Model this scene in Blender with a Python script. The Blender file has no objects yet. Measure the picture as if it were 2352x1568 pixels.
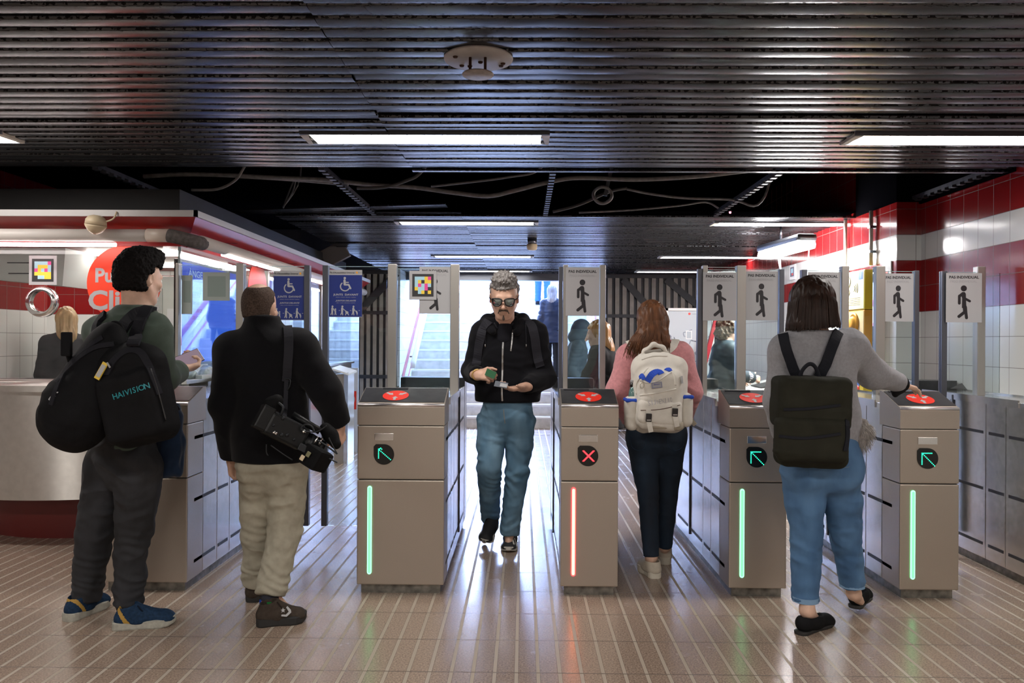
import bpy, bmesh, math, random
import numpy as np
from mathutils import Vector, Matrix

# ------------------------------------------------------------------ camera, world, exposure
SC = bpy.context.scene
ROOT = SC.collection
CAM_H, FPX = 1.35, 1829.0
YAW, ROLL = math.radians(0.8), math.radians(0.32)
cam_data = bpy.data.cameras.new('camera'); cam = bpy.data.objects.new('camera', cam_data); ROOT.objects.link(cam)
cam_data.sensor_width = 36.0; cam_data.lens = 36.0 * FPX / 2352.0
cam_data.clip_start = 0.05; cam_data.clip_end = 200
CAM_R = (Matrix.Rotation(YAW, 3, 'Z') @ Matrix.Rotation(math.pi / 2, 3, 'X') @ Matrix.Rotation(ROLL, 3, 'Z'))
cam.rotation_euler = CAM_R.to_euler(); cam.location = (0, 0, CAM_H)
SC.camera = cam
VS = SC.view_settings
VS.view_transform = 'Standard'; VS.look = 'None'; VS.gamma = 1.0; VS.use_curve_mapping = False
VS.exposure = 0.55
SC.cycles.transparent_max_bounces = 24
W = bpy.data.worlds.new('world'); SC.world = W; W.use_nodes = True
W.node_tree.nodes['Background'].inputs[0].default_value = (0.37, 0.53, 1.0, 1)
W.node_tree.nodes['Background'].inputs[1].default_value = 8.0

def area_light(name, loc, rot, sx, sy, power, color):
    d = bpy.data.lights.new(name, 'AREA'); d.shape = 'RECTANGLE'; d.size = sx; d.size_y = sy
    d.energy = power; d.color = color
    o = bpy.data.objects.new(name, d); o.location = loc; o.rotation_euler = rot; ROOT.objects.link(o)
    return o
# daylight falling down the stairwell from the street
area_light('daylight', (-1.1, 19.2, 5.0), (math.radians(-72), 0, 0), 4.8, 3.0, 4600, (0.40, 0.56, 1.0))

# ------------------------------------------------------------------ helpers: pixels of the 2352x1568 frame to places
def ray(u, v):
    return CAM_R @ Vector(((u - 1176) / FPX, -(v - 784) / FPX, -1.0))
def P(u, v, Y):
    d = ray(u, v); t = Y / d.y
    return Vector((d.x * t, Y, CAM_H + d.z * t))
def PZ(u, v, Z):
    d = ray(u, v); t = (Z - CAM_H) / d.z
    return Vector((d.x * t, d.y * t, Z))
def PX(u, v, X):
    d = ray(u, v); t = X / d.x
    return Vector((X, d.y * t, CAM_H + d.z * t))
def V(*a): return Vector(a)

# ------------------------------------------------------------------ materials
MATS = {}
def _nodes(name):
    m = bpy.data.materials.new(name); m.use_nodes = True
    nt = m.node_tree
    return m, nt, nt.nodes['Principled BSDF']
def N(nt, kind, **kw):
    n = nt.nodes.new(kind)
    for k, v in kw.items(): setattr(n, k, v)
    return n
def mat(name, col, rough=0.5, metal=0.0, noise=0.0, nscale=40.0, bump=0.0, bscale=200.0, stretch=(1, 1, 1),
        spec=0.5, sheen=0.0, emit=None, estr=0.0, coat=0.0, rvar=0.0):
    if name in MATS: return MATS[name]
    m, nt, b = _nodes(name)
    c = (col[0], col[1], col[2], 1)
    b.inputs['Base Color'].default_value = c
    b.inputs['Roughness'].default_value = rough
    b.inputs['Metallic'].default_value = metal
    b.inputs['Specular IOR Level'].default_value = spec
    if rough >= 0.75 and spec == 0.5: b.inputs['Specular IOR Level'].default_value = 0.12
    if sheen: b.inputs['Sheen Weight'].default_value = sheen
    if coat: b.inputs['Coat Weight'].default_value = coat; b.inputs['Coat Roughness'].default_value = 0.1
    if emit is not None:
        b.inputs['Emission Color'].default_value = (*emit, 1); b.inputs['Emission Strength'].default_value = estr
    tc = None
    def coords():
        nonlocal tc
        if tc is None:
            t = N(nt, 'ShaderNodeTexCoord'); tc = N(nt, 'ShaderNodeMapping')
            tc.inputs['Scale'].default_value = stretch
            nt.links.new(t.outputs['Object'], tc.inputs['Vector'])
        return tc.outputs['Vector']
    if noise or rvar:
        n = N(nt, 'ShaderNodeTexNoise'); n.inputs['Scale'].default_value = nscale; n.inputs['Detail'].default_value = 5
        nt.links.new(coords(), n.inputs['Vector'])
        if noise:
            r = N(nt, 'ShaderNodeValToRGB')
            lo = tuple(max(0, x * (1 - noise)) for x in col); hi = tuple(min(1, x * (1 + noise)) for x in col)
            r.color_ramp.elements[0].color = (*lo, 1); r.color_ramp.elements[1].color = (*hi, 1)
            r.color_ramp.elements[0].position = 0.3; r.color_ramp.elements[1].position = 0.7
            nt.links.new(n.outputs['Fac'], r.inputs['Fac']); nt.links.new(r.outputs['Color'], b.inputs['Base Color'])
        if rvar:
            mr = N(nt, 'ShaderNodeMapRange')
            mr.inputs['To Min'].default_value = max(0.02, rough - rvar); mr.inputs['To Max'].default_value = min(1, rough + rvar)
            nt.links.new(n.outputs['Fac'], mr.inputs['Value']); nt.links.new(mr.outputs['Result'], b.inputs['Roughness'])
    if bump:
        n2 = N(nt, 'ShaderNodeTexNoise'); n2.inputs['Scale'].default_value = bscale; n2.inputs['Detail'].default_value = 3
        nt.links.new(coords(), n2.inputs['Vector'])
        bp = N(nt, 'ShaderNodeBump'); bp.inputs['Strength'].default_value = bump; bp.inputs['Distance'].default_value = 0.004
        nt.links.new(n2.outputs['Fac'], bp.inputs['Height']); nt.links.new(bp.outputs['Normal'], b.inputs['Normal'])
    MATS[name] = m
    return m
def glass_mat(name, tint, refl=1.0, rough=0.0, alpha=0.08):
    # thin architectural glass: mostly transparent, fresnel reflection, faint tint
    if name in MATS: return MATS[name]
    m = bpy.data.materials.new(name); m.use_nodes = True; nt = m.node_tree
    for n in list(nt.nodes): nt.nodes.remove(n)
    out = N(nt, 'ShaderNodeOutputMaterial'); tr = N(nt, 'ShaderNodeBsdfTransparent'); gl = N(nt, 'ShaderNodeBsdfGlossy')
    tr.inputs[0].default_value = (*tint, 1); gl.inputs['Roughness'].default_value = rough
    gl.inputs[0].default_value = (1, 1, 1, 1)
    fr = N(nt, 'ShaderNodeFresnel'); fr.inputs['IOR'].default_value = 1.45
    mu = N(nt, 'ShaderNodeMath', operation='MULTIPLY'); mu.inputs[1].default_value = refl
    mx = N(nt, 'ShaderNodeMixShader')
    nt.links.new(fr.outputs[0], mu.inputs[0]); nt.links.new(mu.outputs[0], mx.inputs[0])
    nt.links.new(tr.outputs[0], mx.inputs[1]); nt.links.new(gl.outputs[0], mx.inputs[2])
    nt.links.new(mx.outputs[0], out.inputs[0])
    MATS[name] = m
    return m
def emis(name, col, strength):
    m = mat(name, (0.02, 0.02, 0.02), 0.5, emit=col, estr=strength, spec=0.2)
    if strength < 1.5 or name.startswith('dot_'): m.cycles.emission_sampling = 'NONE'   # too faint to be worth sampling as a lamp
    return m

# ------------------------------------------------------------------ objects: tagging and parenting
WORLD_LOC = {}
def tag(o, label=None, cat=None, group=None, kind=None):
    if label: o['label'] = label
    if cat: o['category'] = cat
    if group: o['group'] = group
    if kind: o['kind'] = kind
    return o
def thing(name, loc, label, cat, group=None):
    o = bpy.data.objects.new(name, None); ROOT.objects.link(o); o.location = loc
    o.empty_display_size = 0.1
    WORLD_LOC[o.name] = Vector(loc)
    return tag(o, label, cat, group)
def link_mesh(name, verts, faces, mats, midx, parent=None, origin=None, smooth=False, smooth_flags=None):
    verts = np.asarray(verts, dtype=np.float64).reshape(-1, 3)
    if parent is not None: org = np.array(WORLD_LOC[parent.name])
    elif origin is not None: org = np.array(origin)
    else:
        lo, hi = verts.min(0), verts.max(0); org = np.array([(lo[0] + hi[0]) / 2, (lo[1] + hi[1]) / 2, lo[2]])
    me = bpy.data.meshes.new(name)
    if isinstance(faces, np.ndarray):
        nf = len(faces); k = faces.shape[1]
        me.vertices.add(len(verts)); me.vertices.foreach_set('co', (verts - org).astype(np.float32).ravel())
        me.loops.add(nf * k); me.loops.foreach_set('vertex_index', faces.astype(np.int32).ravel())
        me.polygons.add(nf); me.polygons.foreach_set('loop_start', np.arange(0, nf * k, k, dtype=np.int32))
        me.update(calc_edges=True)
    else:
        me.from_pydata((verts - org).tolist(), [], faces)
    for m in mats: me.materials.append(m)
    if midx is not None and len(mats) > 1: me.polygons.foreach_set('material_index', np.asarray(midx, dtype=np.int32))
    if smooth_flags is not None: me.polygons.foreach_set('use_smooth', np.asarray(smooth_flags, dtype=bool))
    elif smooth: me.polygons.foreach_set('use_smooth', np.ones(len(me.polygons), dtype=bool))
    me.validate(); me.update()
    o = bpy.data.objects.new(name, me); ROOT.objects.link(o)
    if parent is not None:
        o.parent = parent; WORLD_LOC[o.name] = Vector(org)
    else:
        o.location = org; WORLD_LOC[o.name] = Vector(org)
    return o

def frame_of(z, up=None):
    z = Vector(z).normalized()
    u = Vector(up) if up is not None else (Vector((0, 0, 1)) if abs(z.z) < 0.95 else Vector((0, 1, 0)))
    x = u.cross(z)
    if x.length < 1e-6: x = Vector((1, 0, 0))
    x.normalize(); y = z.cross(x)
    return x, y, z
def smooth_path(pts, n=6):
    pts = [Vector(p) for p in pts]
    if len(pts) < 3: return pts
    out = []
    for i in range(len(pts) - 1):
        p0 = pts[max(i - 1, 0)]; p1 = pts[i]; p2 = pts[i + 1]; p3 = pts[min(i + 2, len(pts) - 1)]
        for j in range(n):
            t = j / n
            out.append(0.5 * ((2 * p1) + (p2 - p0) * t + (2 * p0 - 5 * p1 + 4 * p2 - p3) * t * t + (3 * p1 - p0 - 3 * p2 + p3) * t ** 3))
    out.append(pts[-1])
    return out

class MB:
    """collects shapes (each with its material) and links them as ONE mesh object"""
    def __init__(s, m=None): s.v = []; s.f = []; s.mi = []; s.sm = []; s.mats = []; s.cur = m
    def m(s, m): s.cur = m; return s
    def _mi(s, m=None):
        m = m or s.cur
        if m not in s.mats: s.mats.append(m)
        return s.mats.index(m)
    def add(s, vs, fs, m=None, smooth=False):
        b = len(s.v); s.v.extend(tuple(x) for x in vs); k = s._mi(m)
        for f in fs: s.f.append(tuple(i + b for i in f)); s.mi.append(k); s.sm.append(smooth)
        return s
    def box(s, lo, hi, m=None, bev=0.0, M=None):
        lo = [min(a, b) for a, b in zip(lo, hi)] if False else lo
        if bev <= 0:
            vs = [(x, y, z) for x in (lo[0], hi[0]) for y in (lo[1], hi[1]) for z in (lo[2], hi[2])]
            fs = [(0, 1, 3, 2), (4, 6, 7, 5), (0, 4, 5, 1), (2, 3, 7, 6), (0, 2, 6, 4), (1, 5, 7, 3)]
        else:
            bm = bmesh.new(); bmesh.ops.create_cube(bm, size=1)
            c = [(a + b) / 2 for a, b in zip(lo, hi)]; d = [abs(b - a) for a, b in zip(lo, hi)]
            for v in bm.verts: v.co = Vector((c[0] + v.co.x * d[0], c[1] + v.co.y * d[1], c[2] + v.co.z * d[2]))
            bev = min(bev, min(d) * 0.49)
            bmesh.ops.bevel(bm, geom=bm.edges[:], offset=bev, segments=2, affect='EDGES', profile=0.6)
            bm.verts.index_update()
            vs = [v.co.copy() for v in bm.verts]; fs = [[v.index for v in f.verts] for f in bm.faces]; bm.free()
        if M is not None: vs = [M @ Vector(v) for v in vs]
        return s.add(vs, fs, m)
    def obox(s, c, half, axes, m=None, bev=0.0):
        """box centred at c, half sizes along three axes"""
        ax = [Vector(a).normalized() for a in axes]
        M = Matrix(((ax[0].x, ax[1].x, ax[2].x, c[0]), (ax[0].y, ax[1].y, ax[2].y, c[1]), (ax[0].z, ax[1].z, ax[2].z, c[2]), (0, 0, 0, 1)))
        return s.box([-h for h in half], list(half), m, bev, M)
    def quad(s, a, b, c, d, m=None): return s.add([a, b, c, d], [(0, 1, 2, 3)], m)
    def tube(s, pts, r, m=None, n=8, caps=True, flat=None, smooth=True):
        """swept round (or flat=(w,t) strap) tube; r may be a list"""
        pts = [Vector(p) for p in pts]; K = len(pts); rings = []; px = None
        for i, p in enumerate(pts):
            t = (pts[min(i + 1, K - 1)] - pts[max(i - 1, 0)]).normalized()
            if px is None: x, y, _ = frame_of(t)
            else:
                x = px - t * px.dot(t)
                x = x.normalized() if x.length > 1e-6 else frame_of(t)[0]
                y = t.cross(x)
            px = x; rr = r[i] if isinstance(r, (list, tuple)) else r
            rings.append([p + x * (math.cos(2 * math.pi * j / n) * rr) + y * (math.sin(2 * math.pi * j / n) * rr) for j in range(n)])
        vs = [q for R in rings for q in R]
        fs = [(i * n + j, i * n + (j + 1) % n, (i + 1) * n + (j + 1) % n, (i + 1) * n + j) for i in range(K - 1) for j in range(n)]
        if caps: fs += [tuple(reversed(range(n))), tuple(range((K - 1) * n, K * n))]
        return s.add(vs, fs, m, smooth)
    def strap(s, pts, w, t, nrm, m=None):
        """flat band through pts; nrm = outward normal per point or one vector"""
        pts = [Vector(p) for p in pts]; K = len(pts); vs = []
        for i, p in enumerate(pts):
            d = (pts[min(i + 1, K - 1)] - pts[max(i - 1, 0)]).normalized()
            nn = Vector(nrm[i]) if isinstance(nrm, list) else Vector(nrm)
            nn = (nn - d * nn.dot(d)).normalized(); sd = d.cross(nn)
            ww = w[i] if isinstance(w, (list, tuple)) else w
            h = t / 2
            vs += [p - sd * ww / 2 - nn * h, p + sd * ww / 2 - nn * h, p + sd * (ww / 2) + nn * h, p - sd * (ww / 2) + nn * h]
        fs = [(i * 4 + j, i * 4 + (j + 1) % 4, (i + 1) * 4 + (j + 1) % 4, (i + 1) * 4 + j) for i in range(K - 1) for j in range(4)]
        fs += [(3, 2, 1, 0), tuple(range((K - 1) * 4, K * 4))]
        return s.add(vs, fs, m)
    def lathe(s, c, axis, prof, m=None, n=32, smooth=True, caps=True):
        """prof: list of (radius, height along axis)"""
        x, y, z = frame_of(axis); c = Vector(c); K = len(prof)
        vs = [c + z * h + x * (math.cos(2 * math.pi * j / n) * r) + y * (math.sin(2 * math.pi * j / n) * r) for r, h in prof for j in range(n)]
        fs = [(i * n + j, i * n + (j + 1) % n, (i + 1) * n + (j + 1) % n, (i + 1) * n + j) for i in range(K - 1) for j in range(n)]
        if caps: fs += [tuple(reversed(range(n))), tuple(range((K - 1) * n, K * n))]
        return s.add(vs, fs, m, smooth)
    def prism(s, poly, o, ax, ay, depth, m=None):
        """2-D polygon (list of (a,b)) placed at o along ax, ay and extruded by the vector depth"""
        o = Vector(o); ax = Vector(ax); ay = Vector(ay); dp = Vector(depth); n = len(poly)
        A = [o + ax * a + ay * b for a, b in poly]
        vs = A + [p + dp for p in A]
        fs = [tuple(range(n)), tuple(reversed(range(n, 2 * n)))] + [(i, i + n, (i + 1) % n + n, (i + 1) % n) for i in range(n)]
        return s.add(vs, fs, m)
    def disc(s, o, ax, ay, rx, ry, depth, m=None, n=32):
        return s.prism([(math.cos(2 * math.pi * i / n) * rx, math.sin(2 * math.pi * i / n) * ry) for i in range(n)], o, ax, ay, depth, m)
    def capsule2(s, o, ax, ay, p, q, r, depth, m=None, n=8):
        """flat stroke with round ends in the ax, ay plane"""
        dx, dy = q[0] - p[0], q[1] - p[1]; a = math.atan2(dy, dx)
        poly = [(p[0] + r * math.cos(a + math.pi / 2 + math.pi * i / n), p[1] + r * math.sin(a + math.pi / 2 + math.pi * i / n)) for i in range(n + 1)]
        poly += [(q[0] + r * math.cos(a - math.pi / 2 + math.pi * i / n), q[1] + r * math.sin(a - math.pi / 2 + math.pi * i / n)) for i in range(n + 1)]
        return s.prism(poly, o, ax, ay, depth, m)
    def text(s, txt, o, ax, ay, width=None, height=None, m=None, depth=0.0006, bold=0.0, align='CENTER', shear=0.0):
        """lettering in the ax (reading direction), ay (up) plane; fitted to width and/or cap height"""
        vs, fs = text_geo(txt, bold, shear)
        if not len(vs): return s
        lo, hi = vs.min(0), vs.max(0); w, h = hi[0] - lo[0], hi[1] - lo[1]
        kx = width / w if width else height / h
        ky = height / h if height else kx
        ox = -(lo[0] + hi[0]) / 2 if align == 'CENTER' else -lo[0]
        oy = -(lo[1] + hi[1]) / 2
        ax = Vector(ax).normalized(); ay = Vector(ay).normalized(); nz = ax.cross(ay); o = Vector(o)
        V3 = [o + ax * ((a + ox) * kx) + ay * ((b + oy) * ky) + nz * (depth * (1 if c > 0 else 0)) for a, b, c in vs]
        return s.add(V3, fs, m)
    def build(s, name, parent=None, origin=None):
        return link_mesh(name, s.v, s.f, s.mats, s.mi, parent, origin, smooth_flags=s.sm)

_TXT = {}
def text_geo(txt, bold=0.0, shear=0.0):
    key = (txt, bold, shear)
    if key not in _TXT:
        cu = bpy.data.curves.new('t', 'FONT'); cu.body = txt; cu.size = 1.0; cu.offset = bold; cu.shear = shear
        cu.extrude = 0.01; cu.resolution_u = 3
        o = bpy.data.objects.new('t', cu); ROOT.objects.link(o)
        dg = bpy.context.evaluated_depsgraph_get()
        me = bpy.data.meshes.new_from_object(o.evaluated_get(dg))
        _TXT[key] = (np.array([v.co[:] for v in me.vertices]).reshape(-1, 3), [tuple(p.vertices) for p in me.polygons])
        bpy.data.meshes.remove(me); bpy.data.objects.remove(o); bpy.data.curves.remove(cu)
    return _TXT[key]

# ------------------------------------------------------------------ smooth bodies: signed distance fields meshed with surface nets
_rng = np.random.RandomState(7)
_PERM = _rng.permutation(4096).astype(np.int64)
def vnoise(p):
    """lattice value noise in -1..1 at points (n,3)"""
    p = np.asarray(p, dtype=np.float64); i = np.floor(p).astype(np.int64); f = p - i; f = f * f * (3 - 2 * f)
    def h(dx, dy, dz):
        a = _PERM[(i[:, 0] + dx) & 4095]; a = _PERM[(a + i[:, 1] + dy) & 4095]; a = _PERM[(a + i[:, 2] + dz) & 4095]
        return a / 2047.5 - 1
    x, y, z = f[:, 0], f[:, 1], f[:, 2]
    c00 = h(0, 0, 0) * (1 - x) + h(1, 0, 0) * x; c10 = h(0, 1, 0) * (1 - x) + h(1, 1, 0) * x
    c01 = h(0, 0, 1) * (1 - x) + h(1, 0, 1) * x; c11 = h(0, 1, 1) * (1 - x) + h(1, 1, 1) * x
    return (c00 * (1 - y) + c10 * y) * (1 - z) + (c01 * (1 - y) + c11 * y) * z

class SDF:
    def __init__(s, res=0.006): s.res = res; s.ops = []
    def _rad(s, a, b, r): return None
    def cap(s, a, b, ra, rb=None, k=0.02, sq=(1, 1), up=None, op='add'):
        """tapered limb from a to b; sq squashes the section along its local x, y"""
        s.ops.append(('cap', Vector(a), Vector(b), ra, ra if rb is None else rb, k, sq, up, op)); return s
    def chain(s, pts, rs, k=0.02, sq=(1, 1), up=None, op='add'):
        for i in range(len(pts) - 1): s.cap(pts[i], pts[i + 1], rs[i], rs[i + 1], k, sq, up, op)
        return s
    def ell(s, c, r, axes=None, k=0.02, op='add'):
        s.ops.append(('ell', Vector(c), r, axes, None, k, None, None, op)); return s
    def box(s, c, half, axes=None, rnd=0.01, k=0.01, op='add'):
        s.ops.append(('box', Vector(c), half, axes, rnd, k, None, None, op)); return s
    def plane(s, p, n, k=0.004):
        """cut away everything on the side n points to"""
        s.ops.append(('pla', Vector(p), Vector(n).normalized(), None, None, k, None, None, 'sub')); return s
    def _bb(s, o):
        t = o[0]
        if t == 'cap':
            m = max(o[3], o[4]) * max(max(o[6]), 1); a, b = np.array(o[1]), np.array(o[2])
            return np.minimum(a, b) - m, np.maximum(a, b) + m
        if t in ('ell', 'box'):
            h = np.array(o[2], dtype=float)
            if o[3] is not None:
                A = np.abs(np.array([list(Vector(a).normalized()) for a in o[3]])); h = (A * h[:, None]).sum(0)
            return np.array(o[1]) - h, np.array(o[1]) + h
        return None
    def mesh(s):
        h = s.res; lo = np.full(3, 1e9); hi = -lo
        for o in s.ops:
            if o[8] == 'add':
                a, b = s._bb(o); lo = np.minimum(lo, a); hi = np.maximum(hi, b)
        lo -= 4 * h; hi += 4 * h; n = np.ceil((hi - lo) / h).astype(int) + 1
        D = np.full(n, 1.0, dtype=np.float32)
        gx = [(lo[i] + h * np.arange(n[i])).astype(np.float32) for i in range(3)]
        for o in s.ops:
            t, k, op = o[0], o[5], o[8]
            bb = s._bb(o)
            if bb is None: sl = (slice(None),) * 3
            else:
                mg = k + 5 * h
                i0 = np.clip(np.floor((bb[0] - mg - lo) / h).astype(int), 0, n - 1); i1 = np.clip(np.ceil((bb[1] + mg - lo) / h).astype(int) + 1, 1, n)
                if (i1 <= i0).any(): continue
                sl = tuple(slice(a, b) for a, b in zip(i0, i1))
            X = gx[0][sl[0]][:, None, None]; Y = gx[1][sl[1]][None, :, None]; Z = gx[2][sl[2]][None, None, :]
            if t == 'pla':
                p, nn = o[1], o[2]; d = -((X - p.x) * nn.x + (Y - p.y) * nn.y + (Z - p.z) * nn.z)
            elif t == 'cap':
                a, b, ra, rb, sq, up = o[1], o[2], o[3], o[4], o[6], o[7]
                ab = b - a; L2 = max(ab.length_squared, 1e-9)
                x, y, z = X - a.x, Y - a.y, Z - a.z
                tt = np.clip((x * ab.x + y * ab.y + z * ab.z) / L2, 0, 1)
                px, py, pz = x - tt * ab.x, y - tt * ab.y, z - tt * ab.z
                if sq == (1, 1): dist = np.sqrt(px * px + py * py + pz * pz); kk = 1
                else:
                    ex, ey, ez = frame_of(ab, up)
                    e = (px * ex.x + py * ex.y + pz * ex.z) / sq[0]; g = (px * ey.x + py * ey.y + pz * ey.z) / sq[1]
                    w = px * ez.x + py * ez.y + pz * ez.z
                    dist = np.sqrt(e * e + g * g + w * w); kk = min(sq)
                d = (dist - (ra + (rb - ra) * tt)) * kk
            else:
                c, r, axes = o[1], o[2], o[3]
                x, y, z = X - c.x, Y - c.y, Z - c.z
                if axes is not None:
                    A = [Vector(q).normalized() for q in axes]
                    x, y, z = (x * A[0].x + y * A[0].y + z * A[0].z, x * A[1].x + y * A[1].y + z * A[1].z, x * A[2].x + y * A[2].y + z * A[2].z)
                if t == 'ell':
                    k0 = np.sqrt((x / r[0]) ** 2 + (y / r[1]) ** 2 + (z / r[2]) ** 2)
                    k1 = np.sqrt((x / r[0] ** 2) ** 2 + (y / r[1] ** 2) ** 2 + (z / r[2] ** 2) ** 2)
                    d = k0 * (k0 - 1) / np.maximum(k1, 1e-6)
                else:
                    q = o[4]
                    a, b, e = np.abs(x) - (r[0] - q), np.abs(y) - (r[1] - q), np.abs(z) - (r[2] - q)
                    d = np.sqrt(np.maximum(a, 0) ** 2 + np.maximum(b, 0) ** 2 + np.maximum(e, 0) ** 2) + np.minimum(np.maximum(a, np.maximum(b, e)), 0) - q
            cur = D[sl]
            if op == 'add':
                hh = np.maximum(k - np.abs(cur - d), 0) / k; D[sl] = np.minimum(cur, d) - hh * hh * k * 0.25
            else:
                d = -d; hh = np.maximum(k - np.abs(cur - d), 0) / k; D[sl] = np.maximum(cur, d) + hh * hh * k * 0.25
        return nets(D, lo, h)

def nets(D, lo, h):
    s = (D < 0)
    c = np.zeros(tuple(x - 1 for x in D.shape), dtype=np.int8)
    offs = [(i, j, k) for i in (0, 1) for j in (0, 1) for k in (0, 1)]
    for i, j, k in offs: c += s[i:i + c.shape[0], j:j + c.shape[1], k:k + c.shape[2]]
    idx = np.argwhere((c > 0) & (c < 8))
    ids = np.full(c.shape, -1, dtype=np.int32); ids[idx[:, 0], idx[:, 1], idx[:, 2]] = np.arange(len(idx))
    val = np.stack([D[idx[:, 0] + i, idx[:, 1] + j, idx[:, 2] + k] for i, j, k in offs], 1)
    acc = np.zeros((len(idx), 3)); cnt = np.zeros(len(idx))
    O = np.array(offs, dtype=float)
    for a in range(8):
        for b in range(a + 1, 8):
            if np.abs(O[a] - O[b]).sum() != 1: continue
            va, vb = val[:, a], val[:, b]; m = (va < 0) != (vb < 0)
            t = np.where(m, va / np.where(m, va - vb, 1), 0)
            acc += np.where(m[:, None], O[a] + (O[b] - O[a]) * t[:, None], 0); cnt += m
    verts = lo + h * (idx + acc / cnt[:, None])
    F = []
    for ax in range(3):
        sl0 = [slice(None)] * 3; sl1 = [slice(None)] * 3; sl0[ax] = slice(0, -1); sl1[ax] = slice(1, None)
        ch = np.argwhere(s[tuple(sl0)] != s[tuple(sl1)])
        u, w = (ax + 1) % 3, (ax + 2) % 3
        ok = (ch[:, u] > 0) & (ch[:, w] > 0) & (ch[:, u] < c.shape[u]) & (ch[:, w] < c.shape[w]); ch = ch[ok]
        def cell(du, dw):
            q = ch.copy(); q[:, u] += du; q[:, w] += dw; return ids[q[:, 0], q[:, 1], q[:, 2]]
        Q = np.stack([cell(-1, -1), cell(0, -1), cell(0, 0), cell(-1, 0)], 1)
        inside = s[ch[:, 0], ch[:, 1], ch[:, 2]]
        Q[~inside] = Q[~inside][:, ::-1]
        F.append(Q)
    return verts, np.concatenate(F).astype(np.int64)
def vnormals(v, f):
    n = np.cross(v[f[:, 2]] - v[f[:, 0]], v[f[:, 3]] - v[f[:, 1]]); out = np.zeros_like(v)
    for i in range(4): np.add.at(out, f[:, i], n)
    return out / np.maximum(np.linalg.norm(out, axis=1, keepdims=True), 1e-12)
def relax(v, f, it=1, lam=0.5):
    for _ in range(it):
        acc = np.zeros_like(v); cnt = np.zeros(len(v))
        for i in range(4):
            a, b = f[:, i], f[:, (i + 1) % 4]
            np.add.at(acc, a, v[b]); np.add.at(cnt, a, 1); np.add.at(acc, b, v[a]); np.add.at(cnt, b, 1)
        v = v + lam * (acc / np.maximum(cnt, 1)[:, None] - v)
    return v
def body_mesh(sdf, name, material, parent=None, disp=None, smooth_it=1, paint=None, mats=None):
    """mesh an SDF; disp(v, n) -> offset along the normal; paint(face centres) -> material index"""
    v, f = sdf.mesh(); v = relax(v, f, smooth_it)
    if disp is not None:
        n = vnormals(v, f); v = v + n * disp(v, n)[:, None]
    mi = None
    if paint is not None: mi = paint(v[f].mean(1))
    o = link_mesh(name, v, f, mats or [material], mi, parent, smooth=True)
    return o
def folds(amp=0.004, scale=(9, 9, 22), seed=0.0, fine=0.35):
    """cloth folds: stretched noise ridges"""
    sc = np.array(scale, dtype=float)
    def fn(v, n):
        p = v * sc + seed
        w = np.stack([vnoise(p * 0.6 + 11), vnoise(p * 0.6 + 37), vnoise(p * 0.6 + 71)], 1)
        q = p + 0.9 * w
        a = vnoise(q); r = 1 - 2 * np.abs(a)
        b = vnoise(q * 2.3 + 5)
        return amp * (0.6 * r + 0.5 * a + fine * b)
    return fn
# ------------------------------------------------------------------ setting materials
class NX:
    """tiny node expression writer"""
    def __init__(s, nt): s.nt = nt
    def m(s, op, a, b=None, c=None):
        n = s.nt.nodes.new('ShaderNodeMath'); n.operation = op
        for i, x in enumerate((a, b, c)):
            if x is None: continue
            if isinstance(x, (int, float)): n.inputs[i].default_value = x
            else: s.nt.links.new(x, n.inputs[i])
        return n.outputs[0]
    def mix(s, f, a, b):
        n = s.nt.nodes.new('ShaderNodeMix'); n.data_type = 'RGBA'
        s._in(n.inputs[0], f); s._in(n.inputs[6], a); s._in(n.inputs[7], b)
        return n.outputs[2]
    def _in(s, sock, x):
        if isinstance(x, (int, float)): sock.default_value = x
        elif isinstance(x, tuple): sock.default_value = (*x, 1)
        else: s.nt.links.new(x, sock)
    def noise(s, vec, scale, detail=3):
        n = s.nt.nodes.new('ShaderNodeTexNoise'); n.inputs['Scale'].default_value = scale; n.inputs['Detail'].default_value = detail
        s.nt.links.new(vec, n.inputs['Vector']); return n.outputs['Fac']
    def pos(s):
        t = s.nt.nodes.new('ShaderNodeTexCoord'); x = s.nt.nodes.new('ShaderNodeSeparateXYZ')
        s.nt.links.new(t.outputs['Object'], x.inputs[0]); return t.outputs['Object'], x.outputs[0], x.outputs[1], x.outputs[2]
    def band(s, v, a, b):   # 1 where a < v < b
        return s.m('MULTIPLY', s.m('GREATER_THAN', v, a), s.m('LESS_THAN', v, b))
    def joint(s, v, pitch, off, half):   # 1 near a joint line
        q = s.m('FRACT', s.m('DIVIDE', s.m('ADD', v, off), pitch))
        d = s.m('ABSOLUTE', s.m('SUBTRACT', q, 0.5))
        return s.m('GREATER_THAN', d, 0.5 - half / pitch)
    def bump(s, h, strength, dist, b):
        n = s.nt.nodes.new('ShaderNodeBump'); n.inputs['Strength'].default_value = strength; n.inputs['Distance'].default_value = dist
        s.nt.links.new(h, n.inputs['Height']); s.nt.links.new(n.outputs['Normal'], b.inputs['Normal'])

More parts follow.
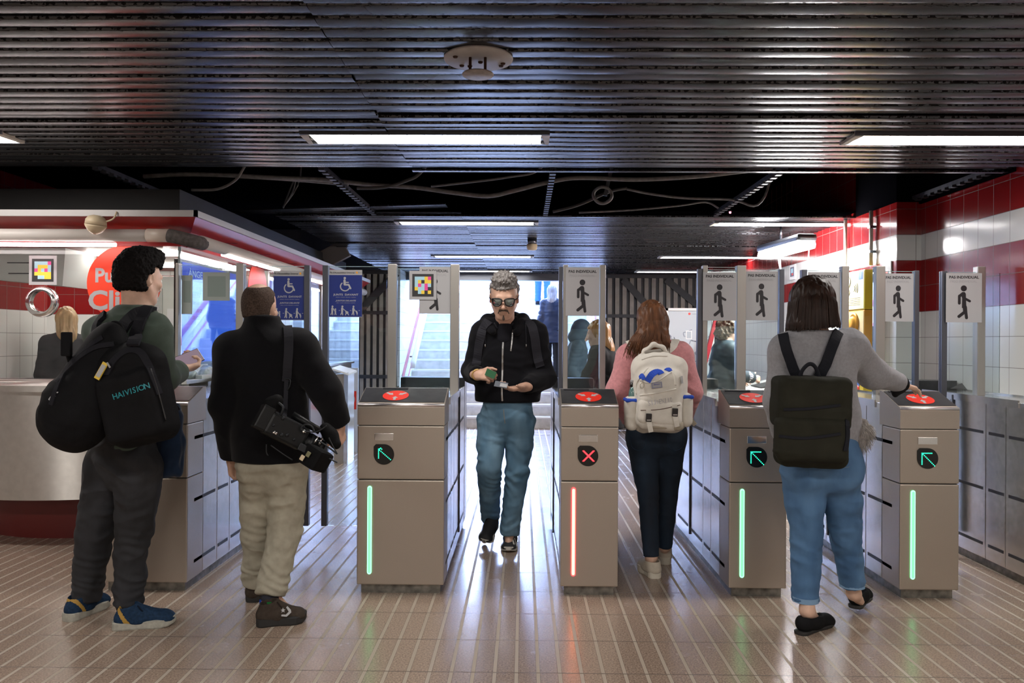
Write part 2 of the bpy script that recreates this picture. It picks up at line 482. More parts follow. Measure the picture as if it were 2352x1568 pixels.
def tile_wall(name, axis, far=False, white=(0.62, 0.625, 0.61), red=(0.22, 0.011, 0.012), bands=True):
    m, nt, b = _nodes(name); e = NX(nt); p, x, y, z = e.pos()
    c = x if axis == 'X' else y
    pitch = 0.178 if axis == 'Y' else 0.195
    if bands:
        r = e.m('ADD', e.band(z, 1.6, 2.0), e.m('GREATER_THAN', z, 2.2))
        if far:   # beyond the conduit the lower red band is a single tile
            r = e.m('ADD', e.m('MULTIPLY', e.band(z, 1.6, 2.0), e.m('ADD', e.m('LESS_THAN', y, 8.25), e.m('MULTIPLY', e.m('GREATER_THAN', y, 8.25), e.m('GREATER_THAN', z, 1.8)))), e.m('GREATER_THAN', z, 2.2))
        col = e.mix(r, white, red)
    else: col = e.mix(0.0, white, red)
    j = e.m('MAXIMUM', e.joint(c, pitch, 0.04 if axis == 'Y' else 0.06, 0.0016), e.joint(z, 0.2, 0.0, 0.0016))
    jc = e.mix(j, col, (0.13, 0.11, 0.10))
    var = e.m('MULTIPLY_ADD', e.noise(p, 1.3, 2), 0.3, 0.82)
    mul = nt.nodes.new('ShaderNodeMix'); mul.data_type = 'RGBA'; mul.blend_type = 'MULTIPLY'; mul.inputs[0].default_value = 0.6
    nt.links.new(jc, mul.inputs[6]); cc = nt.nodes.new('ShaderNodeCombineColor')
    for i in range(3): nt.links.new(var, cc.inputs[i])
    nt.links.new(cc.outputs[0], mul.inputs[7]); nt.links.new(mul.outputs[2], b.inputs['Base Color'])
    nt.links.new(e.m('MULTIPLY_ADD', j, 0.5, 0.13), b.inputs['Roughness'])
    # each tile leans a little differently
    row = e.m('FLOOR', e.m('DIVIDE', z, 0.2)); colm = e.m('FLOOR', e.m('DIVIDE', e.m('ADD', c, 0.04 if axis == 'Y' else 0.06), pitch))
    h = e.m('SUBTRACT', e.m('MULTIPLY', e.noise(p, 2.2, 1), 1.6), e.m('MULTIPLY', j, 0.6))
    e.bump(h, 0.5, 0.004, b)
    return m
M_TILE_Y = tile_wall('wall_tile_side', 'Y'); M_TILE_YF = tile_wall('wall_tile_side_far', 'Y', far=True); M_TILE_X = tile_wall('wall_tile_front', 'X')
M_STAIRWALL = tile_wall('stair_wall_tile', 'Y', white=(0.8, 0.8, 0.8), bands=False)

def floor_material():
    m, nt, b = _nodes('floor_tile'); e = NX(nt); p, x, y, z = e.pos()
    g = e.joint(x, 0.0885, 0.02, 0.0075)        # raised ribs along the passages
    edge = e.m('SUBTRACT', e.joint(x, 0.0885, 0.02, 0.0095), g)
    j = e.joint(y, 0.352, -0.256 + 0.176, 0.0032)
    sp = e.noise(p, 130, 3); sp2 = e.noise(p, 70, 3); big = e.noise(p, 1.1, 3)
    c = e.mix(e.m('SMOOTHSTEP', 0.36, 0.66, sp) if False else e.m('MULTIPLY_ADD', sp, 2.8, -0.9), (0.150, 0.102, 0.076), (0.44, 0.335, 0.262))
    c = e.mix(e.m('MULTIPLY', big, 0.45), c, (0.23, 0.17, 0.13))
    c = e.mix(g, c, (0.38, 0.32, 0.255))
    c = e.mix(e.m('MULTIPLY', edge, 0.6), c, (0.09, 0.065, 0.05))
    c = e.mix(e.m('MULTIPLY', j, 0.85), c, (0.10, 0.075, 0.06))
    nt.links.new(c, b.inputs['Base Color'])
    r = e.m('MULTIPLY_ADD', e.noise(p, 5, 4), 0.16, 0.17)
    r = e.m('ADD', r, e.m('MULTIPLY', g, 0.32)); r = e.m('ADD', r, e.m('MULTIPLY', j, 0.3))
    nt.links.new(r, b.inputs['Roughness']); b.inputs['Specular IOR Level'].default_value = 0.62
    h = e.m('SUBTRACT', e.m('MULTIPLY', sp2, 0.02), e.m('ADD', e.m('MULTIPLY', edge, 0.7), e.m('MULTIPLY', j, 0.7)))
    e.bump(h, 0.35, 0.003, b)
    return m
M_FLOOR = floor_material()

def slat_material():
    m, nt, b = _nodes('ceiling_slat'); e = NX(nt); p, x, y, z = e.pos()
    st = nt.nodes.new('ShaderNodeMapping'); st.inputs['Scale'].default_value = (14, 60, 14); nt.links.new(p, st.inputs['Vector'])
    d = e.noise(st.outputs[0], 4.0, 6); d2 = e.noise(p, 1.2, 3)
    q = e.m('ABSOLUTE', e.m('SUBTRACT', e.m('FRACT', e.m('DIVIDE', y, 0.1)), 0.5))     # dust gathers at the slat edges
    dust = e.m('GREATER_THAN', e.m('ADD', e.m('MULTIPLY', d, 0.9), e.m('MULTIPLY', q, 0.75)), 0.76)
    c = e.mix(dust, (0.054, 0.057, 0.064), (0.005, 0.0045, 0.005))
    nt.links.new(c, b.inputs['Base Color']); b.inputs['Metallic'].default_value = 0.75
    nt.links.new(e.m('ADD', e.m('MULTIPLY_ADD', d2, 0.12, 0.20), e.m('MULTIPLY', dust, 0.4)), b.inputs['Roughness'])
    return m
M_SLAT = slat_material()
M_BLACK = mat('plenum_black', (0.003, 0.003, 0.004), 0.9, spec=0.0)
M_STEEL = mat('satin_steel', (0.45, 0.395, 0.34), 0.42, 0.85, noise=0.06, nscale=420, bump=0.05, bscale=300)
M_STEELH = mat('brushed_steel_side', (0.60, 0.59, 0.58), 0.23, 0.97, noise=0.06, nscale=30, rvar=0.06)
M_CHROME = mat('bright_steel', (0.75, 0.74, 0.73), 0.16, 1.0)
M_DARKSTEEL = mat('dark_steel', (0.16, 0.17, 0.19), 0.35, 0.9)
M_PLINTH = mat('plinth_steel', (0.20, 0.19, 0.17), 0.45, 0.8, noise=0.45, nscale=25)
M_STEP = mat('stair_stone', (0.60, 0.59, 0.58), 0.5, noise=0.14, nscale=12)
M_NOSE = mat('stair_nosing', (0.78, 0.78, 0.78), 0.35)
M_WHITE = mat('white_paint', (0.78, 0.78, 0.78), 0.45)
M_OFFWHITE = mat('aged_white_plastic', (0.55, 0.51, 0.43), 0.5, noise=0.15, nscale=18)
M_CREAM = mat('cream_plastic', (0.62, 0.50, 0.33), 0.5)
M_LAMP = emis('lamp_diffuser', (1.0, 0.945, 0.90), 25.0)
M_LAMPFAR = emis('lamp_diffuser_cool', (1.0, 0.96, 0.95), 20.0)
M_BLACKP = mat('black_plastic', (0.012, 0.012, 0.013), 0.4)
M_RUST = mat('rust', (0.05, 0.025, 0.018), 0.8)

def structure(mb_, name, origin=(0, 0, 0)):
    o = mb_.build(name, None, origin); o['kind'] = 'structure'; return o

CEIL = CAM_H + 1.10
XL, XR, XR2, YB, YLINT, YST = -5.6, 3.10, 2.91, -5.0, 12.9, 12.4
structure(MB(M_FLOOR).quad((XL - 1, YB, 0), (XR + 0.3, YB, 0), (XR + 0.3, YLINT + 0.1, 0), (XL - 1, YLINT + 0.1, 0)), 'floor')

# ceiling of dark metal slats laid across the hall, with an open strip of missing slats
def slats(y0, y1, xa, xb, rnd, seam=-0.72, z0=CEIL, jit=0.0035, skip=()):
    mb = MB(M_SLAT); y = y0; i = 0
    while y < y1 - 0.05:
        for a, b in ((xa, seam - 0.0007), (seam + 0.0007, xb)):
            z = z0 + rnd.uniform(-jit, jit); t = rnd.uniform(-0.0022, 0.0022)
            if rnd.random() < 0.10: z += 0.012
            y_, w = y + 0.011, 0.080
            prof = [(0.0, 0.016)] + [(k / 8, 0.0026 * (2 * k / 8 - 1) ** 2) for k in range(9)] + [(1.0, 0.016)]   # slats are slightly bowed
            K = len(prof); vs = [(xx, y_ + w * p, z + t * (1 - 2 * p) + h) for xx in (a, b) for p, h in prof]
            mb.add(vs, [(k, k + 1, k + 1 + K, k + K) for k in range(K - 1)], smooth=True)
        y += 0.1; i += 1
    return mb
r_ = random.Random(3)
LAMP_X0 = [-4.105, -1.19, 1.735]; LAMP_L = 1.325; LAMP_W = 0.19
near = slats(0.0, 5.1, XL, XR, r_)
near.box((seam_ := -0.72, 5.108, CEIL - 0.006), (XR, 5.150, CEIL + 0.006))
near.m(M_BLACK).quad((XL, YB, CEIL + 0.05), (XR, YB, CEIL + 0.05), (XR, 5.06, CEIL + 0.05), (XL, 5.06, CEIL + 0.05))
near.m(M_SLAT).quad((XL, YB, CEIL), (XR, YB, CEIL), (XR, 0.0, CEIL), (XL, 0.0, CEIL))
structure(near, 'ceiling')
far = slats(7.0, YLINT, -2.2, XR2, r_, seam=-0.55, jit=0.002)
far.box((-2.7, 6.95, CEIL + 0.02), (-0.55, 7.03, CEIL + 0.03), M_SLAT)
a, b = P(560, 489, 6.9), P(1027, 475, 6.85)
for k in range(3):
    o = Vector((0, -0.085 * k, -0.004 * k)); far.add([a + o, b + o, b + o + V(0, 0.07, 0.004), a + o + V(0, 0.07, 0.004), a + o + V(0, 0, 0.012), b + o + V(0, 0, 0.012), b + o + V(0, 0.07, 0.016), a + o + V(0, 0.07, 0.016)],
            [(0, 3, 2, 1), (4, 5, 6, 7), (0, 1, 5, 4), (1, 2, 6, 5), (2, 3, 7, 6), (3, 0, 4, 7)], M_SLAT)
far.m(M_BLACK).quad((-2.2, 7.0, CEIL + 0.05), (XR2, 7.0, CEIL + 0.05), (XR2, YLINT, CEIL + 0.05), (-2.2, YLINT, CEIL + 0.05))
structure(far, 'ceiling')
slab = MB(M_BLACK)
slab.box((XL - 1, YB - 0.2, 3.15), (XR + 0.4, YLINT + 0.15, 3.3))
structure(slab, 'ceiling')

# walls
structure(MB(M_TILE_Y).box((XR, YB, 0), (XR + 0.25, 6.26, 3.2)), 'wall_right')
structure(MB(M_TILE_YF).box((XR2, 6.262, 0), (XR + 0.25, YLINT + 0.1, 3.2)), 'wall_right')
structure(MB(M_TILE_X).box((XR2 + 0.001, 6.255, 0), (XR + 0.05, 6.262, 3.2)), 'trim_1')
structure(MB(M_TILE_Y).box((XL - 0.2, YB, 0), (XL, YLINT + 0.1, 3.2)), 'wall_left')
structure(MB(M_TILE_X).box((XL - 0.2, YB - 0.2, 0), (XR + 0.3, YB, 3.2)), 'wall_front')
M_WALLDARK = mat('dark_panel_wall', (0.05, 0.045, 0.045), 0.6, noise=0.2, nscale=5)
M_REDDARK = mat('dark_red_panel', (0.16, 0.012, 0.014), 0.4)
wb = MB(M_WALLDARK)
wb.box((1.30, YLINT, 0), (XR + 0.2, YLINT + 0.12, 3.2)); wb.box((XL - 0.2, YLINT, 0), (-3.6, YLINT + 0.12, 3.2))
wb.m(M_REDDARK).box((1.9, YLINT - 0.02, 2.02), (2.9, YLINT, 2.4))
structure(wb, 'wall_back')
lin = MB(M_DARKSTEEL).box((-3.6, YLINT - 0.06, 2.335), (1.30, YLINT + 0.12, 3.2)); structure(lin, 'trim_2')

structure(MB(M_BLACK).box((XR - 0.02, 5.06, 2.44), (XR, 7.05, 3.15)).box((XR2 - 0.01, 6.24, 2.455), (XR, 7.0, 3.15)), 'shade_panel')  # black panels added over the wall to stand for the dark of the open strip
# stairs up to the street, two flights with a wall between
st = MB(M_STEP)
for n in range(20):
    y0, z1 = YST + 0.3 * n, 0.172 * (n + 1)
    for xa, xb in ((-3.6, -2.08), (-1.90, 1.30)):
        st.box((xa, y0, z1 - 0.172 if n else 0), (xb, y0 + 0.34, z1), M_STEP)
        st.box((xa, y0 - 0.012, z1 - 0.028), (xb, y0 + 0.04, z1 + 0.003), M_NOSE)
st.box((-3.6, YST + 6.0, 3.2), (1.3, 23, 3.44), M_STEP)
structure(st, 'staircase')
sw = MB(M_STAIRWALL)
sw.box((-3.8, YLINT + 0.1, 0), (-3.6, 23, 5.2)); sw.box((1.30, YLINT + 0.13, 0), (1.5, 23, 5.2)); sw.box((-2.08, YST - 0.15, 0), (-1.90, 19, 4.3))
sw.box((-3.8, 23, 0), (1.5, 23.2, 5.2))
M_PINK = mat('stair_band_red', (0.62, 0.16, 0.22), 0.3)
for X in (-1.897, 1.297):
    for k, (o, w) in enumerate(((0.62, 0.16), (0.30, 0.05))):
        ya, yb = YST + 0.1, YST + 5.8; za, zb = 0.172 * 0.3 + o, 0.172 * 19.3 + o
        sx = -0.004 if X > 0 else 0.004
        sw.add([(X, ya, za), (X, yb, zb), (X, yb, zb + w), (X, ya, za + w), (X + sx, ya, za), (X + sx, yb, zb), (X + sx, yb, zb + w), (X + sx, ya, za + w)],
               [(0, 1, 2, 3), (7, 6, 5, 4), (0, 4, 5, 1), (3, 2, 6, 7)], M_PINK)
structure(sw, 'wall_stairs')
for X, s_, lab in ((-1.78, -1, 'white tubular handrail on the left side wall of the bright stairs'), (1.18, 1, 'white tubular handrail on the right side wall of the bright stairs')):
    t = thing('handrail', (X, YST + 1, 0.172 * 4), lab, 'handrail', None)
    pts = [V(X, YST + 0.5 + 0.3 * n, 0.172 * (n + 2.6) + 0.55) for n in (0, 4, 9, 16)]
    MB(M_WHITE).tube([pts[0] + V(0, -0.02, -0.09)] + pts, 0.045, n=10).build('rail', t)
    for n in (1, 6, 12):
        q = V(X, YST + 0.5 + 0.3 * n, 0.172 * (n + 2.6) + 0.52); MB(M_DARKSTEEL).tube([q, q + V(0, 0, -0.05), q + V(0.10 * s_, 0, -0.05)], 0.012).build('bracket', t)

# ------------------------------------------------------------------ ceiling lamps (the grid carries on behind the camera)
def ceiling_lamp(X0, Yc, lab, grp='recessed ceiling lamps', far_=False, lampm=None):
    t = thing('ceiling_lamp', (X0 + LAMP_L / 2, Yc, CEIL), lab, 'ceiling light', grp)
    z = CEIL - 0.012; w = LAMP_W / 2
    h = MB(M_DARKSTEEL)
    h.box((X0, Yc - w - 0.012, z), (X0 + LAMP_L, Yc - w, z + 0.06)); h.box((X0, Yc + w, z), (X0 + LAMP_L, Yc + w + 0.012, z + 0.06))
    h.box((X0, Yc - w, z + 0.05), (X0 + LAMP_L, Yc + w, z + 0.06)); h.build('housing', t)
    for xa, sgn in ((X0, 1), (X0 + LAMP_L, -1)):
        e = MB(M_OFFWHITE); e.add([(xa, Yc - w, z - 0.002), (xa, Yc + w, z - 0.002), (xa, Yc + w, z + 0.05), (xa, Yc - w, z + 0.05), (xa + 0.045 * sgn, Yc - w, z - 0.002), (xa + 0.02 * sgn, Yc + w, z - 0.002)],
                                   [(0, 1, 2, 3), (0, 4, 5, 1), (3, 4, 0), (2, 1, 5), (3, 2, 5, 4)]); e.build('end_cap', t)
    d = MB(M_WHITE); xa, xb, ya, yb, zl = X0 + 0.046, X0 + LAMP_L - 0.046, Yc - w + 0.002, Yc + w - 0.002, z + 0.006
    d.box((xa, ya, zl + 0.0005), (xb, yb, z + 0.02)); d.quad((xa, ya, zl), (xa, yb, zl), (xb, yb, zl), (xb, ya, zl), lampm or (M_LAMPFAR if far_ else M_LAMP)); d.build('diffuser', t)
    lv = MB(M_WHITE)
    for k in range(1, 14): lv.box((X0 + k * LAMP_L / 14 - 0.002, Yc - w, z + 0.001), (X0 + k * LAMP_L / 14 + 0.002, Yc + w, z + 0.005))
    lv.build('louvre', t)
    return t
ceiling_lamp(LAMP_X0[0], 4.3, 'long white ceiling lamp at the far left, cut by the left edge of the photo')
ceiling_lamp(LAMP_X0[1], 4.3, 'large glowing ceiling lamp near the middle, nearest above the turnstiles')
ceiling_lamp(LAMP_X0[2], 4.3, 'large glowing ceiling lamp at the upper right, cut by the right edge of the photo')
ceiling_lamp(LAMP_X0[1], 7.37, 'thin glowing ceiling lamp left of centre, first beyond the open ceiling strip', far_=True)
ceiling_lamp(LAMP_X0[2], 7.37, 'thin glowing ceiling lamp right of centre, just beyond the open ceiling strip', far_=True)
ceiling_lamp(LAMP_X0[1], 10.27, 'second thin ceiling lamp beyond the open strip, above the walking man', far_=True)
ceiling_lamp(LAMP_X0[2], 10.27, 'second thin ceiling lamp beyond the open strip, ending at the bright tilted batten', far_=True)
ceiling_lamp(LAMP_X0[1], 12.4, 'farthest thin ceiling lamp, just in front of the stair opening', far_=True)
ceiling_lamp(LAMP_X0[2], 12.4, 'farthest thin ceiling lamp, above the dark folding gate on the right', far_=True)
for Yb in (1.0, -2.2):
    for X0 in LAMP_X0:
        ceiling_lamp(X0, Yb, 'ceiling lamp of the grid behind the photographer', 'ceiling lamps behind the photographer', lampm=emis('lamp_diffuser_rear_boost', (1.0, 0.945, 0.88), 52.0))  # unseen rear lamps, set brighter than the others to light people's backs

# bright tilted batten lamp by the right wall
A, B = P(1757, 583, 7.9), P(1855, 556, 7.05)
t = thing('batten_lamp', (A + B) / 2, 'very bright stubby batten lamp hanging askew beside the tiled right wall', 'lamp')
ax = (B - A).normalized(); up = V(0, 0, 1); up = (up - ax * up.dot(ax)).normalized(); sd = ax.cross(up)
L = (B - A).length / 2
MB(emis('batten_glow', (1.0, 0.96, 0.95), 130.0)).obox((A + B) / 2 - up * 0.02, (L, 0.085, 0.035), (ax, sd, up), bev=0.03).build('diffuser', t)
MB(M_DARKSTEEL).obox((A + B) / 2 + up * 0.045, (L * 1.0, 0.095, 0.035), (ax, sd, up), bev=0.03).build('housing', t)
q = A * 0.6 + B * 0.4; MB(M_DARKSTEEL).tube([q + up * 0.07, V(q.x, q.y, CEIL)], 0.012).build('bracket', t)
tag(MB(M_WHITE).tube(smooth_path([P(1858, 562, 7.1), P(1857, 590, 7.1), P(1851, 618, 7.1), P(1847, 640, 7.1)]), 0.004, n=6).build('lamp_cord'), 'thin pale cord dangling from the right end of the tilted batten lamp', 'cord')
tag(MB(M_DARKSTEEL).tube([P(1790, 596, 7.6), P(1793, 625, 7.6), P(1795, 660, 7.6)], 0.012, n=8).build('conduit'), 'short dark pipe hanging below the tilted batten lamp', 'pipe')
for u, v0, v1, Y, r, lab in ((1942, 538, 905, 7.42, 0.016, 'pale vertical conduit on the right wall, left of the yellow help column'), (2001, 515, 612, 6.75, 0.016, 'pale vertical conduit rising from the yellow help column to the ceiling')):
    p0 = P(u, v0, Y); p1 = P(u, v1, Y); X = XR2 - 0.03
    p0 = PX(u, v0, X); p1 = V(X, p0.y, p1.z); p0.z = CEIL
    t = thing('conduit', p1, lab, 'pipe'); MB(M_OFFWHITE).tube([p0, p1], r, n=10).build('pipe', t)
    for f in (0.3, 0.75):
        q = p0.lerp(p1, f); MB(M_DARKSTEEL).box((q.x - 0.02, q.y - 0.025, q.z - 0.01), (XR2, q.y + 0.025, q.z + 0.01)).build('clip', t)

# ------------------------------------------------------------------ things on and in the ceiling
c = P(1099, 131, 2012 / 653.0); c.z = CEIL
t = thing('ceiling_mount', c, 'round white mounting plate with a smaller disc on rods under the slats', 'ceiling fixture')
MB(mat('plate_grey', (0.34, 0.32, 0.31), 0.5, noise=0.1, nscale=20)).lathe(c + V(0, 0, -0.012), (0, 0, 1), [(0.132, 0), (0.134, 0.006), (0.13, 0.012)], n=48).build('plate', t)
for a, d in ((140, 0.09), (120, 0.075), (205, 0.095), (20, 0.10), (35, 0.105), (70, 0.02)):
    MB(M_RUST).lathe(c + V(math.cos(math.radians(a)) * d, math.sin(math.radians(a)) * d, -0.017), (0, 0, 1), [(0.008, 0), (0.01, 0.005)], n=10).build('screw', t)
c2 = P(1099, 172, 0); c2 = c + V(0, -0.035, -0.075)
for dx in (-0.03, 0.028): MB(M_RUST).tube([c + V(dx, -0.03, -0.012), c + V(dx, -0.03, -0.075)], 0.0055).build('rod', t)
MB(mat('stained_plate', (0.30, 0.265, 0.25), 0.5, noise=0.3, nscale=30)).lathe(c + V(0, -0.03, -0.082), (0, 0, 1), [(0.058, 0), (0.061, 0.004), (0.058, 0.008)], n=40).build('disc', t)
c = P(1222, 566, 8.6); c.z = CEIL
t = thing('smoke_detector', c, 'small beige smoke detector on the ceiling above the walking man', 'smoke detector')
MB(M_DARKSTEEL).lathe(c + V(0, 0, -0.05), (0, 0, 1), [(0.05, 0), (0.05, 0.05)]).build('base', t)
MB(M_CREAM).lathe(c + V(0, 0, -0.115), (0, 0, 1), [(0.03, 0), (0.052, 0.01), (0.058, 0.045), (0.055, 0.065)]).build('head', t)

cab = mat('cable_grey', (0.17, 0.16, 0.155), 0.55, noise=0.25, nscale=30)
cabw = mat('cable_dark', (0.06, 0.056, 0.058), 0.6)
CABLES = [
 ([(330, 405), (420, 400), (520, 402), (640, 408), (750, 413), (850, 424), (950, 430), (1040, 442), (1120, 450), (1180, 438), (1260, 418), (1330, 408), (1460, 412), (1600, 405), (1700, 394), (1770, 386)], 5.75, 0.016, cab, 'thick pale cable sagging right across the open ceiling strip'),
 ([(540, 405), (660, 412), (760, 420), (800, 424)], 5.85, 0.012, cab, 'pale cable running alongside the thick one on the left of the open ceiling strip'),
 ([(440, 436), (500, 434), (540, 414), (560, 385)], 5.55, 0.010, cab, 'looped grey cable at the left end of the open ceiling strip'),
 ([(820, 432), (880, 430), (930, 416), (970, 392)], 5.6, 0.012, cabw, 'dark cable rising to the torn slat edge left of centre'),
 ([(990, 428), (1080, 418), (1170, 406), (1240, 388)], 5.9, 0.009, cab, 'thin grey cable rising rightward above the thick sagging cable'),
 ([(1270, 486), (1330, 470), (1400, 440), (1440, 432)], 6.3, 0.012, cabw, 'dark cable rising toward the hanging cable coil'),
 ([(1440, 434), (1500, 446), (1580, 455), (1680, 458), (1740, 470)], 6.3, 0.010, cab, 'grey cable drooping right of the hanging cable coil'),
 ([(1330, 488), (1450, 482), (1560, 472), (1620, 464), (1650, 478)], 6.6, 0.008, cab, 'thin low cable just above the far ceiling edge'),
 ([(650, 478), (668, 430), (678, 410), (672, 440), (650, 475)], 6.2, 0.007, cabw, 'thin dark cable loop hanging in the left of the open ceiling strip'),
]
for pts, Y, r, m_, lab in CABLES:
    pp = [P(u, v, Y) for u, v in pts]; e0 = pp[-1] + V(0.12, 0.05, 0.25); pp += [e0, V(e0.x, e0.y, 3.16)] if r in (0.010, 0.012, 0.009, 0.007) and lab[:4] != 'pale' and 'rising toward' not in lab else []   # every cable ends up at the slab
    tag(MB(m_).tube(smooth_path(pp, 5), r, n=8).build('cable'), lab, 'cable')
ring = [P(1384, 448, 6.2) + V(0.072 * math.cos(a), 0.012 * math.sin(3 * a), 0.062 * math.sin(a)) for a in np.linspace(0, 4 * math.pi, 60)]
tag(MB(cab).tube(ring, 0.013, n=8).build('cable_coil'), 'small coil of cable hanging from a perforated strip in the open ceiling', 'cable coil')
a, b = P(1404, 388, 6.2), P(1390, 450, 6.2); a = a + (a - b) * 2.2; a.z = 3.16
tag(MB(M_DARKSTEEL).strap([a, b], 0.03, 0.003, (0, -1, 0)).build('hanger_strip'), 'short perforated metal strip holding the cable coil', 'hanger')
M_RAIL = mat('carrier_rail', (0.045, 0.045, 0.055), 0.45, 0.6, noise=0.4, nscale=30)
for X, lab in ((-2.8, 'toothed carrier rail left of all others in the open ceiling strip'), (-1.32, 'toothed carrier rail slanting left of centre in the open ceiling strip'), (0.19, 'toothed carrier rail near the middle of the open ceiling strip'), (1.68, 'toothed carrier rail slanting right of centre in the open ceiling strip'), (3.04, 'toothed carrier rail beside the right wall in the open ceiling strip')):
    mb = MB(M_RAIL); mb.box((X - 0.018, 4.9, CEIL + 0.022), (X + 0.018, 7.15, CEIL + 0.048))
    for k in range(20):
        y = 5.16 + k * 0.1
        mb.box((X - 0.02, y, CEIL + 0.006), (X + 0.02, y + 0.045, CEIL + 0.023))
    tag(mb.build('carrier_rail'), lab, 'ceiling rail')

c = P(1677, 488, 6.97)
t = thing('indicator_lamp', c, 'tiny glowing red indicator lamp at the far edge of the open ceiling strip', 'indicator light')
MB(emis('indicator_red', (1.0, 0.12, 0.2), 6.0)).lathe(c + V(0, 0, -0.008), (0, 0, 1), [(0.006, 0), (0.010, 0.006), (0.008, 0.016)], n=12).build('lens', t)
MB(M_BLACKP).box((c.x - 0.012, c.y - 0.012, c.z + 0.008), (c.x + 0.012, c.y + 0.03, c.z + 0.02)).build('base', t)
# ------------------------------------------------------------------ turnstiles
M_HEAD = mat('dark_head_panel', (0.055, 0.057, 0.062), 0.28, 0.4, noise=0.2, nscale=20)
M_GLASS = glass_mat('gate_glass', (0.93, 0.975, 0.97), 0.8)
M_GEDGE = mat('glass_edge', (0.30, 0.42, 0.42), 0.1)
M_POST = mat('post_aluminium', (0.36, 0.345, 0.32), 0.42, 0.85)
M_POSTD = mat('post_dark_edge', (0.10, 0.105, 0.125), 0.4, 0.7)
M_SIGN = mat('sign_white', (0.37, 0.37, 0.38), 0.5)
M_SIGNBACK = mat('sign_back', (0.30, 0.34, 0.32), 0.6)
M_INK = mat('sign_ink', (0.010, 0.009, 0.012), 0.5)
M_GREYINK = mat('sign_grey_ink', (0.30, 0.30, 0.31), 0.5)
M_BLUE = mat('sign_blue', (0.006, 0.020, 0.16), 0.4)
M_REDST = mat('sticker_red', (0.70, 0.025, 0.012), 0.4)
M_GREEN = emis('led_green', (0.10, 1.0, 0.35), 2.6); M_GREENBAR = emis('bar_green', (0.22, 1.0, 0.42), 2.2)
M_LEDG = emis('dot_green', (0.02, 1.0, 0.45), 2.0); M_LEDR = emis('dot_red', (1.0, 0.03, 0.04), 2.6); M_REDBAR = emis('bar_red', (1.0, 0.025, 0.03), 5.5)
M_LED0 = mat('display_black', (0.006, 0.007, 0.007), 0.25)
M_SLOT = mat('vent_slot', (0.02, 0.02, 0.025), 0.5)
YF, YREAR, YG = 4.235, 5.92, 5.22

def walk_sign(mb, u0, u1, v0, v1, Y):
    """white sheet with two lines of writing and a walking figure, pixel box on the plane at depth Y"""
    a, b = P(u0, v1, Y), P(u1, v0, Y); w, h = b.x - a.x, b.z - a.z
    mb.box((a.x, Y - 0.003, a.z), (b.x, Y, b.z), M_SIGN)
    o = V(a.x, Y - 0.0032, b.z); X, Z, D = V(w, 0, 0), V(0, 0, -h), V(0, -0.0008, 0)
    f = lambda x, y: o + X * x + Z * y
    mb.text('PAS INDIVIDUAL', f(0.50, 0.085), (1, 0, 0), (0, 0, 1), width=w * 0.83, height=h * 0.058, m=M_INK, bold=0.028)
    mb.text('PASO INDIVIDUAL', f(0.49, 0.17), (1, 0, 0), (0, 0, 1), width=w * 0.74, height=h * 0.050, m=M_GREYINK)
    # pictogram in sheet millimetres (415 x 585 units)
    q = w / 415.0; ax, ay = V(q, 0, 0), V(0, 0, -h / 585.0)
    lay = [0]
    def cp(p1, p2, r):
        lay[0] += 1; mb.capsule2(o, ax, ay, p1, p2, r, D * (1 + 0.06 * lay[0]), M_INK)
    mb.disc(o + ax * 205 + ay * 182, ax, ay, 35, 35, D, M_INK)
    mb.prism([(172, 248), (190, 226), (215, 226), (228, 245), (236, 420), (184, 414), (186, 300)], o, ax, ay, D, M_INK)
    cp((195, 242), (156, 274), 17); cp((154, 272), (154, 358), 16)
    cp((222, 305), (274, 333), 14); cp((206, 470), (150, 515), 18); cp((218, 405), (222, 460), 24); cp((226, 440), (238, 530), 17)

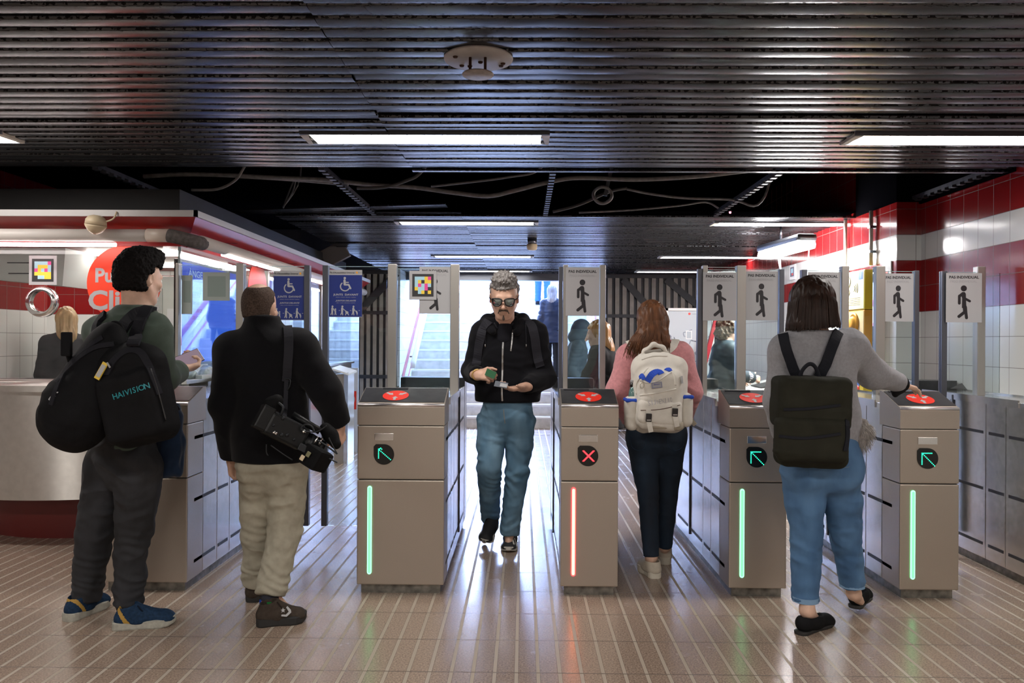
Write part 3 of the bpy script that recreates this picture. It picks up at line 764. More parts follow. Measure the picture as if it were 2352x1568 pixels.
def access_sign(mb, u0, u1, v0, v1, Y, mirror=False):
    a, b = P(u0, v1, Y), P(u1, v0, Y); w, h = b.x - a.x, b.z - a.z
    mb.box((a.x, Y - 0.003, a.z), (b.x, Y, b.z), M_SIGN)
    o = V(a.x, Y - 0.0032, b.z); D = V(0, -0.0008, 0); ax, ay = V(w / 590.0, 0, 0), V(0, 0, -h / 855.0)
    mb.prism([(0, 92), (590, 92), (590, 845), (0, 845)], o, ax, ay, D, M_BLUE)
    o = o + D
    T = lambda s, x, y, W_, H_, m=M_SIGN, **k: mb.text(s, o + ax * x + ay * y, (1, 0, 0), (0, 0, 1), width=w * W_ / 590, height=h * H_ / 855, m=m, **k)
    T("Pla d'Accessibilitat Universal", 235, 48, 440, 34, M_INK)
    T('FGV', 545, 48, 60, 24, M_GREYINK); mb.prism([(480, 28), (510, 30), (514, 66), (482, 62)], o, ax, ay, D, mat('logo_orange', (0.75, 0.33, 0.03), 0.5))
    lay = [0]
    def cp(p1, p2, r):
        lay[0] += 1; mb.capsule2(o, ax, ay, p1, p2, r, D * (1 + 0.05 * lay[0]), M_SIGN)
    mb.disc(o + ax * 280 + ay * 148, ax, ay, 22, 22, D, M_SIGN)
    cp((276, 190), (278, 262), 20); cp((290, 225), (345, 225), 9); cp((280, 268), (350, 268), 15); cp((350, 268), (385, 335), 15)
    arc = [(285 + 82 * math.cos(math.radians(t)), 300 + 78 * math.sin(math.radians(t))) for t in range(25, 240, 12)]
    for p1, p2 in zip(arc, arc[1:]): cp(p1, p2, 10)
    T('JUNTS  DAVANT', 300, 452, 450, 44, bold=0.02); T('seients, cotxets infantils i maletes', 300, 494, 360, 14)
    T('JUNTOS DELANTE', 300, 560, 370, 34, bold=0.02, shear=0.3); T('sillas, coches infantiles y maletas', 300, 598, 340, 13, shear=0.3)
    for x in (62, 240, 440):
        mb.disc(o + ax * x + ay * 662, ax, ay, 17, 17, D, M_SIGN)
        cp((x - 3, 695), (x - 4, 750), 17); cp((x - 8, 760), (x - 28, 810), 8); cp((x, 760), (x + 6, 812), 9)
    mb.disc(o + ax * 115 + ay * 712, ax, ay, 14, 14, D, M_SIGN); cp((115, 738), (115, 775), 12); cp((110, 780), (104, 812), 6); cp((118, 780), (130, 812), 6); cp((75, 700), (105, 745), 7)
    cp((255, 705), (295, 740), 6); mb.prism([(290, 730), (350, 760), (340, 800), (300, 795)], o, ax, ay, D, M_SIGN); cp((300, 800), (298, 815), 7); cp((345, 795), (352, 815), 7)
    cp((455, 715), (475, 745), 6); mb.prism([(478, 742), (500, 735), (520, 790), (496, 798)], o, ax, ay, D, M_SIGN); cp((505, 800), (506, 815), 5)
    for x in (175, 375, 530): cp((x, 735), (x + 14, 735), 2.5); mb.prism([(x + 12, 727), (x + 26, 735), (x + 12, 743)], o, ax, ay, D, M_SIGN)

TAGC = [mat('tag_blue', (0.36, 0.60, 0.70), 0.5), mat('tag_yellow', (0.80, 0.56, 0.05), 0.5), mat('tag_pink', (0.72, 0.06, 0.28), 0.5), mat('tag_black', (0.02, 0.02, 0.022), 0.5)]
def colour_tag(mb, u0, u1, v0, v1, Y, pat):
    a, b = P(u0, v1, Y), P(u1, v0, Y); w, h = b.x - a.x, b.z - a.z; o = V(a.x, Y - 0.0032, b.z); D = V(0, -0.0008, 0)
    mb.box((a.x, Y - 0.003, a.z), (b.x, Y, b.z), M_SIGN)
    ax, ay = V(w, 0, 0), V(0, 0, -h)
    mb.prism([(0.11, 0.11), (0.89, 0.11), (0.89, 0.89), (0.11, 0.89)], o, ax, ay, D, TAGC[3])
    n = len(pat); o = o + D
    for r, row in enumerate(pat):
        for c, ch in enumerate(row):
            if ch == 'k': continue
            s0 = 0.20 + 0.6 * c / n; t0 = 0.20 + 0.6 * r / n; e = 0.6 / n
            mb.prism([(s0, t0), (s0 + e, t0), (s0 + e, t0 + e), (s0, t0 + e)], o, ax, ay, D, TAGC['byp'.index(ch)])

def turnstile(xl, xr, lab, light, glyph, leaves, posts, light_u=None, fixed=True, cover=False):
    """xl, xr: front edges; leaves: dicts with pixel edges at the glass plane; posts: pixel edges"""
    xc = (xl + xr) / 2
    t = thing('turnstile', (xc, YF, 0), lab, 'turnstile', 'row of ticket gates across the hall')
    ZT = 1.017; zb = 1.02; yh = YF + 0.215
    z1, z2 = 0.901, 0.612
    MB(M_PLINTH).box((xl + 0.02, YF + 0.025, 0), (xr - 0.02, YREAR - 0.02, 0.052)).build('plinth', t)
    b = MB(M_STEEL); g = 0.004
    b.box((xl, YF, 0.05), (xr, YF + 0.21, z2 - g), bev=0.006); b.build('lower_panel', t)
    b = MB(M_STEEL); b.box((xl, YF, z2), (xr, YF + 0.21, z1 - g), bev=0.006); b.build('upper_panel', t)
    MB(M_SLOT).box((xl + 0.008, YF + 0.01, z2 - 0.02), (xr - 0.008, YF + 0.2, z1 + 0.02)).build('inner_body', t)
    # head: wedge with a sloping dark glass top and a bright rounded lip
    h = MB(M_STEEL)
    pr = [(YF, z1), (YF, ZT - 0.022), (YF + 0.006, ZT - 0.006), (YF + 0.018, ZT), (yh, ZT + 0.07), (yh + 0.03, ZT + 0.07), (yh + 0.03, z1)]
    n = len(pr); vs = [(xl, y, z) for y, z in pr] + [(xr, y, z) for y, z in pr]
    h.add(vs, [tuple(range(n)), tuple(reversed(range(n, 2 * n)))] + [(i, i + n, (i + 1) % n + n, (i + 1) % n) for i in range(n)])
    h.build('head', t)
    MB(mat('lip_steel', (0.85, 0.82, 0.84), 0.30, 1.0)).tube([(xl + 0.001, YF + 0.006, ZT - 0.010), (xr - 0.001, YF + 0.006, ZT - 0.010)], 0.0095, n=12).build('lip', t)
    sl = V(0, yh - YF - 0.018, 0.07).normalized(); up = V(0, -sl.z, sl.y)
    pn = MB(M_HEAD); pn.obox(V(xc, (YF + 0.022 + yh) / 2, (ZT + ZT + 0.07) / 2) + up * 0.001, ((xr - xl) / 2 - 0.004, (yh - YF) / 2 - 0.012, 0.0025), ((1, 0, 0), sl, up)); pn.build('reader_panel', t)
    o = V(xc - (0.0 if xr - xl < 0.4 else 0.045), YF + 0.105, ZT + 0.031) + up * 0.004
    sk = MB(M_REDST); sk.disc(o, (1, 0, 0), sl, 0.071, 0.066, up * 0.0006)
    for ang, (dx, dy) in ((90, (0, -0.036)), (215, (0.034, 0.022)), (-35, (-0.034, 0.022))):
        a = math.radians(ang); d = V(math.cos(a), 0, 0) + sl * math.sin(a); e = up.cross(d)
        c = o + V(dx, 0, 0) + sl * dy + up * 0.0008
        sk.prism([(-0.024, -0.007), (0.002, -0.007), (0.002, -0.017), (0.024, 0), (0.002, 0.017), (0.002, 0.007), (-0.024, 0.007)], c, d, e, up * 0.0005, M_SIGN)
    sk.build('sticker', t)
    sl2 = MB(M_SLOT).obox(V(xc - 0.06, yh - 0.018, ZT + 0.064) + up * 0.004, (0.07, 0.006, 0.002), ((1, 0, 0), sl, up)); sl2.build('ticket_slot', t)
    # display, label plate, light bar on the front
    lx = xl + 0.068 if light_u is None else light_u
    dx = xl + 0.143
    MB(M_CHROME).box((dx - 0.051, YF - 0.004, 0.818), (dx + 0.051, YF + 0.002, 0.857), bev=0.002).build('label_plate', t)
    o = V(dx, YF - 0.001, 0.745); R = 0.0545
    arc = [(R * math.cos(math.radians(a)), R * math.sin(math.radians(a))) for a in range(-180, 91, 9)]
    poly = [(-R, R - 0.012), (-R + 0.012, R)]
    dsp = MB(M_LED0).prism(list(reversed(arc + [(-R + 0.012, R), (-R, R - 0.012)])), o, (1, 0, 0), (0, 0, 1), V(0, -0.004, 0)); D_ = dsp.build('display', t)
    g_ = MB(M_LEDR if glyph == 'x' else M_LEDG); q = 0.0056
    if glyph == 'x': dots = [(i, i) for i in range(-6, 7)] + [(i, -i) for i in range(-6, 7) if i] + [(i + 1.2, i) for i in range(-6, 7)] + [(i + 1.2, -i) for i in range(-6, 7)]; dots = [(a * 0.8, b * 0.8) for a, b in dots]
    elif glyph == 'a': dots = [(-5, 5 - 1.4 * i) for i in range(7)] + [(-4 + 1.3 * i, 4 - 1.1 * i) for i in range(9)] + [(-3, 6), (-2, 5), (-4, 5.4)]
    else: dots = [(-5.5, 5 - 1.3 * i) for i in range(9)] + [(-5.5 + 1.3 * i, 5) for i in range(8)] + [(-4.5 + 1.2 * i, 4 - 1.2 * i) for i in range(10)]
    for a, b2 in dots: g_.lathe(o + V(a * q, -0.004, b2 * q), (0, -1, 0), [(0.0030, 0), (0.0030, 0.0012)], n=6, smooth=False)
    g_.build('arrow_sign' if glyph != 'x' else 'cross_sign', t)
    if light:
        MB(light).capsule2(V(lx, YF - 0.0015, 0), (1, 0, 0), (0, 0, 1), (0, 0.565), (0, 0.118), 0.0115, V(0, -0.003, 0)).m(emis('bar_glare_green', (0.21, 0.86, 0.37), 1.15) if light is M_GREENBAR else emis('bar_glare_red', (1.0, 0.50, 0.20), 3.0)).capsule2(V(lx, YF - 0.0045, 0), (1, 0, 0), (0, 0, 1), (0, 0.563), (0, 0.120), 0.0072, V(0, -0.001, 0)).build('light_bar', t)  # inner strip is coloured like the overexposed middle of the bar
    # long body behind the head, panels on both sides with vent slots
    bd = MB(M_STEELH)
    seams = [YF + 0.214, YF + 0.42, YF + 0.62, YF + 1.02, YREAR - 0.21]
    for ya, yb in zip(seams, seams[1:]): bd.box((xl + 0.002, ya + 0.0015, 0.052), (xr - 0.002, yb - 0.0015, zb), bev=0.004)
    MB(M_SLOT).box((xl + 0.012, YF + 0.2, 0.06), (xr - 0.012, YREAR - 0.03, zb - 0.006)).build('frame', t)
    for sx in (xl + 0.002, xr - 0.002):
        for zz in (0.815, 0.475, 0.14):
            for ya, yb in ((YF + 0.08, YF + 0.40), (YF + 0.43, YF + 0.60), (YF + 0.64, YF + 1.0), (YF + 1.05, YF + 1.4)):
                bd.box((sx - 0.002, ya + 0.01, zz - 0.009), (sx + 0.002, yb - 0.01, zz + 0.009), M_SLOT)
        bd.box((sx - 0.006 if sx < xc else sx - 0.002, YF + 0.30, zb - 0.03), (sx + 0.002 if sx < xc else sx + 0.006, YREAR - 0.3, zb + 0.012), M_STEELH)
        bd.box((sx - 0.008, YG - 0.008, 0.10), (sx + 0.008, YG + 0.008, zb), M_SLOT)
    bd.build('side_panel', t)
    # rear head facing the other way
    r = MB(M_HEAD); r.box((xl, YREAR - 0.20, 0.052), (xr, YREAR, 1.085), M_STEELH, bev=0.006); r.box((xl + 0.004, YREAR - 0.205, 1.02), (xr - 0.004, YREAR - 0.02, 1.088), M_HEAD); r.build('rear_head', t)
    # posts and glass above
    zt = P(1176, 608, YG).z
    for u0, u1 in posts:
        a, b2 = P(u0, 700, YG).x, P(u1, 700, YG).x
        p = MB(M_POST).box((a, YG - 0.03, zb - 0.01), (b2, YG + 0.03, zt), bev=0.004); p.build('post', t)
    if fixed and len(posts) > 1:
        a, b2 = P(posts[0][1], 700, YG).x, P(posts[1][0], 700, YG).x
        fg = MB(M_GLASS).box((a + 0.001, YG + 0.012, zb), (b2 - 0.001, YG + 0.020, zt - 0.01)); fg.m(M_GEDGE).box((a, YG + 0.0115, zt - 0.011), (b2, YG + 0.0205, zt - 0.008)); fg.build('glass_panel', t)
    for L in leaves:
        a, b2 = P(L['u'][0], 700, YG).x, P(L['u'][1], 700, YG).x; zl = L.get('z', 0.134); ztp = P(1176, L.get('top', 613), YG).z
        lf = MB(M_GLASS).box((a, YG - 0.004, max(zl, 0.134)), (b2, YG + 0.004, ztp - 0.003)); lf.m(M_GEDGE).box((a, YG - 0.0042, ztp - 0.003), (b2, YG + 0.0042, ztp))
        leaf = lf.build('glass_leaf', t)
        if 'edge' in L:
            e0, e1 = P(L['edge'][0], 700, YG).x, P(L['edge'][1], 700, YG).x
            e = MB(M_POSTD).box((e0, YG - 0.022, 0.134), (e1, YG + 0.022, ztp + 0.004), bev=0.003)
            e.build('edge_frame', leaf)
        if 'sign' in L:
            sgn = MB(); (access_sign if L.get('access') else walk_sign)(sgn, *L['sign'], YG - (0.035 if L.get('front') else 0.006)); sgn.build('sign', leaf)
    return t

PXF = 432.0
def fx(u): return P(u, 1140, YF).x
G0 = turnstile(fx(236), fx(430), 'wide steel turnstile at the far left behind the standing men, next to the kiosk', None, 'arrow',
    [dict(u=(562, 712), edge=(700, 713), sign=(628, 702, 622, 735), access=True)], [(407, 414), (545, 562)])
G1 = turnstile(fx(820), fx(1020), 'wide steel turnstile left of the walking man, green bar and short green arrow', M_GREENBAR, 'a',
    [dict(u=(742, 888), edge=(742, 755), sign=(756, 832, 620, 728), access=True), dict(u=(912, 1035), sign=(963, 1036, 613, 720), z=1.02, top=618)], [(892, 912), (1035, 1055)])
G2 = turnstile(fx(1288), fx(1420), 'narrow steel turnstile right of the walking man, with red light bar and red cross', M_REDBAR, 'x',
    [dict(u=(1304, 1376), edge=(1283, 1292), sign=(1299, 1377, 614, 725), z=1.03, front=True, top=614)], [(1293, 1304), (1377, 1390)])
G3 = turnstile(fx(1675), fx(1807), 'narrow steel turnstile left of the woman in grey, green bar and green corner arrow', M_GREENBAR, 'arrow',
    [dict(u=(1618, 1692), edge=(1601, 1612), sign=(1614, 1692, 625, 736), z=1.03, front=True, top=617), dict(u=(1712, 1797), edge=(1788, 1799), sign=(1711, 1787, 623, 735), top=617)], [(1612, 1623), (1690, 1711)])
G4 = turnstile(fx(2067), fx(2203), 'narrow steel turnstile that the woman in grey reaches over, green bar and green corner arrow', M_GREENBAR, 'arrow',
    [dict(u=(1842, 1932), edge=(1839, 1851), sign=(1855, 1930, 625, 740), top=618), dict(u=(2028, 2106), edge=(2098, 2108), sign=(2028, 2098, 628, 738), top=619)], [(1930, 1946), (2008, 2029)])
G5 = turnstile(2.80, 3.095, 'steel turnstile against the tiled right wall, cut by the right edge of the photo', M_GREENBAR, 'arrow',
    [dict(u=(2160, 2242), edge=(2160, 2172), sign=(2172, 2255, 627, 740), front=True, top=620)], [(2240, 2258)], fixed=False)
# glass wing behind the last gate
a, b = P(2258, 640, YG).x, XR
MB(M_GLASS).box((a, YG + 0.002, 1.02), (b, YG + 0.010, P(1176, 622, YG).z)).build('glass_panel', G5)

# colour-block tags stuck to the glass
t = MB(); colour_tag(t, 940, 1003, 622, 688, YG - 0.012, ['bbbyp', 'byykb' if False else 'bykyy', 'bpbpb', 'ybbpk', 'kbykY'.lower()])
tag(t.build('colour_code_tag'), 'colour-block tag in a white frame on the glass left of the walking man', 'sticker')
for u0, u1, v0, v1, lab in ((465, 527, 625, 690, 'grey-green back of a square tag on the glass above the far left turnstile'), (416, 441, 632, 721, 'tall grey-green notice seen from behind at the left post of the far left turnstile')):
    a, b = P(u0, v1, YG), P(u1, v0, YG); m_ = MB(M_SIGNBACK).box((a.x, YG + 0.004, a.z), (b.x, YG + 0.010, b.z))
    w = (b.x - a.x); h = b.z - a.z
    m_.m(mat('sign_back_inner', (0.20, 0.25, 0.23), 0.6)).box((a.x + w * 0.18, YG + 0.0030, a.z + h * (0.14 if w / h > 0.6 else 0.3)), (b.x - w * 0.15, YG + 0.0042, b.z - h * 0.14))
    tag(m_.build('tag_back'), lab, 'sticker')
t = MB(mat('black_card', (0.012, 0.012, 0.014), 0.5)); a, b, c = P(2183, 893, 5.35), P(2222, 895, 5.35), P(2210, 880, 5.45)
t.add([a, b, c, a + V(0, 0.004, 0.002), b + V(0, 0.004, 0.002), c + V(0, 0.004, 0.002)], [(0, 1, 2), (5, 4, 3), (0, 3, 4, 1), (1, 4, 5, 2), (2, 5, 3, 0)])
tag(t.build('black_triangle'), 'small black triangle standing behind the glass of the rightmost turnstile', 'card')

# one more barrier post far behind the wide gate
c = P(790, 1060, 8.7); x0, x1 = P(768, 900, 8.7).x, P(800, 900, 8.7).x
t = thing('barrier_cabinet', (x0, 8.7, 0), 'slim steel barrier cabinet far back, seen past the sleeve of the man in black fleece', 'barrier')
MB(M_STEEL).box((x0, 8.7, 0), (x1 - 0.03, 9.0, 0.98)).build('body', t)
MB(M_CHROME).box((x1 - 0.045, 8.68, 0), (x1, 9.0, 1.0)).build('edge_post', t)
MB(M_WHITE).add([(x0 - 0.02, 8.66, 1.03), (x1 + 0.01, 8.66, 0.97), (x1 + 0.02, 9.05, 0.99), (x0 - 0.02, 9.05, 1.05), (x0 - 0.02, 8.66, 1.05), (x1 + 0.01, 8.66, 0.99), (x1 + 0.02, 9.05, 1.01), (x0 - 0.02, 9.05, 1.07)],
                [(0, 3, 2, 1), (4, 5, 6, 7), (0, 1, 5, 4), (1, 2, 6, 5), (2, 3, 7, 6), (3, 0, 4, 7)]).build('top', t)
xa, xb = P(800, 900, 9.6).x, P(822, 900, 9.6).x
t = thing('rear_barrier', (xa, 9.6, 0), 'pale barrier with a red sticker behind the slim barrier cabinet', 'barrier')
MB(mat('pale_panel', (0.55, 0.58, 0.66), 0.4)).box((xa - 0.05, 9.6, 0), (xb, 9.64, 1.02)).build('panel', t)
c = V((xa + xb) / 2 - 0.01, 9.598, 0.62); s_ = MB(M_REDST).box((c.x - 0.05, c.y - 0.003, c.z - 0.10), (c.x + 0.05, c.y, c.z + 0.12))
s_.m(M_SIGN).disc(c + V(0, -0.003, 0.02), (1, 0, 0), (0, 0, 1), 0.035, 0.05, V(0, -0.001, 0)); s_.build('sticker', t)
# ------------------------------------------------------------------ ticket kiosk on the left
M_FASCIA = mat('kiosk_fascia_red', (0.33, 0.012, 0.012), 0.35)
M_RIM = mat('kiosk_rim', (0.42, 0.40, 0.39), 0.4, 0.3)
M_KGLASS = glass_mat('kiosk_glass', (0.94, 0.97, 0.96), 0.30)
M_PIPE = mat('pale_pipe', (0.62, 0.58, 0.54), 0.4)
M_FOAM = mat('grey_foam', (0.10, 0.09, 0.085), 0.9, noise=0.3, nscale=40)
M_TUBE = emis('kiosk_tube', (1.0, 0.86, 0.84), 14.0)
M_DKBROWN = mat('bulkhead_brown', (0.008, 0.007, 0.007), 0.6, noise=0.2, nscale=8)
M_COUNTER = mat('counter_steel', (0.62, 0.60, 0.57), 0.36, 1.0, noise=0.06, nscale=20)
for _k, _v in (('Anisotropic', 0.9), ('Anisotropic Rotation', 0.25)): M_COUNTER.node_tree.nodes['Principled BSDF'].inputs[_k].default_value = _v
KX, KY, KYE = -2.30, 5.30, 10.6           # glass corner, far end
RXc, RYc, RZ = -2.045, 4.95, 2.155        # roof corner
K = thing('ticket_kiosk', (-3.9, 5.4, 0), 'glazed ticket kiosk with red roof edge, steel front and lit lamp tubes at the left', 'kiosk')
XW = XL + 0.001
# roof: rim, sloping red soffit down to the glass head
rf = MB(M_RIM); rf.box((XW, RYc, RZ - 0.035), (RXc, RYc + 0.02, RZ + 0.005)); rf.box((RXc - 0.02, RYc, RZ - 0.035), (RXc, KYE, RZ + 0.005)); rf.box((XW, RYc + 0.02, RZ - 0.002), (RXc - 0.02, KYE, RZ + 0.005)); rf.build('roof_rim', K)
zi, xi, yi = 2.045, KX + 0.14, KY - 0.16
so = MB(M_FASCIA)
so.add([(XW, RYc + 0.012, RZ - 0.034), (RXc - 0.012, RYc + 0.012, RZ - 0.034), (xi, yi, zi), (XW, yi, zi)], [(0, 1, 2, 3)])
so.add([(RXc - 0.012, RYc + 0.012, RZ - 0.034), (RXc - 0.012, KYE, RZ - 0.034), (xi, KYE, zi), (xi, yi, zi)], [(0, 1, 2, 3)])
for k in range(1, 8):
    y = RYc + 0.75 * k; so.m(M_BLACKP).box((xi, y, zi - 0.001), (RXc - 0.014, y + 0.006, zi + 0.001), M=None)
    so.m(M_FASCIA)
so.build('soffit', K)
hd = MB(M_FASCIA)
hd.box((XW, KY - 0.03, 1.972), (KX + 0.02, KY + 0.05, 2.05)); hd.box((KX - 0.06, KY + 0.05, 1.972), (KX + 0.03, KYE, 2.05)); hd.build('head_beam', K)
MB(M_FASCIA).box((XW, yi, 2.042), (KX + 0.14, KYE, 2.055)).build('ceiling_board', K)
gl = MB(M_KGLASS); gl.box((XW, KY, 1.09), (KX - 0.012, KY + 0.010, 1.975)); gl.m(M_GEDGE).box((KX - 0.012, KY - 0.004, 1.05), (KX + 0.002, KY + 0.012, 1.975)); gl.build('front_glass', K)
gs = MB(M_KGLASS); gs.box((KX - 0.008, KY + 0.014, 1.05), (KX + 0.002, KYE, 1.975)); gs.build('side_glass', K)
for y in (7.1, 9.0):
    MB(M_POST).box((KX - 0.02, y, 1.05), (KX + 0.012, y + 0.045, 1.975)).build('mullion', K)
# curved steel counter with a red base
def plan(inset, z, n=40):
    R0 = 1.26 - inset; return [(-3.2 + R0 * math.sin(t), 6.31 - R0 * math.cos(t)) for t in np.linspace(-1.25, 0.80, n)]
def wall_along(mb, pts, z0, z1):
    vs = [(x, y, z0) for x, y in pts] + [(x, y, z1) for x, y in pts]; n = len(pts)
    mb.add(vs, [(i, i + 1, i + 1 + n, i + n) for i in range(n - 1)], smooth=True); return mb
cpl = plan(0, 0)
c_ = MB(M_COUNTER); wall_along(c_, cpl, 0.315, 1.01); c_.build('counter_front', K)
tb = MB(M_COUNTER); wall_along(tb, plan(-0.012, 0), 1.01, 1.05); tp = plan(-0.012, 0); n = len(tp)
tb.add([(x, y, 1.05) for x, y in tp] + [(KX - 0.02, 5.8, 1.05), (-4.4, 5.95, 1.05)], [tuple(range(n + 2))]); tb.add([(x, y, 0.315) for x, y in cpl] + [(KX - 0.02, 5.8, 0.315), (-4.4, 5.95, 0.315)], [tuple(reversed(range(n + 2)))]); tb.build('counter_top', K)
wall_along(MB(mat('kiosk_base_red', (0.12, 0.005, 0.004), 0.45)), plan(0.30, 0), 0, 0.315).build('base', K)
MB(M_WALLDARK).box((XW, 5.95, 0), (KX - 0.31, 6.0, 1.05)).build('front_wall', K)
sdw = MB(M_STEELH); sdw.box((KX - 0.3, 5.76, 0.0), (KX + 0.01, KYE, 1.05)); sdw.build('side_counter', K)
MB(M_COUNTER).box((KX - 0.45, 5.3, 1.052), (KX + 0.05, KYE, 1.075)).build('shelf', K)
# pipes with lamp tubes under the roof
zp = 2.015
fp = MB(M_PIPE).tube([(XW, 5.06, zp), (RXc - 0.35, 5.06, zp)], 0.040, n=16)
fp.m(mat('pipe_band', (0.55, 0.47, 0.40), 0.4)).tube([(RXc - 0.36, 5.06, zp), (RXc - 0.22, 5.06, zp)], 0.043, n=16); fp.build('front_pipe', K)
MB(M_FOAM).tube(smooth_path([(RXc - 0.225, 5.06, zp), (RXc - 0.15, 5.07, zp - 0.015), (RXc - 0.085, 5.14, zp - 0.03), (RXc - 0.08, 5.24, zp - 0.03)], 5), 0.044, n=14).build('foam_elbow', K)
MB(M_PIPE).tube([(RXc - 0.08, 5.22, zp - 0.02), (RXc - 0.08, KYE, zp - 0.02)], 0.042, n=16).build('side_pipe', K)
MB(M_TUBE).tube([(XW, 5.08, zp - 0.058), (-2.62, 5.08, zp - 0.058)], 0.013, n=8).build('front_lamp', K)
for ya, yb in ((5.62, 6.85), (7.25, 8.4), (8.9, 10.0)):
    MB(M_TUBE).box((RXc - 0.105, ya, zp - 0.072), (RXc - 0.055, yb, zp - 0.045), bev=0.01).build('side_lamp', K)
MB(M_TUBE).box((KX - 0.16, KY + 0.1, 1.962), (KX - 0.12, 7.0, 1.972)).build('inner_lamp', K)
for yl in (6.3, 7.3):
    MB(emis('inner_tube', (1.0, 0.95, 0.88), 20.0)).box((-5.2, yl, 2.02), (-2.75, yl + 0.07, 2.04)).build('inner_lamp', K)
# round red sign, printed on the front glass
o = P(285, 650, KY - 0.004); R_ = 0.25
ds = MB(mat('sign_red', (0.80, 0.05, 0.015), 0.4, emit=None)).disc(o, (1, 0, 0), (0, 0, 1), R_, R_, V(0, -0.003, 0), n=48)
ds.text('Punt', P(219, 632, KY - 0.0074), (1, 0, 0), (0, 0, 1), height=0.098, m=M_SIGN, bold=0.03, align='LEFT')
ds.text('Client', P(203, 689, KY - 0.0074), (1, 0, 0), (0, 0, 1), width=0.475, height=0.135, m=M_SIGN, bold=0.03, align='LEFT'); ds.build('round_sign', K)
d2 = MB(mat('sign_red', (0.80, 0.05, 0.015), 0.4)).prism([(0.24 * math.cos(a), 0.25 * math.sin(a)) for a in np.linspace(0, 2 * math.pi, 32)[:-1]], (KX + 0.004, 6.85, 1.78), (0, 1, 0), (0, 0, 1), V(0.003, 0, 0)); d2.build('side_sign', K)
# talk-through ring
o = P(98, 693, KY); MB(M_CHROME).lathe(o + V(0, -0.03, 0), (0, 1, 0), [(0.072, 0), (0.1, 0), (0.104, 0.012), (0.1, 0.05), (0.075, 0.05), (0.072, 0.0)], n=40, caps=False).build('speech_ring', K)
t = MB(); colour_tag(t, 67, 131, 587, 654, KY - 0.004, ['bbbbp', 'byyyb', 'pybpb', 'yyyyy', 'kbbyy']); tag(t.build('colour_code_tag'), 'colour-block tag in a white frame on the kiosk glass above the metal ring', 'sticker')
# dark bulkhead over the kiosk
bk = MB(M_DKBROWN); bk.box((XW, 5.45, RZ + 0.006), (KX - 0.07, KYE, 2.385))
o = bk.build('trim_3', None, (0, 0, 0)); o['kind'] = 'structure'
# white sensor ball under the roof rim, with its wire
c = P(218, 516, 4.93)
t = thing('dome_sensor', c, 'cream ball-shaped sensor hanging on the front roof edge of the kiosk', 'sensor')
MB(M_CREAM).lathe(c + V(0, 0, -0.055), (0.15, -0.1, 1), [(0.012, -0.004), (0.04, 0.012), (0.062, 0.045), (0.064, 0.055)], n=28).build('lower_shell', t)
MB(M_CREAM).lathe(c + V(0, 0, -0.055), (0.15, -0.1, 1), [(0.063, 0.057), (0.060, 0.085), (0.045, 0.105), (0.02, 0.115)], n=28).build('upper_shell', t)
MB(M_CREAM).tube(smooth_path([c + V(0.05, 0, 0.02), P(250, 507, 4.93), P(262, 500, 4.93), P(268, 486, 4.945)]), 0.005, n=6).build('wire', t)
# tilted grey board at the far end of the roof
c = P(770, 583, 9.4); t = MB(mat('grey_board', (0.16, 0.14, 0.13), 0.6)); d = math.radians(-28)
t.obox(c, (0.15, 0.04, 0.105), ((math.cos(d), 0, -math.sin(d)), (0, 1, 0), (math.sin(d), 0, math.cos(d))), bev=0.004)
t.m(M_DARKSTEEL).tube([c + V(0.05, 0, 0.08), V(c.x + 0.05, c.y, CEIL + 0.05)], 0.008)
tag(t.build('tilted_board'), 'dark grey board hanging tilted at the far end of the kiosk roof', 'board')

# ---- inside the kiosk
o = MB(M_TILE_Y).box((-4.50, 6.01, 0), (-4.40, 7.3, 2.04)).build('wall_kiosk', None, (0, 0, 0)); o['kind'] = 'structure'
o = MB(M_TILE_X).box((-5.5, 8.0, 0), (KX - 0.05, 8.1, 2.04)).build('wall_kiosk', None, (0, 0, 0)); o['kind'] = 'structure'
M_DOORG = mat('door_grey', (0.30, 0.31, 0.29), 0.5)
dr = MB(M_DOORG).box((-4.2, 7.94, 0), (-3.45, 7.99, 1.98)); d_ = dr.build('door_1', None, (0, 0, 0)); d_['kind'] = 'structure'
MB(mat('door_frame_grey', (0.22, 0.23, 0.22), 0.5)).box((-4.12, 7.93, 0.02), (-3.62, 7.942, 1.86)).build('door_leaf', d_)
MB(M_SIGN).box((-3.57, 7.935, 1.46), (-3.49, 7.942, 1.66)).build('notice', d_)
# big information screen along the side window
S = thing('information_screen', (KX - 0.06, 6.1, 1.15), 'large blue glowing information screen behind the side glass of the kiosk', 'screen')
ya, yb, za, zb_ = 5.44, 6.70, 1.19, 1.885; xs = KX - 0.045
M_SCR = emis('screen_blue', (0.045, 0.15, 1.0), 0.62); M_SCR2 = emis('screen_header', (0.004, 0.06, 0.80), 0.55); M_SCR3 = emis('screen_low', (0.0, 0.12, 1.0), 0.62); M_SCRT = emis('screen_white', (0.55, 0.70, 1.0), 0.6); M_SCRL = emis('screen_light', (0.13, 0.26, 1.0), 0.72); M_SCRD = emis('screen_dark_ink', (0.01, 0.03, 0.30), 0.4)
MB(M_BLACKP).box((xs - 0.05, ya - 0.02, za - 0.02), (xs - 0.002, yb + 0.02, zb_ + 0.02), bev=0.005).build('case', S)
MB(M_BLACKP).box((xs - 0.05, 6.02, 1.075), (xs - 0.02, 6.12, 1.2)).build('stand', S)
sc = MB(M_SCR); sc.quad((xs, ya, za), (xs, yb, za), (xs, yb, zb_), (xs, ya, zb_))
sc.m(M_SCR2).box((xs, ya, zb_ - 0.12), (xs + 0.001, yb, zb_)); sc.m(M_SCR3).box((xs, ya, za), (xs + 0.001, yb, za + 0.25))
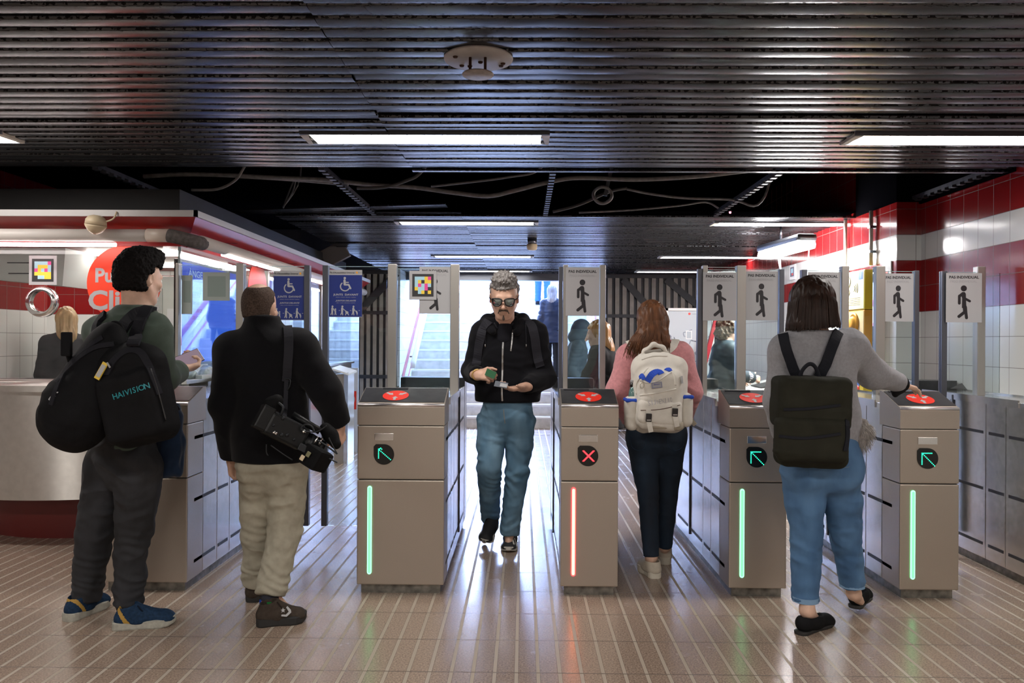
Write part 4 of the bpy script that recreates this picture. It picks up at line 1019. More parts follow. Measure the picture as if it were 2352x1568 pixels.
sc.m(M_SCRL).prism([(0.10, 0.0), (0.22, 0.0), (0.52, 0.57), (0.36, 0.57)], (xs + 0.0012, ya, za), (0, 1, 0), (0, 0, 1), V(0.0004, 0, 0)); sc.prism([(0.5, 0.0), (0.75, 0.0), (0.62, 0.25)], (xs + 0.0012, ya, za), (0, 1, 0), (0, 0, 1), V(0.0004, 0, 0))
sc.text('ÀNGEL GUIMERÀ', (xs + 0.0016, ya + 0.45, zb_ - 0.06), (0, 1, 0), (0, 0, 1), width=0.7, height=0.06, m=M_SCRT)
for k, (s1, s2) in enumerate((('RAFELBUNYOL', '3 min'), ('AV. DEL CID', '5 min'), ('AEROPORT', '12 min'), ('RAFELBUNYOL', '18 min'), ('AV. DEL CID', '24 min'))):
    z = zb_ - 0.17 - 0.052 * k
    sc.text(s1, (xs + 0.002, ya + 0.10, z), (0, 1, 0), (0, 0, 1), height=0.026, m=M_SCRD, align='LEFT'); sc.text(s2, (xs + 0.002, ya + 0.98, z), (0, 1, 0), (0, 0, 1), height=0.026, m=M_SCRD, align='LEFT')
sc.build('display', S)
# white device hanging from the kiosk ceiling
a, b = P(-5, 655, 6.0), P(150, 575, 6.0)
t = thing('air_unit', ((a.x + b.x) / 2, 6.2, b.z), 'boxy white unit under the kiosk ceiling behind the colour tag', 'air conditioner')
M_UNIT = mat('unit_white', (0.42, 0.43, 0.42), 0.5)
MB(M_UNIT).add([(a.x - 0.2, 6.0, b.z), (b.x, 6.0, b.z), (b.x - 0.05, 6.05, a.z), (a.x - 0.2, 6.05, a.z + 0.06), (a.x - 0.2, 6.45, 2.04), (b.x, 6.45, 2.04), (b.x - 0.05, 6.45, a.z), (a.x - 0.2, 6.45, a.z + 0.06), (a.x - 0.2, 6.0, 2.04), (b.x, 6.0, 2.04)],
   [(0, 3, 2, 1), (8, 0, 1, 9), (8, 9, 5, 4), (4, 5, 6, 7), (1, 2, 6, 5), (1, 5, 9), (0, 8, 4, 7, 3), (2, 3, 7, 6)]).build('case', t)
for k in (0.35, 0.65): MB(M_SLOT).box((a.x + 0.06, 6.0 + 0.05 * k - 0.002, b.z + (a.z - b.z) * k - 0.004), (b.x - 0.12, 6.0 + 0.05 * k + 0.002, b.z + (a.z - b.z) * k + 0.004)).build('slot', t)
# clutter on the shelf behind the side glass
rr = random.Random(5)
M_PAPER = mat('paper_white', (0.62, 0.64, 0.62), 0.6); M_CLING = mat('clear_wrap', (0.55, 0.62, 0.62), 0.12)
for k, (u, v, w, h, lab) in enumerate(((452, 872, 0.14, 0.07, 'crumpled clear plastic bag on the kiosk shelf, nearest the front corner'), (492, 862, 0.16, 0.09, 'larger crumpled plastic bag on the kiosk shelf below the blue screen'), (470, 882, 0.20, 0.02, 'stack of papers lying on the kiosk shelf below the blue screen'))):
    q = PX(u, v + 12, KX + 0.028)
    if k == 2: tag(MB(M_PAPER).box((KX + 0.004, q.y - 0.1, 1.0751), (KX + 0.048, q.y + 0.12, 1.10)).build('paper_stack'), lab, 'papers')
    else:
        s = SDF(0.008); 
        for j in range(6): s.ell(V(KX - 0.05 + rr.uniform(-0.03, 0.03), q.y + rr.uniform(-0.07, 0.07), 1.075 + h * rr.uniform(0.3, 0.6)), (0.035, 0.06, h * 0.42), k=0.01)
        s.plane((0, 0, 1.0755), (0, 0, -1))
        tag(body_mesh(s, 'plastic_bag', M_CLING, disp=lambda v, n: 0.008 * vnoise(v * 40)), lab, 'plastic bag')

# ------------------------------------------------------------------ far right: folding gates, map panel, help column, posters
M_BAR = mat('gate_bar', (0.28, 0.25, 0.215), 0.5, noise=0.15, nscale=9)
M_FRAME = mat('gate_frame', (0.022, 0.022, 0.026), 0.5)
def folding_gate(x0, x1, Y, zt, n, brace, lab):
    t = thing('folding_gate', ((x0 + x1) / 2, Y, 0), lab, 'gate', 'folded steel gates at the stairs')
    f = MB(M_FRAME); f.box((x0, Y + 0.03, 0.05), (x1, Y + 0.045, zt)); f.build('backing_sheet', t)
    for z in (0.05, 0.82, 1.72, zt - 0.06): MB(M_FRAME).box((x0, Y - 0.025, z), (x1, Y + 0.03, z + 0.05)).build('rail', t)
    w = (x1 - x0) / n
    for k in range(n): MB(M_BAR).box((x0 + w * (k + 0.25), Y - 0.012, 0.02), (x0 + w * (k + 0.80), Y + 0.028, zt - 0.02)).build('bar', t)
    for a, b in brace: MB(M_FRAME).obox((V(*a) + V(*b)) / 2 + V(0, Y - 0.03, 0), ((V(*b) - V(*a)).length / 2, 0.008, 0.05), ((V(*b) - V(*a)), (0, 1, 0), (V(*b) - V(*a)).cross(V(0, 1, 0)))).build('brace', t)
    return t
xa, xb = P(824, 700, 11.2).x, P(912, 700, 11.2).x
folding_gate(xa, xb, 11.2, 2.35, 6, [((xa, 0, 1.75), (xb, 0, 2.3))], 'folded dark gate with beige bars left of the stairs, behind the wide glass gate')
xa, xb = P(1392, 700, 12.1).x, P(1660, 700, 12.1).x
folding_gate(xa, xb, 12.1, 2.38, 16, [((xa + 0.25, 0, 2.3), (xa + 1.0, 0, 1.5)), ((xa + 0.9, 0, 2.3), (xb, 0, 1.6))], 'wide folded dark gate with beige bars right of the stairs, behind the woman in pink')
# transit map panel
Ym = 9.3; a, b = P(1526, 1010, Ym), P(1640, 708, Ym)
t = thing('map_panel', ((a.x + b.x) / 2, Ym, 0), 'pale transit map board in a white frame behind the woman in pink', 'map board')
fr = MB(M_WHITE)
for lo, hi in (((a.x, Ym - 0.03, a.z), (a.x + 0.03, Ym, b.z)), ((b.x - 0.03, Ym - 0.03, a.z), (b.x, Ym, b.z)), ((a.x, Ym - 0.03, b.z - 0.03), (b.x, Ym, b.z)), ((a.x, Ym - 0.03, a.z), (b.x, Ym, a.z + 0.03))): fr.box(lo, hi)
fr.build('frame', t); 
for x in (a.x + 0.05, b.x - 0.05): MB(M_DARKSTEEL).box((x - 0.02, Ym + 0.01, 0), (x + 0.02, Ym + 0.04, a.z + 0.1)).build('leg', t)
mp = MB(mat('map_sheet', (0.50, 0.55, 0.60), 0.25)).box((a.x + 0.03, Ym - 0.012, a.z + 0.03), (b.x - 0.03, Ym, b.z - 0.03))
M_ML = mat('map_line', (0.16, 0.18, 0.24), 0.5)
for k in range(16):
    x = rr.uniform(a.x + 0.06, b.x - 0.1); z = b.z - 0.30 - rr.random() ** 1.5 * 0.6; pts = [V(x, Ym - 0.0135, z)]
    for j in range(7):
        q = pts[-1] + V(rr.uniform(-0.07, 0.08), 0, rr.uniform(-0.06, 0.05)); q.x = min(max(q.x, a.x + 0.05), b.x - 0.05); pts.append(q)
    mp.strap(smooth_path(pts, 3), 0.0075, 0.001, (0, -1, 0), M_ML)
mp.m(M_WHITE).box((a.x + 0.24, Ym - 0.0145, b.z - 0.36), (a.x + 0.31, Ym - 0.012, b.z - 0.26)); mp.m(mat('map_inner', (0.42, 0.47, 0.52), 0.3)).box((a.x + 0.25, Ym - 0.0152, b.z - 0.35), (a.x + 0.30, Ym - 0.012, b.z - 0.27))
mp.m(M_REDST).disc((a.x + 0.28, Ym - 0.0125, b.z - 0.065), (1, 0, 0), (0, 0, 1), 0.014, 0.014, V(0, -0.001, 0)); mp.text('metrovalencia', (a.x + 0.37, Ym - 0.0125, b.z - 0.065), (1, 0, 0), (0, 0, 1), width=0.12, m=M_ML)
mp.build('map', t)
tag(MB(mat('post_red', (0.42, 0.015, 0.03), 0.35)).obox(P(1612, 860, 8.9), (0.025, 0.025, 1.02), ((1, 0, -0.25), (0, 1, 0), (0.25, 0, 1)), bev=0.008).build('leaning_red_post'), 'leaning red post between the map board and the person with curly hair', 'post')
# yellow help column on the right wall
Yh0, Yh1 = 6.55, 6.93; xh = 2.79
t = thing('help_column', (2.85, Yh0, 0.86), 'tall yellow and orange help column on the right wall with a round orange button', 'help point')
M_YEL = mat('help_yellow', (0.78, 0.55, 0.02), 0.4); M_ORA = mat('help_orange', (0.72, 0.33, 0.02), 0.4); M_PALEY = mat('help_pale_yellow', (0.85, 0.78, 0.42), 0.45)
Z = lambda v: P(2000, v, Yh0).z
for nm, v0, v1, m1, m2 in (('upper_box', 618, 710, M_YEL, M_PALEY), ('middle_box', 711, 806, M_ORA, mat('help_beige', (0.72, 0.55, 0.30), 0.45)), ('lower_box', 807, 905, M_YEL, M_YEL)):
    q = MB(m1).box((xh, Yh0, Z(v1)), (XR2 - 0.001, Yh1, Z(v0)), bev=0.004); q.m(m2).box((xh - 0.003, Yh0 + 0.012, Z(v1) + 0.008), (xh, Yh1 - 0.012, Z(v0) - 0.008))
    bx = q.build(nm, t)
    if nm == 'upper_box':
        M_HL = mat('help_ink', (0.25, 0.20, 0.10), 0.5)
        s2 = MB(mat('icon_blue', (0.05, 0.15, 0.50), 0.4)).box((xh - 0.005, Yh0 + 0.03, Z(640)), (xh - 0.003, Yh0 + 0.11, Z(622))); s2.text('i', (xh - 0.0055, Yh0 + 0.07, Z(631)), (0, -1, 0), (0, 0, 1), height=0.05, m=M_SIGN, bold=0.03); s2.build('info_icon', bx)
        s3 = MB(M_HL).tube(smooth_path([V(xh - 0.004, Yh0 + y, Z(v)) for y, v in ((0.30, 628), (0.27, 640), (0.29, 650), (0.31, 658), (0.29, 668), (0.32, 676))]), 0.004, n=6)
        for k in range(3): s3.tube(smooth_path([V(xh - 0.004, Yh0 + 0.2 - 0.03 * k, Z(652 - 2 * k)), V(xh - 0.004, Yh0 + 0.185 - 0.03 * k, Z(659)), V(xh - 0.004, Yh0 + 0.2 - 0.03 * k, Z(666 + 2 * k))]), 0.003, n=6)
        s3.build('face_drawing', bx)
        for k in range(5): s3 = MB(M_HL).box((xh - 0.0045, Yh0 + 0.08, Z(682 + 4 * k) - 0.002), (xh - 0.003, Yh0 + 0.32 - 0.03 * (k % 2), Z(682 + 4 * k) + 0.002)); s3.build('text_line', bx)
    if nm == 'middle_box':
        MB(M_ORA).lathe((xh - 0.003, Yh0 + 0.19, Z(740)), (-1, 0, 0), [(0.085, 0), (0.085, 0.012), (0.062, 0.018), (0.06, 0.012), (0.05, 0.03), (0.02, 0.034)], n=28).build('call_button', bx)
        MB(mat('icon_blue', (0.05, 0.15, 0.50), 0.4)).box((xh - 0.006, Yh0 + 0.08, Z(783)), (xh - 0.003, Yh0 + 0.28, Z(766))).build('text_plate', bx)
    if nm == 'lower_box':
        MB(mat('icon_blue', (0.05, 0.15, 0.50), 0.4)).box((xh - 0.006, Yh0 + 0.08, Z(888)), (xh - 0.003, Yh0 + 0.17, Z(875))).build('info_icon', bx)
        MB(M_REDST).lathe((xh - 0.003, Yh0 + 0.12, Z(897)), (-1, 0, 0), [(0.04, 0), (0.04, 0.004)], n=18).build('red_icon', bx)
# little framed notices on the right wall
for u0, u1, v0, v1, lab in ((1816, 1828, 610, 643, 'small framed notice with dark picture on the right wall below the batten lamp'), (2030, 2049, 603, 640, 'small white framed notice on the right wall by the tiled pillar')):
    a, b = PX(u0, v1, XR2), PX(u1, v0, XR2); y0, y1 = min(a.y, b.y), max(a.y, b.y); z0, z1 = a.z, PX(u0, v0, XR2).z
    t = thing('wall_notice', (XR2 - 0.005, (y0 + y1) / 2, z0), lab, 'notice')
    MB(M_WHITE).box((XR2 - 0.012, y0, z0), (XR2 - 0.001, y1, z1)).build('frame', t)
    c_ = MB(mat('notice_dark', (0.06, 0.06, 0.12), 0.4)); h = z1 - z0; w = y1 - y0; x_ = XR2 - 0.0135
    c_.box((x_, y0 + w * 0.15, z0 + h * 0.2), (x_ + 0.002, y1 - w * 0.15, z1 - h * 0.15)); c_.m(TAGC[0]).box((x_ - 0.001, y0 + w * 0.3, z0 + h * 0.45), (x_, y0 + w * 0.7, z0 + h * 0.75)); c_.m(M_REDST).box((x_ - 0.001, y0 + w * 0.3, z0 + h * 0.28), (x_, y0 + w * 0.55, z0 + h * 0.42)); c_.build('picture', t)
# ------------------------------------------------------------------ people
M_SKIN = mat('skin', (0.56, 0.34, 0.245), 0.5, noise=0.10, nscale=30, bump=0.08, bscale=400)
M_SKIN2 = mat('skin_light', (0.62, 0.40, 0.30), 0.5, noise=0.10, nscale=30, bump=0.08, bscale=400)
UP = V(0, 0, 1)

def hand(S, w, d, n, t, curls=(25, 30, 35, 40), thumb=20, s=1.0, spread=0.0):
    """five-fingered hand: w wrist, d pointing direction, n palm normal, t towards the thumb"""
    d = Vector(d).normalized(); n = Vector(n); n = (n - d * n.dot(d)).normalized(); t = Vector(t); t = (t - d * t.dot(d) - n * t.dot(n)).normalized()
    S.cap(w - d * 0.03 * s, w + d * 0.02 * s, 0.026 * s, 0.026 * s, k=0.015)
    S.box(w + d * 0.052 * s, (0.039 * s, 0.046 * s, 0.014 * s), (t, d, n), rnd=0.013 * s, k=0.02)
    S.ell(w + d * 0.03 * s + t * 0.024 * s + n * 0.008 * s, (0.018 * s, 0.03 * s, 0.016 * s), (t, d, n), k=0.012)
    for i, (off, L) in enumerate(((0.030, 0.076), (0.010, 0.084), (-0.011, 0.078), (-0.031, 0.062))):
        p = w + (d * (0.093 - 0.004 * abs(i - 1)) + t * off) * s; a = 0.0; dd = (d + t * (off * spread * 8)).normalized()
        S.cap(p - d * 0.02 * s, p, 0.0098 * s, 0.0096 * s, k=0.006)
        for j, (fr, r0, r1) in enumerate(((0.45, 0.0094, 0.0086), (0.31, 0.0086, 0.008), (0.24, 0.008, 0.0068))):
            a += math.radians(curls[i]) * (0.8, 1.15, 0.8)[j]
            q = p + (dd * math.cos(a) + n * math.sin(a)) * (L * fr * s)
            S.cap(p, q, r0 * s, r1 * s, k=0.003); p = q
    p = w + (d * 0.022 + t * 0.030 + n * 0.004) * s; a = math.radians(thumb)
    for j, (L, r0, r1) in enumerate(((0.036, 0.0135, 0.011), (0.030, 0.0108, 0.0096), (0.025, 0.0096, 0.0075))):
        b = a * (j + 0.6)
        dr = (d * (0.62 + 0.25 * j) + t * (0.78 - 0.36 * j * min(1.0, thumb / 30.0)) + n * math.sin(b)).normalized()
        q = p + dr * (L * s); S.cap(p, q, r0 * s, r1 * s, k=0.004); p = q

def head_sdf(S, c, f, u, s=1.0, neck=None, detail=True, nr=0.056):
    f = Vector(f).normalized(); u = Vector(u); u = (u - f * u.dot(f)).normalized(); r = f.cross(u)
    q = lambda a, b, e: c + (r * a + f * b + u * e) * s
    S.ell(q(0, -0.012, 0.030), (0.076 * s, 0.098 * s, 0.090 * s), (r, f, u), k=0.01)
    S.ell(q(0, 0.032, -0.035), (0.060 * s, 0.066 * s, 0.082 * s), (r, f, u), k=0.03)
    S.ell(q(0, 0.068, -0.098), (0.028 * s, 0.024 * s, 0.021 * s), (r, f, u), k=0.025)
    for e in (-1, 1):
        S.cap(q(0.056 * e, -0.005, -0.045), q(0.022 * e, 0.062, -0.095), 0.018 * s, 0.016 * s, k=0.025)
        S.ell(q(0.040 * e, 0.068, -0.018), (0.022 * s, 0.018 * s, 0.018 * s), (r, f, u), k=0.02)
    if neck is not None: S.cap(q(0, -0.028, -0.045), neck, nr * s, nr * 1.1, k=0.03)
    if detail:
        S.cap(q(-0.035, 0.080, 0.024), q(0.035, 0.080, 0.024), 0.012 * s, k=0.015)
        for e in (-1, 1): S.ell(q(0.032 * e, 0.104, 0.004), (0.017 * s, 0.014 * s, 0.011 * s), (r, f, u), k=0.012, op='sub')
        S.cap(q(0, 0.090, 0.010), q(0, 0.113, -0.028), 0.0085 * s, 0.0125 * s, k=0.012)
        for e in (-1, 1): S.ell(q(0.013 * e, 0.101, -0.033), (0.009 * s, 0.011 * s, 0.008 * s), (r, f, u), k=0.006)
        S.cap(q(-0.020, 0.088, -0.058), q(0.020, 0.088, -0.058), 0.0075 * s, k=0.006); S.ell(q(0, 0.097, -0.056), (0.014 * s, 0.006 * s, 0.005 * s), (r, f, u), k=0.005)
        S.cap(q(-0.016, 0.089, -0.069), q(0.016, 0.089, -0.069), 0.0078 * s, k=0.006)
        S.cap(q(-0.022, 0.101, -0.0635), q(0.022, 0.101, -0.0635), 0.0022 * s, k=0.003, op='sub')
    for e in (-1, 1):
        ea = (r * e * 0.9 - f * 0.42, f * 0.9 + r * e * 0.42, u)
        S.ell(q(0.078 * e, -0.012, -0.006), (0.0075 * s, 0.019 * s, 0.032 * s), ea, k=0.008)
        S.ell(q(0.087 * e, -0.004, -0.004), (0.006 * s, 0.010 * s, 0.019 * s), ea, k=0.004, op='sub')
    return r

def torso_sq(S, pts, rs, f, d=0.62, k=0.05):
    for i in range(len(pts) - 1): S.cap(pts[i], pts[i + 1], rs[i], rs[i + 1], k=k, sq=(1, d), up=f)

def build_body(t, J, skin, res=0.0042, w=1.0, hands=True):
    S = SDF(res); f = Vector(J['f'])
    torso_sq(S, [J['chest'], J['waist'], J['pelvis']], [0.145 * w, 0.125 * w, 0.14 * w], f)
    S.cap(J['sL'], J['sR'], 0.055, k=0.06)
    S.cap(J['neck'], J['chest'], 0.06, 0.10, k=0.05)
    for e in 'LR':
        S.chain([J['s' + e], J['e' + e], J['w' + e]], [0.048, 0.038, 0.026], k=0.03)
        S.chain([J['h' + e], J['k' + e], J['a' + e]], [0.078 * w, 0.046, 0.030], k=0.04)
        if 't' + e in J: S.cap(J['a' + e], J['t' + e], 0.03, 0.022, k=0.03)
        if 'hand' + e in J and hands:
            hd = J['hand' + e]; hand(S, J['w' + e], *hd[:3], **(hd[3] if len(hd) > 3 else {}))
    head_sdf(S, J['head'], J['hf'], J.get('hu', UP), J.get('hs', 1.0), J['neck'])
    return body_mesh(S, 'body', skin, t)

def build_top(t, J, material, name='jacket', hem=None, hem_r=0.19, body=(0.175, 0.165), arm=(0.075, 0.062, 0.050), depth=0.66, res=0.0062, amp=0.005, collar=None, wr=(1.0, 1.0), extra=None, seed=0.0, scale=(8, 8, 16), cuff=True, slope=0.075):
    S = SDF(res); f = Vector(J['f'])
    hemp = Vector(hem) if hem is not None else J['pelvis']
    dn = V(0, 0, -0.14)
    torso_sq(S, [J['chest'], J['waist'], hemp + dn], [body[0], body[1], hem_r], f, depth, k=0.06)
    S.plane(hemp, (0, 0, -1), k=0.012)
    S.cap(J['sL'], J['sR'], slope, k=0.09); S.cap(J['neck'] + V(0, 0, -0.01), J['chest'], 0.075, 0.12, k=0.08)
    for e in 'LR':
        w_ = J['e' + e].lerp(J['w' + e], wr[0 if e == 'L' else 1])
        S.chain([J['s' + e], J['e' + e], w_], [arm[0], arm[1], arm[2]], k=0.035)
        if cuff:
            d = (w_ - J['e' + e]).normalized(); S.box(w_ + d * 0.055, (0.07, 0.07, 0.055), frame_of(d), rnd=0.004, k=0.004, op='sub')
    if collar:
        col_r, col_h = collar; S.cap(J['neck'] + V(0, 0, -0.02), J['neck'] + J.get('cd', V(0, 0, 1)) * col_h, col_r * 1.1, col_r, k=0.03)
        top = J['neck'] + J.get('cd', V(0, 0, 1)) * (col_h + 0.012); S.box(top + V(0, 0, 0.08), (0.14, 0.14, 0.08), None, rnd=0.004, k=0.008, op='sub')
    if extra: extra(S)
    fl = folds(amp, scale, seed); hz = hemp.z
    return body_mesh(S, name, material, t, disp=lambda v, n: fl(v, n) * np.clip((np.abs(v[:, 2] - hz) - 0.012) / 0.10, 0.0, 1.0))

def build_trousers(t, J, material, r=(0.098, 0.078, 0.066, 0.064), waist_r=0.165, res=0.0058, amp=0.005, hemL=None, hemR=None, name='trousers', seed=3.0, depth=0.72, scale=(9, 9, 13), top=None, seat=0.0):
    S = SDF(res); f = Vector(J['f'])
    tp = Vector(top) if top is not None else J['pelvis'].lerp(J['waist'], 0.55)
    torso_sq(S, [tp, J['pelvis']], [waist_r * 0.93, waist_r], f, depth, k=0.05)
    if seat:
        for e in 'LR': S.ell(J['h' + e] - f * 0.035 + V(0, 0, 0.02), (seat, seat, seat * 1.15), k=0.05)
    for e, hem in (('L', hemL), ('R', hemR)):
        h = Vector(hem) if hem is not None else J['a' + e]
        mid = J['k' + e].lerp(h, 0.5)
        th = J['h' + e].lerp(J['k' + e], 0.5)
        S.cap(J['h' + e], th, r[0], r[0] * 0.5 + r[1] * 0.5, k=0.022)
        S.chain([th, J['k' + e], mid, h + (h - mid).normalized() * 0.03], [r[0] * 0.5 + r[1] * 0.5, r[1], r[2], r[3]], k=0.010)
        d = (h - mid).normalized(); S.box(h + d * 0.07, (0.12, 0.12, 0.07), frame_of(d), rnd=0.003, k=0.004, op='sub')
    kz = [(J['k' + e], h) for e in 'LR']
    base = folds(amp, scale, seed)
    def disp(v, n):
        o = base(v, n) * 0.95
        for e in 'LR':   # creases gather behind the knees and above the hems
            kn = np.array(J['k' + e]); dist = np.linalg.norm((v - kn) * np.array([1, 1, 0.8]), axis=1)
            o += amp * 0.55 * np.exp(-(dist / 0.12) ** 2) * np.sin((v[:, 2] - kn[2]) * 95 + 9 * vnoise(v * 6 + 3) + (v[:, 0] - kn[0]) * 45) * (0.45 + 0.55 * vnoise(v * 11 + 8))
            an = np.array(J['a' + e]) + np.array([0, 0, 0.06]); dist = np.linalg.norm(v - an, axis=1)
            o += amp * 0.55 * np.exp(-(dist / 0.09) ** 2) * np.sin((v[:, 2] - an[2]) * 130 + 8 * vnoise(v * 8) + (v[:, 0] - an[0]) * 50) * (0.5 + 0.5 * vnoise(v * 12 + 4))
        return o
    return body_mesh(S, name, material, t, disp=disp)

def build_shoe(t, heel, toe, mu, ms, s=1.0, width=0.046, sole_h=0.026, high=0.085, up=UP, accents=None, ma=None, laces=None, low=False, nose=0.028):
    """heel and toe are the points where the sole's ends stand"""
    heel, toe = Vector(heel), Vector(toe); d = (toe - heel); L = d.length; d.normalize(); n = (Vector(up) - d * d.dot(Vector(up))).normalized(); sd = d.cross(n)
    q = lambda a, b, c: heel + d * (a * L) + sd * b + n * c
    S = SDF(0.0042)
    S.cap(q(0.17, 0, 0.045), q(0.42, 0, 0.045), 0.040, 0.041, k=0.03)
    S.cap(q(0.42, 0, 0.040), q(0.80, 0, nose), 0.041, 0.036, k=0.03, sq=(1, 1))
    S.ell(q(0.84, 0, nose - 0.004), (L * 0.16, width * 0.92, 0.028), (d, sd, n), k=0.02)
    if not low:
        S.cap(q(0.20, 0, 0.05), q(0.24, 0, high - 0.015), 0.040, 0.041, k=0.02); S.cap(q(0.30, 0, high - 0.012), q(0.62, 0, 0.050), 0.030, 0.026, k=0.03)
        S.cap(q(0.24, 0, high + 0.035), q(0.24, 0, high - 0.015), 0.040, 0.034, k=0.008, op='sub')
    else:
        S.ell(q(0.40, 0, 0.092), (L * 0.30, 0.034, 0.050), (d, sd, n), k=0.008, op='sub')
    S.plane(heel + n * (sole_h * 0.7), -n, k=0.004)
    pf = None
    if accents is not None:
        H, D_, N_, S_ = np.array(heel), np.array(d), np.array(n), np.array(sd)
        pf = lambda c: accents(((c - H) @ D_) / L, (c - H) @ S_, (c - H) @ N_).astype(int)
    sh = body_mesh(S, 'shoe', mu, t, paint=pf, mats=[mu, ma] if accents is not None else None)
    # sole: foot-shaped slab
    out = []
    for a, w in ((0.0, 0.16), (0.006, 0.38), (0.022, 0.58), (0.055, 0.75), (0.12, 0.86), (0.3, 0.80), (0.45, 0.80), (0.65, 1.0), (0.78, 1.02), (0.9, 0.82), (0.97, 0.5), (1.0, 0.2)): out.append((a, w * width))
    ring = [(a, w) for a, w in out] + [(a, -w) for a, w in reversed(out)]
    so = MB(ms); K = len(ring)
    lev = [(0.0, 0.94), (0.006, 1.0), (sole_h, 1.0), (sole_h + 0.003, 0.9)]
    vs = []
    for h, k in lev:
        for a, w in ring:
            spring = 0.018 * max(0.0, (a - 0.78) / 0.22) ** 2 if h < 0.01 else 0.012 * max(0.0, (a - 0.78) / 0.22) ** 2
            vs.append(q(0.5 + (a - 0.5) * (k * 0.02 + 0.98), w * k, h + spring))
    fs = [(i * K + j, i * K + (j + 1) % K, (i + 1) * K + (j + 1) % K, (i + 1) * K + j) for i in range(len(lev) - 1) for j in range(K)] + [tuple(reversed(range(K))), tuple(range((len(lev) - 1) * K, len(lev) * K))]
    so.add(vs, fs, smooth=False); so.build('sole', sh)
    if laces is not None:
        lc = MB(laces)
        for a in (0.40, 0.47, 0.54, 0.61):
            h = high * 0.98 - (a - 0.36) * 0.135
            lc.tube([q(a, -0.028, h - 0.012), q(a + 0.01, -0.012, h + 0.002), q(a + 0.02, 0.012, h + 0.002), q(a + 0.01, 0.028, h - 0.012)], 0.0036, n=6)
        lc.tube(smooth_path([q(0.38, 0, high - 0.006), q(0.42, 0.03, high), q(0.48, 0.035, high - 0.02), q(0.52, 0.02, high - 0.028)]), 0.003, n=6)
        lc.build('laces', sh)
    return sh, q

def strands(mb, roots, tips_fn, n, r=0.0022, rnd=None, seg=7):
    for k in range(n):
        pts, rr = tips_fn(k)
        mb.tube(smooth_path(pts, 3), [rr * (1 - 0.6 * i / (3 * (len(pts) - 1))) for i in range(3 * (len(pts) - 1) + 1)], n=4, caps=False)
    return mb
def merge_meshes(name, objs, parent):
    """join freshly built meshes into one object"""
    mats_, V_, F_, MI, SM = [], [], [], [], []
    for o in objs:
        b = len(V_); me = o.data; off = [mats_.index(m) if m in mats_ else (mats_.append(m) or len(mats_) - 1) for m in me.materials]
        V_ += [tuple(v.co) for v in me.vertices]
        for p in me.polygons: F_.append(tuple(i + b for i in p.vertices)); MI.append(off[p.material_index]); SM.append(p.use_smooth)
        bpy.data.objects.remove(o); bpy.data.meshes.remove(me)
    org = np.array(WORLD_LOC[parent.name]); V_ = np.array(V_) + org
    return link_mesh(name, V_, F_, mats_, MI, parent, smooth_flags=SM)

def hair_cap(S, c, f, u, s=1.0, th=0.014, low=-0.06, front=0.062):
    """close-cropped hair around the skull, leaving the face free"""
    f = Vector(f).normalized(); u = (Vector(u) - f * Vector(u).dot(f)).normalized(); r = f.cross(u)
    q = lambda a, b, e: c + (r * a + f * b + u * e) * s
    S.ell(q(0, -0.014, 0.032), ((0.076 + th) * s, (0.098 + th) * s, (0.090 + th) * s), (r, f, u), k=0.01)
    S.ell(q(0, -0.040, -0.028), ((0.060 + th) * s, (0.062 + th * 0.8) * s, 0.075 * s), (r, f, u), k=0.03)
    S.box(q(0, 0.115, -0.06), (0.12 * s, 0.115 * s, 0.125 * s), (r, f, u), rnd=0.02, k=0.012, op='sub')
    S.box(q(0, 0.05, low - 0.1), (0.2 * s, 0.3 * s, 0.1 * s), (r, f, u), rnd=0.01, k=0.012, op='sub')
    for e in (-1, 1): S.ell(q(0.085 * e, -0.008, -0.014), (0.03 * s, 0.026 * s, 0.036 * s), (r, f, u), k=0.008, op='sub')
    return q
def eyes(t, c, f, u, s=1.0, iris=(0.06, 0.035, 0.02)):
    f = Vector(f).normalized(); u = (Vector(u) - f * Vector(u).dot(f)).normalized(); r = f.cross(u)
    for e in (-1, 1):
        p = c + (r * 0.0315 * e + f * 0.082 + u * 0.004) * s
        m_ = MB(mat('eye_white', (0.75, 0.73, 0.70), 0.2)).lathe(p, f, [(0.0125 * s * math.sin(a), 0.0125 * s * -math.cos(a)) for a in np.linspace(0.05, math.pi - 0.5, 10)], n=16, caps=False)
        m_.m(mat('eye_iris', iris, 0.15)).lathe(p, f, [(0.006 * s, 0.0110 * s), (0.0005, 0.0128 * s)], n=14, caps=False); m_.build('eye', t)

def ground(u, v): return PZ(u, v, 0.0)
from mathutils.bvhtree import BVHTree
_BVH = {}
def bvh(o):
    if o.name not in _BVH:
        w = WORLD_LOC[o.name]
        _BVH[o.name] = BVHTree.FromPolygons([v.co + w for v in o.data.vertices], [tuple(p.vertices) for p in o.data.polygons])
    return _BVH[o.name]
def on(objs, u, v, lift=0.003):
    """the place on a finished surface seen at a pixel, lifted a little along its normal"""
    if not isinstance(objs, (list, tuple)): objs = [objs]
    best = None
    for o in objs:
        d = ray(u, v).normalized(); h = bvh(o).ray_cast(V(0, 0, CAM_H), d)
        if h[0] is not None and (best is None or h[3] < best[2]): best = (h[0], h[1] if h[1].dot(d) < 0 else -h[1], h[3])
    if best is None: return None
    return best[0] + best[1] * lift, best[1]
def on_path(objs, uv, lift=0.003, n=5):
    pts = smooth_path([V(u, v, 0) for u, v in uv], n); P_, N_ = [], []
    for p in pts:
        h = on(objs, p.x, p.y, lift)
        if h: P_.append(h[0]); N_.append(h[1])
    # soften the normals along the way
    N2 = [(N_[max(i - 1, 0)] + N_[i] * 2 + N_[min(i + 1, len(N_) - 1)]).normalized() for i in range(len(N_))]
    return P_, N2

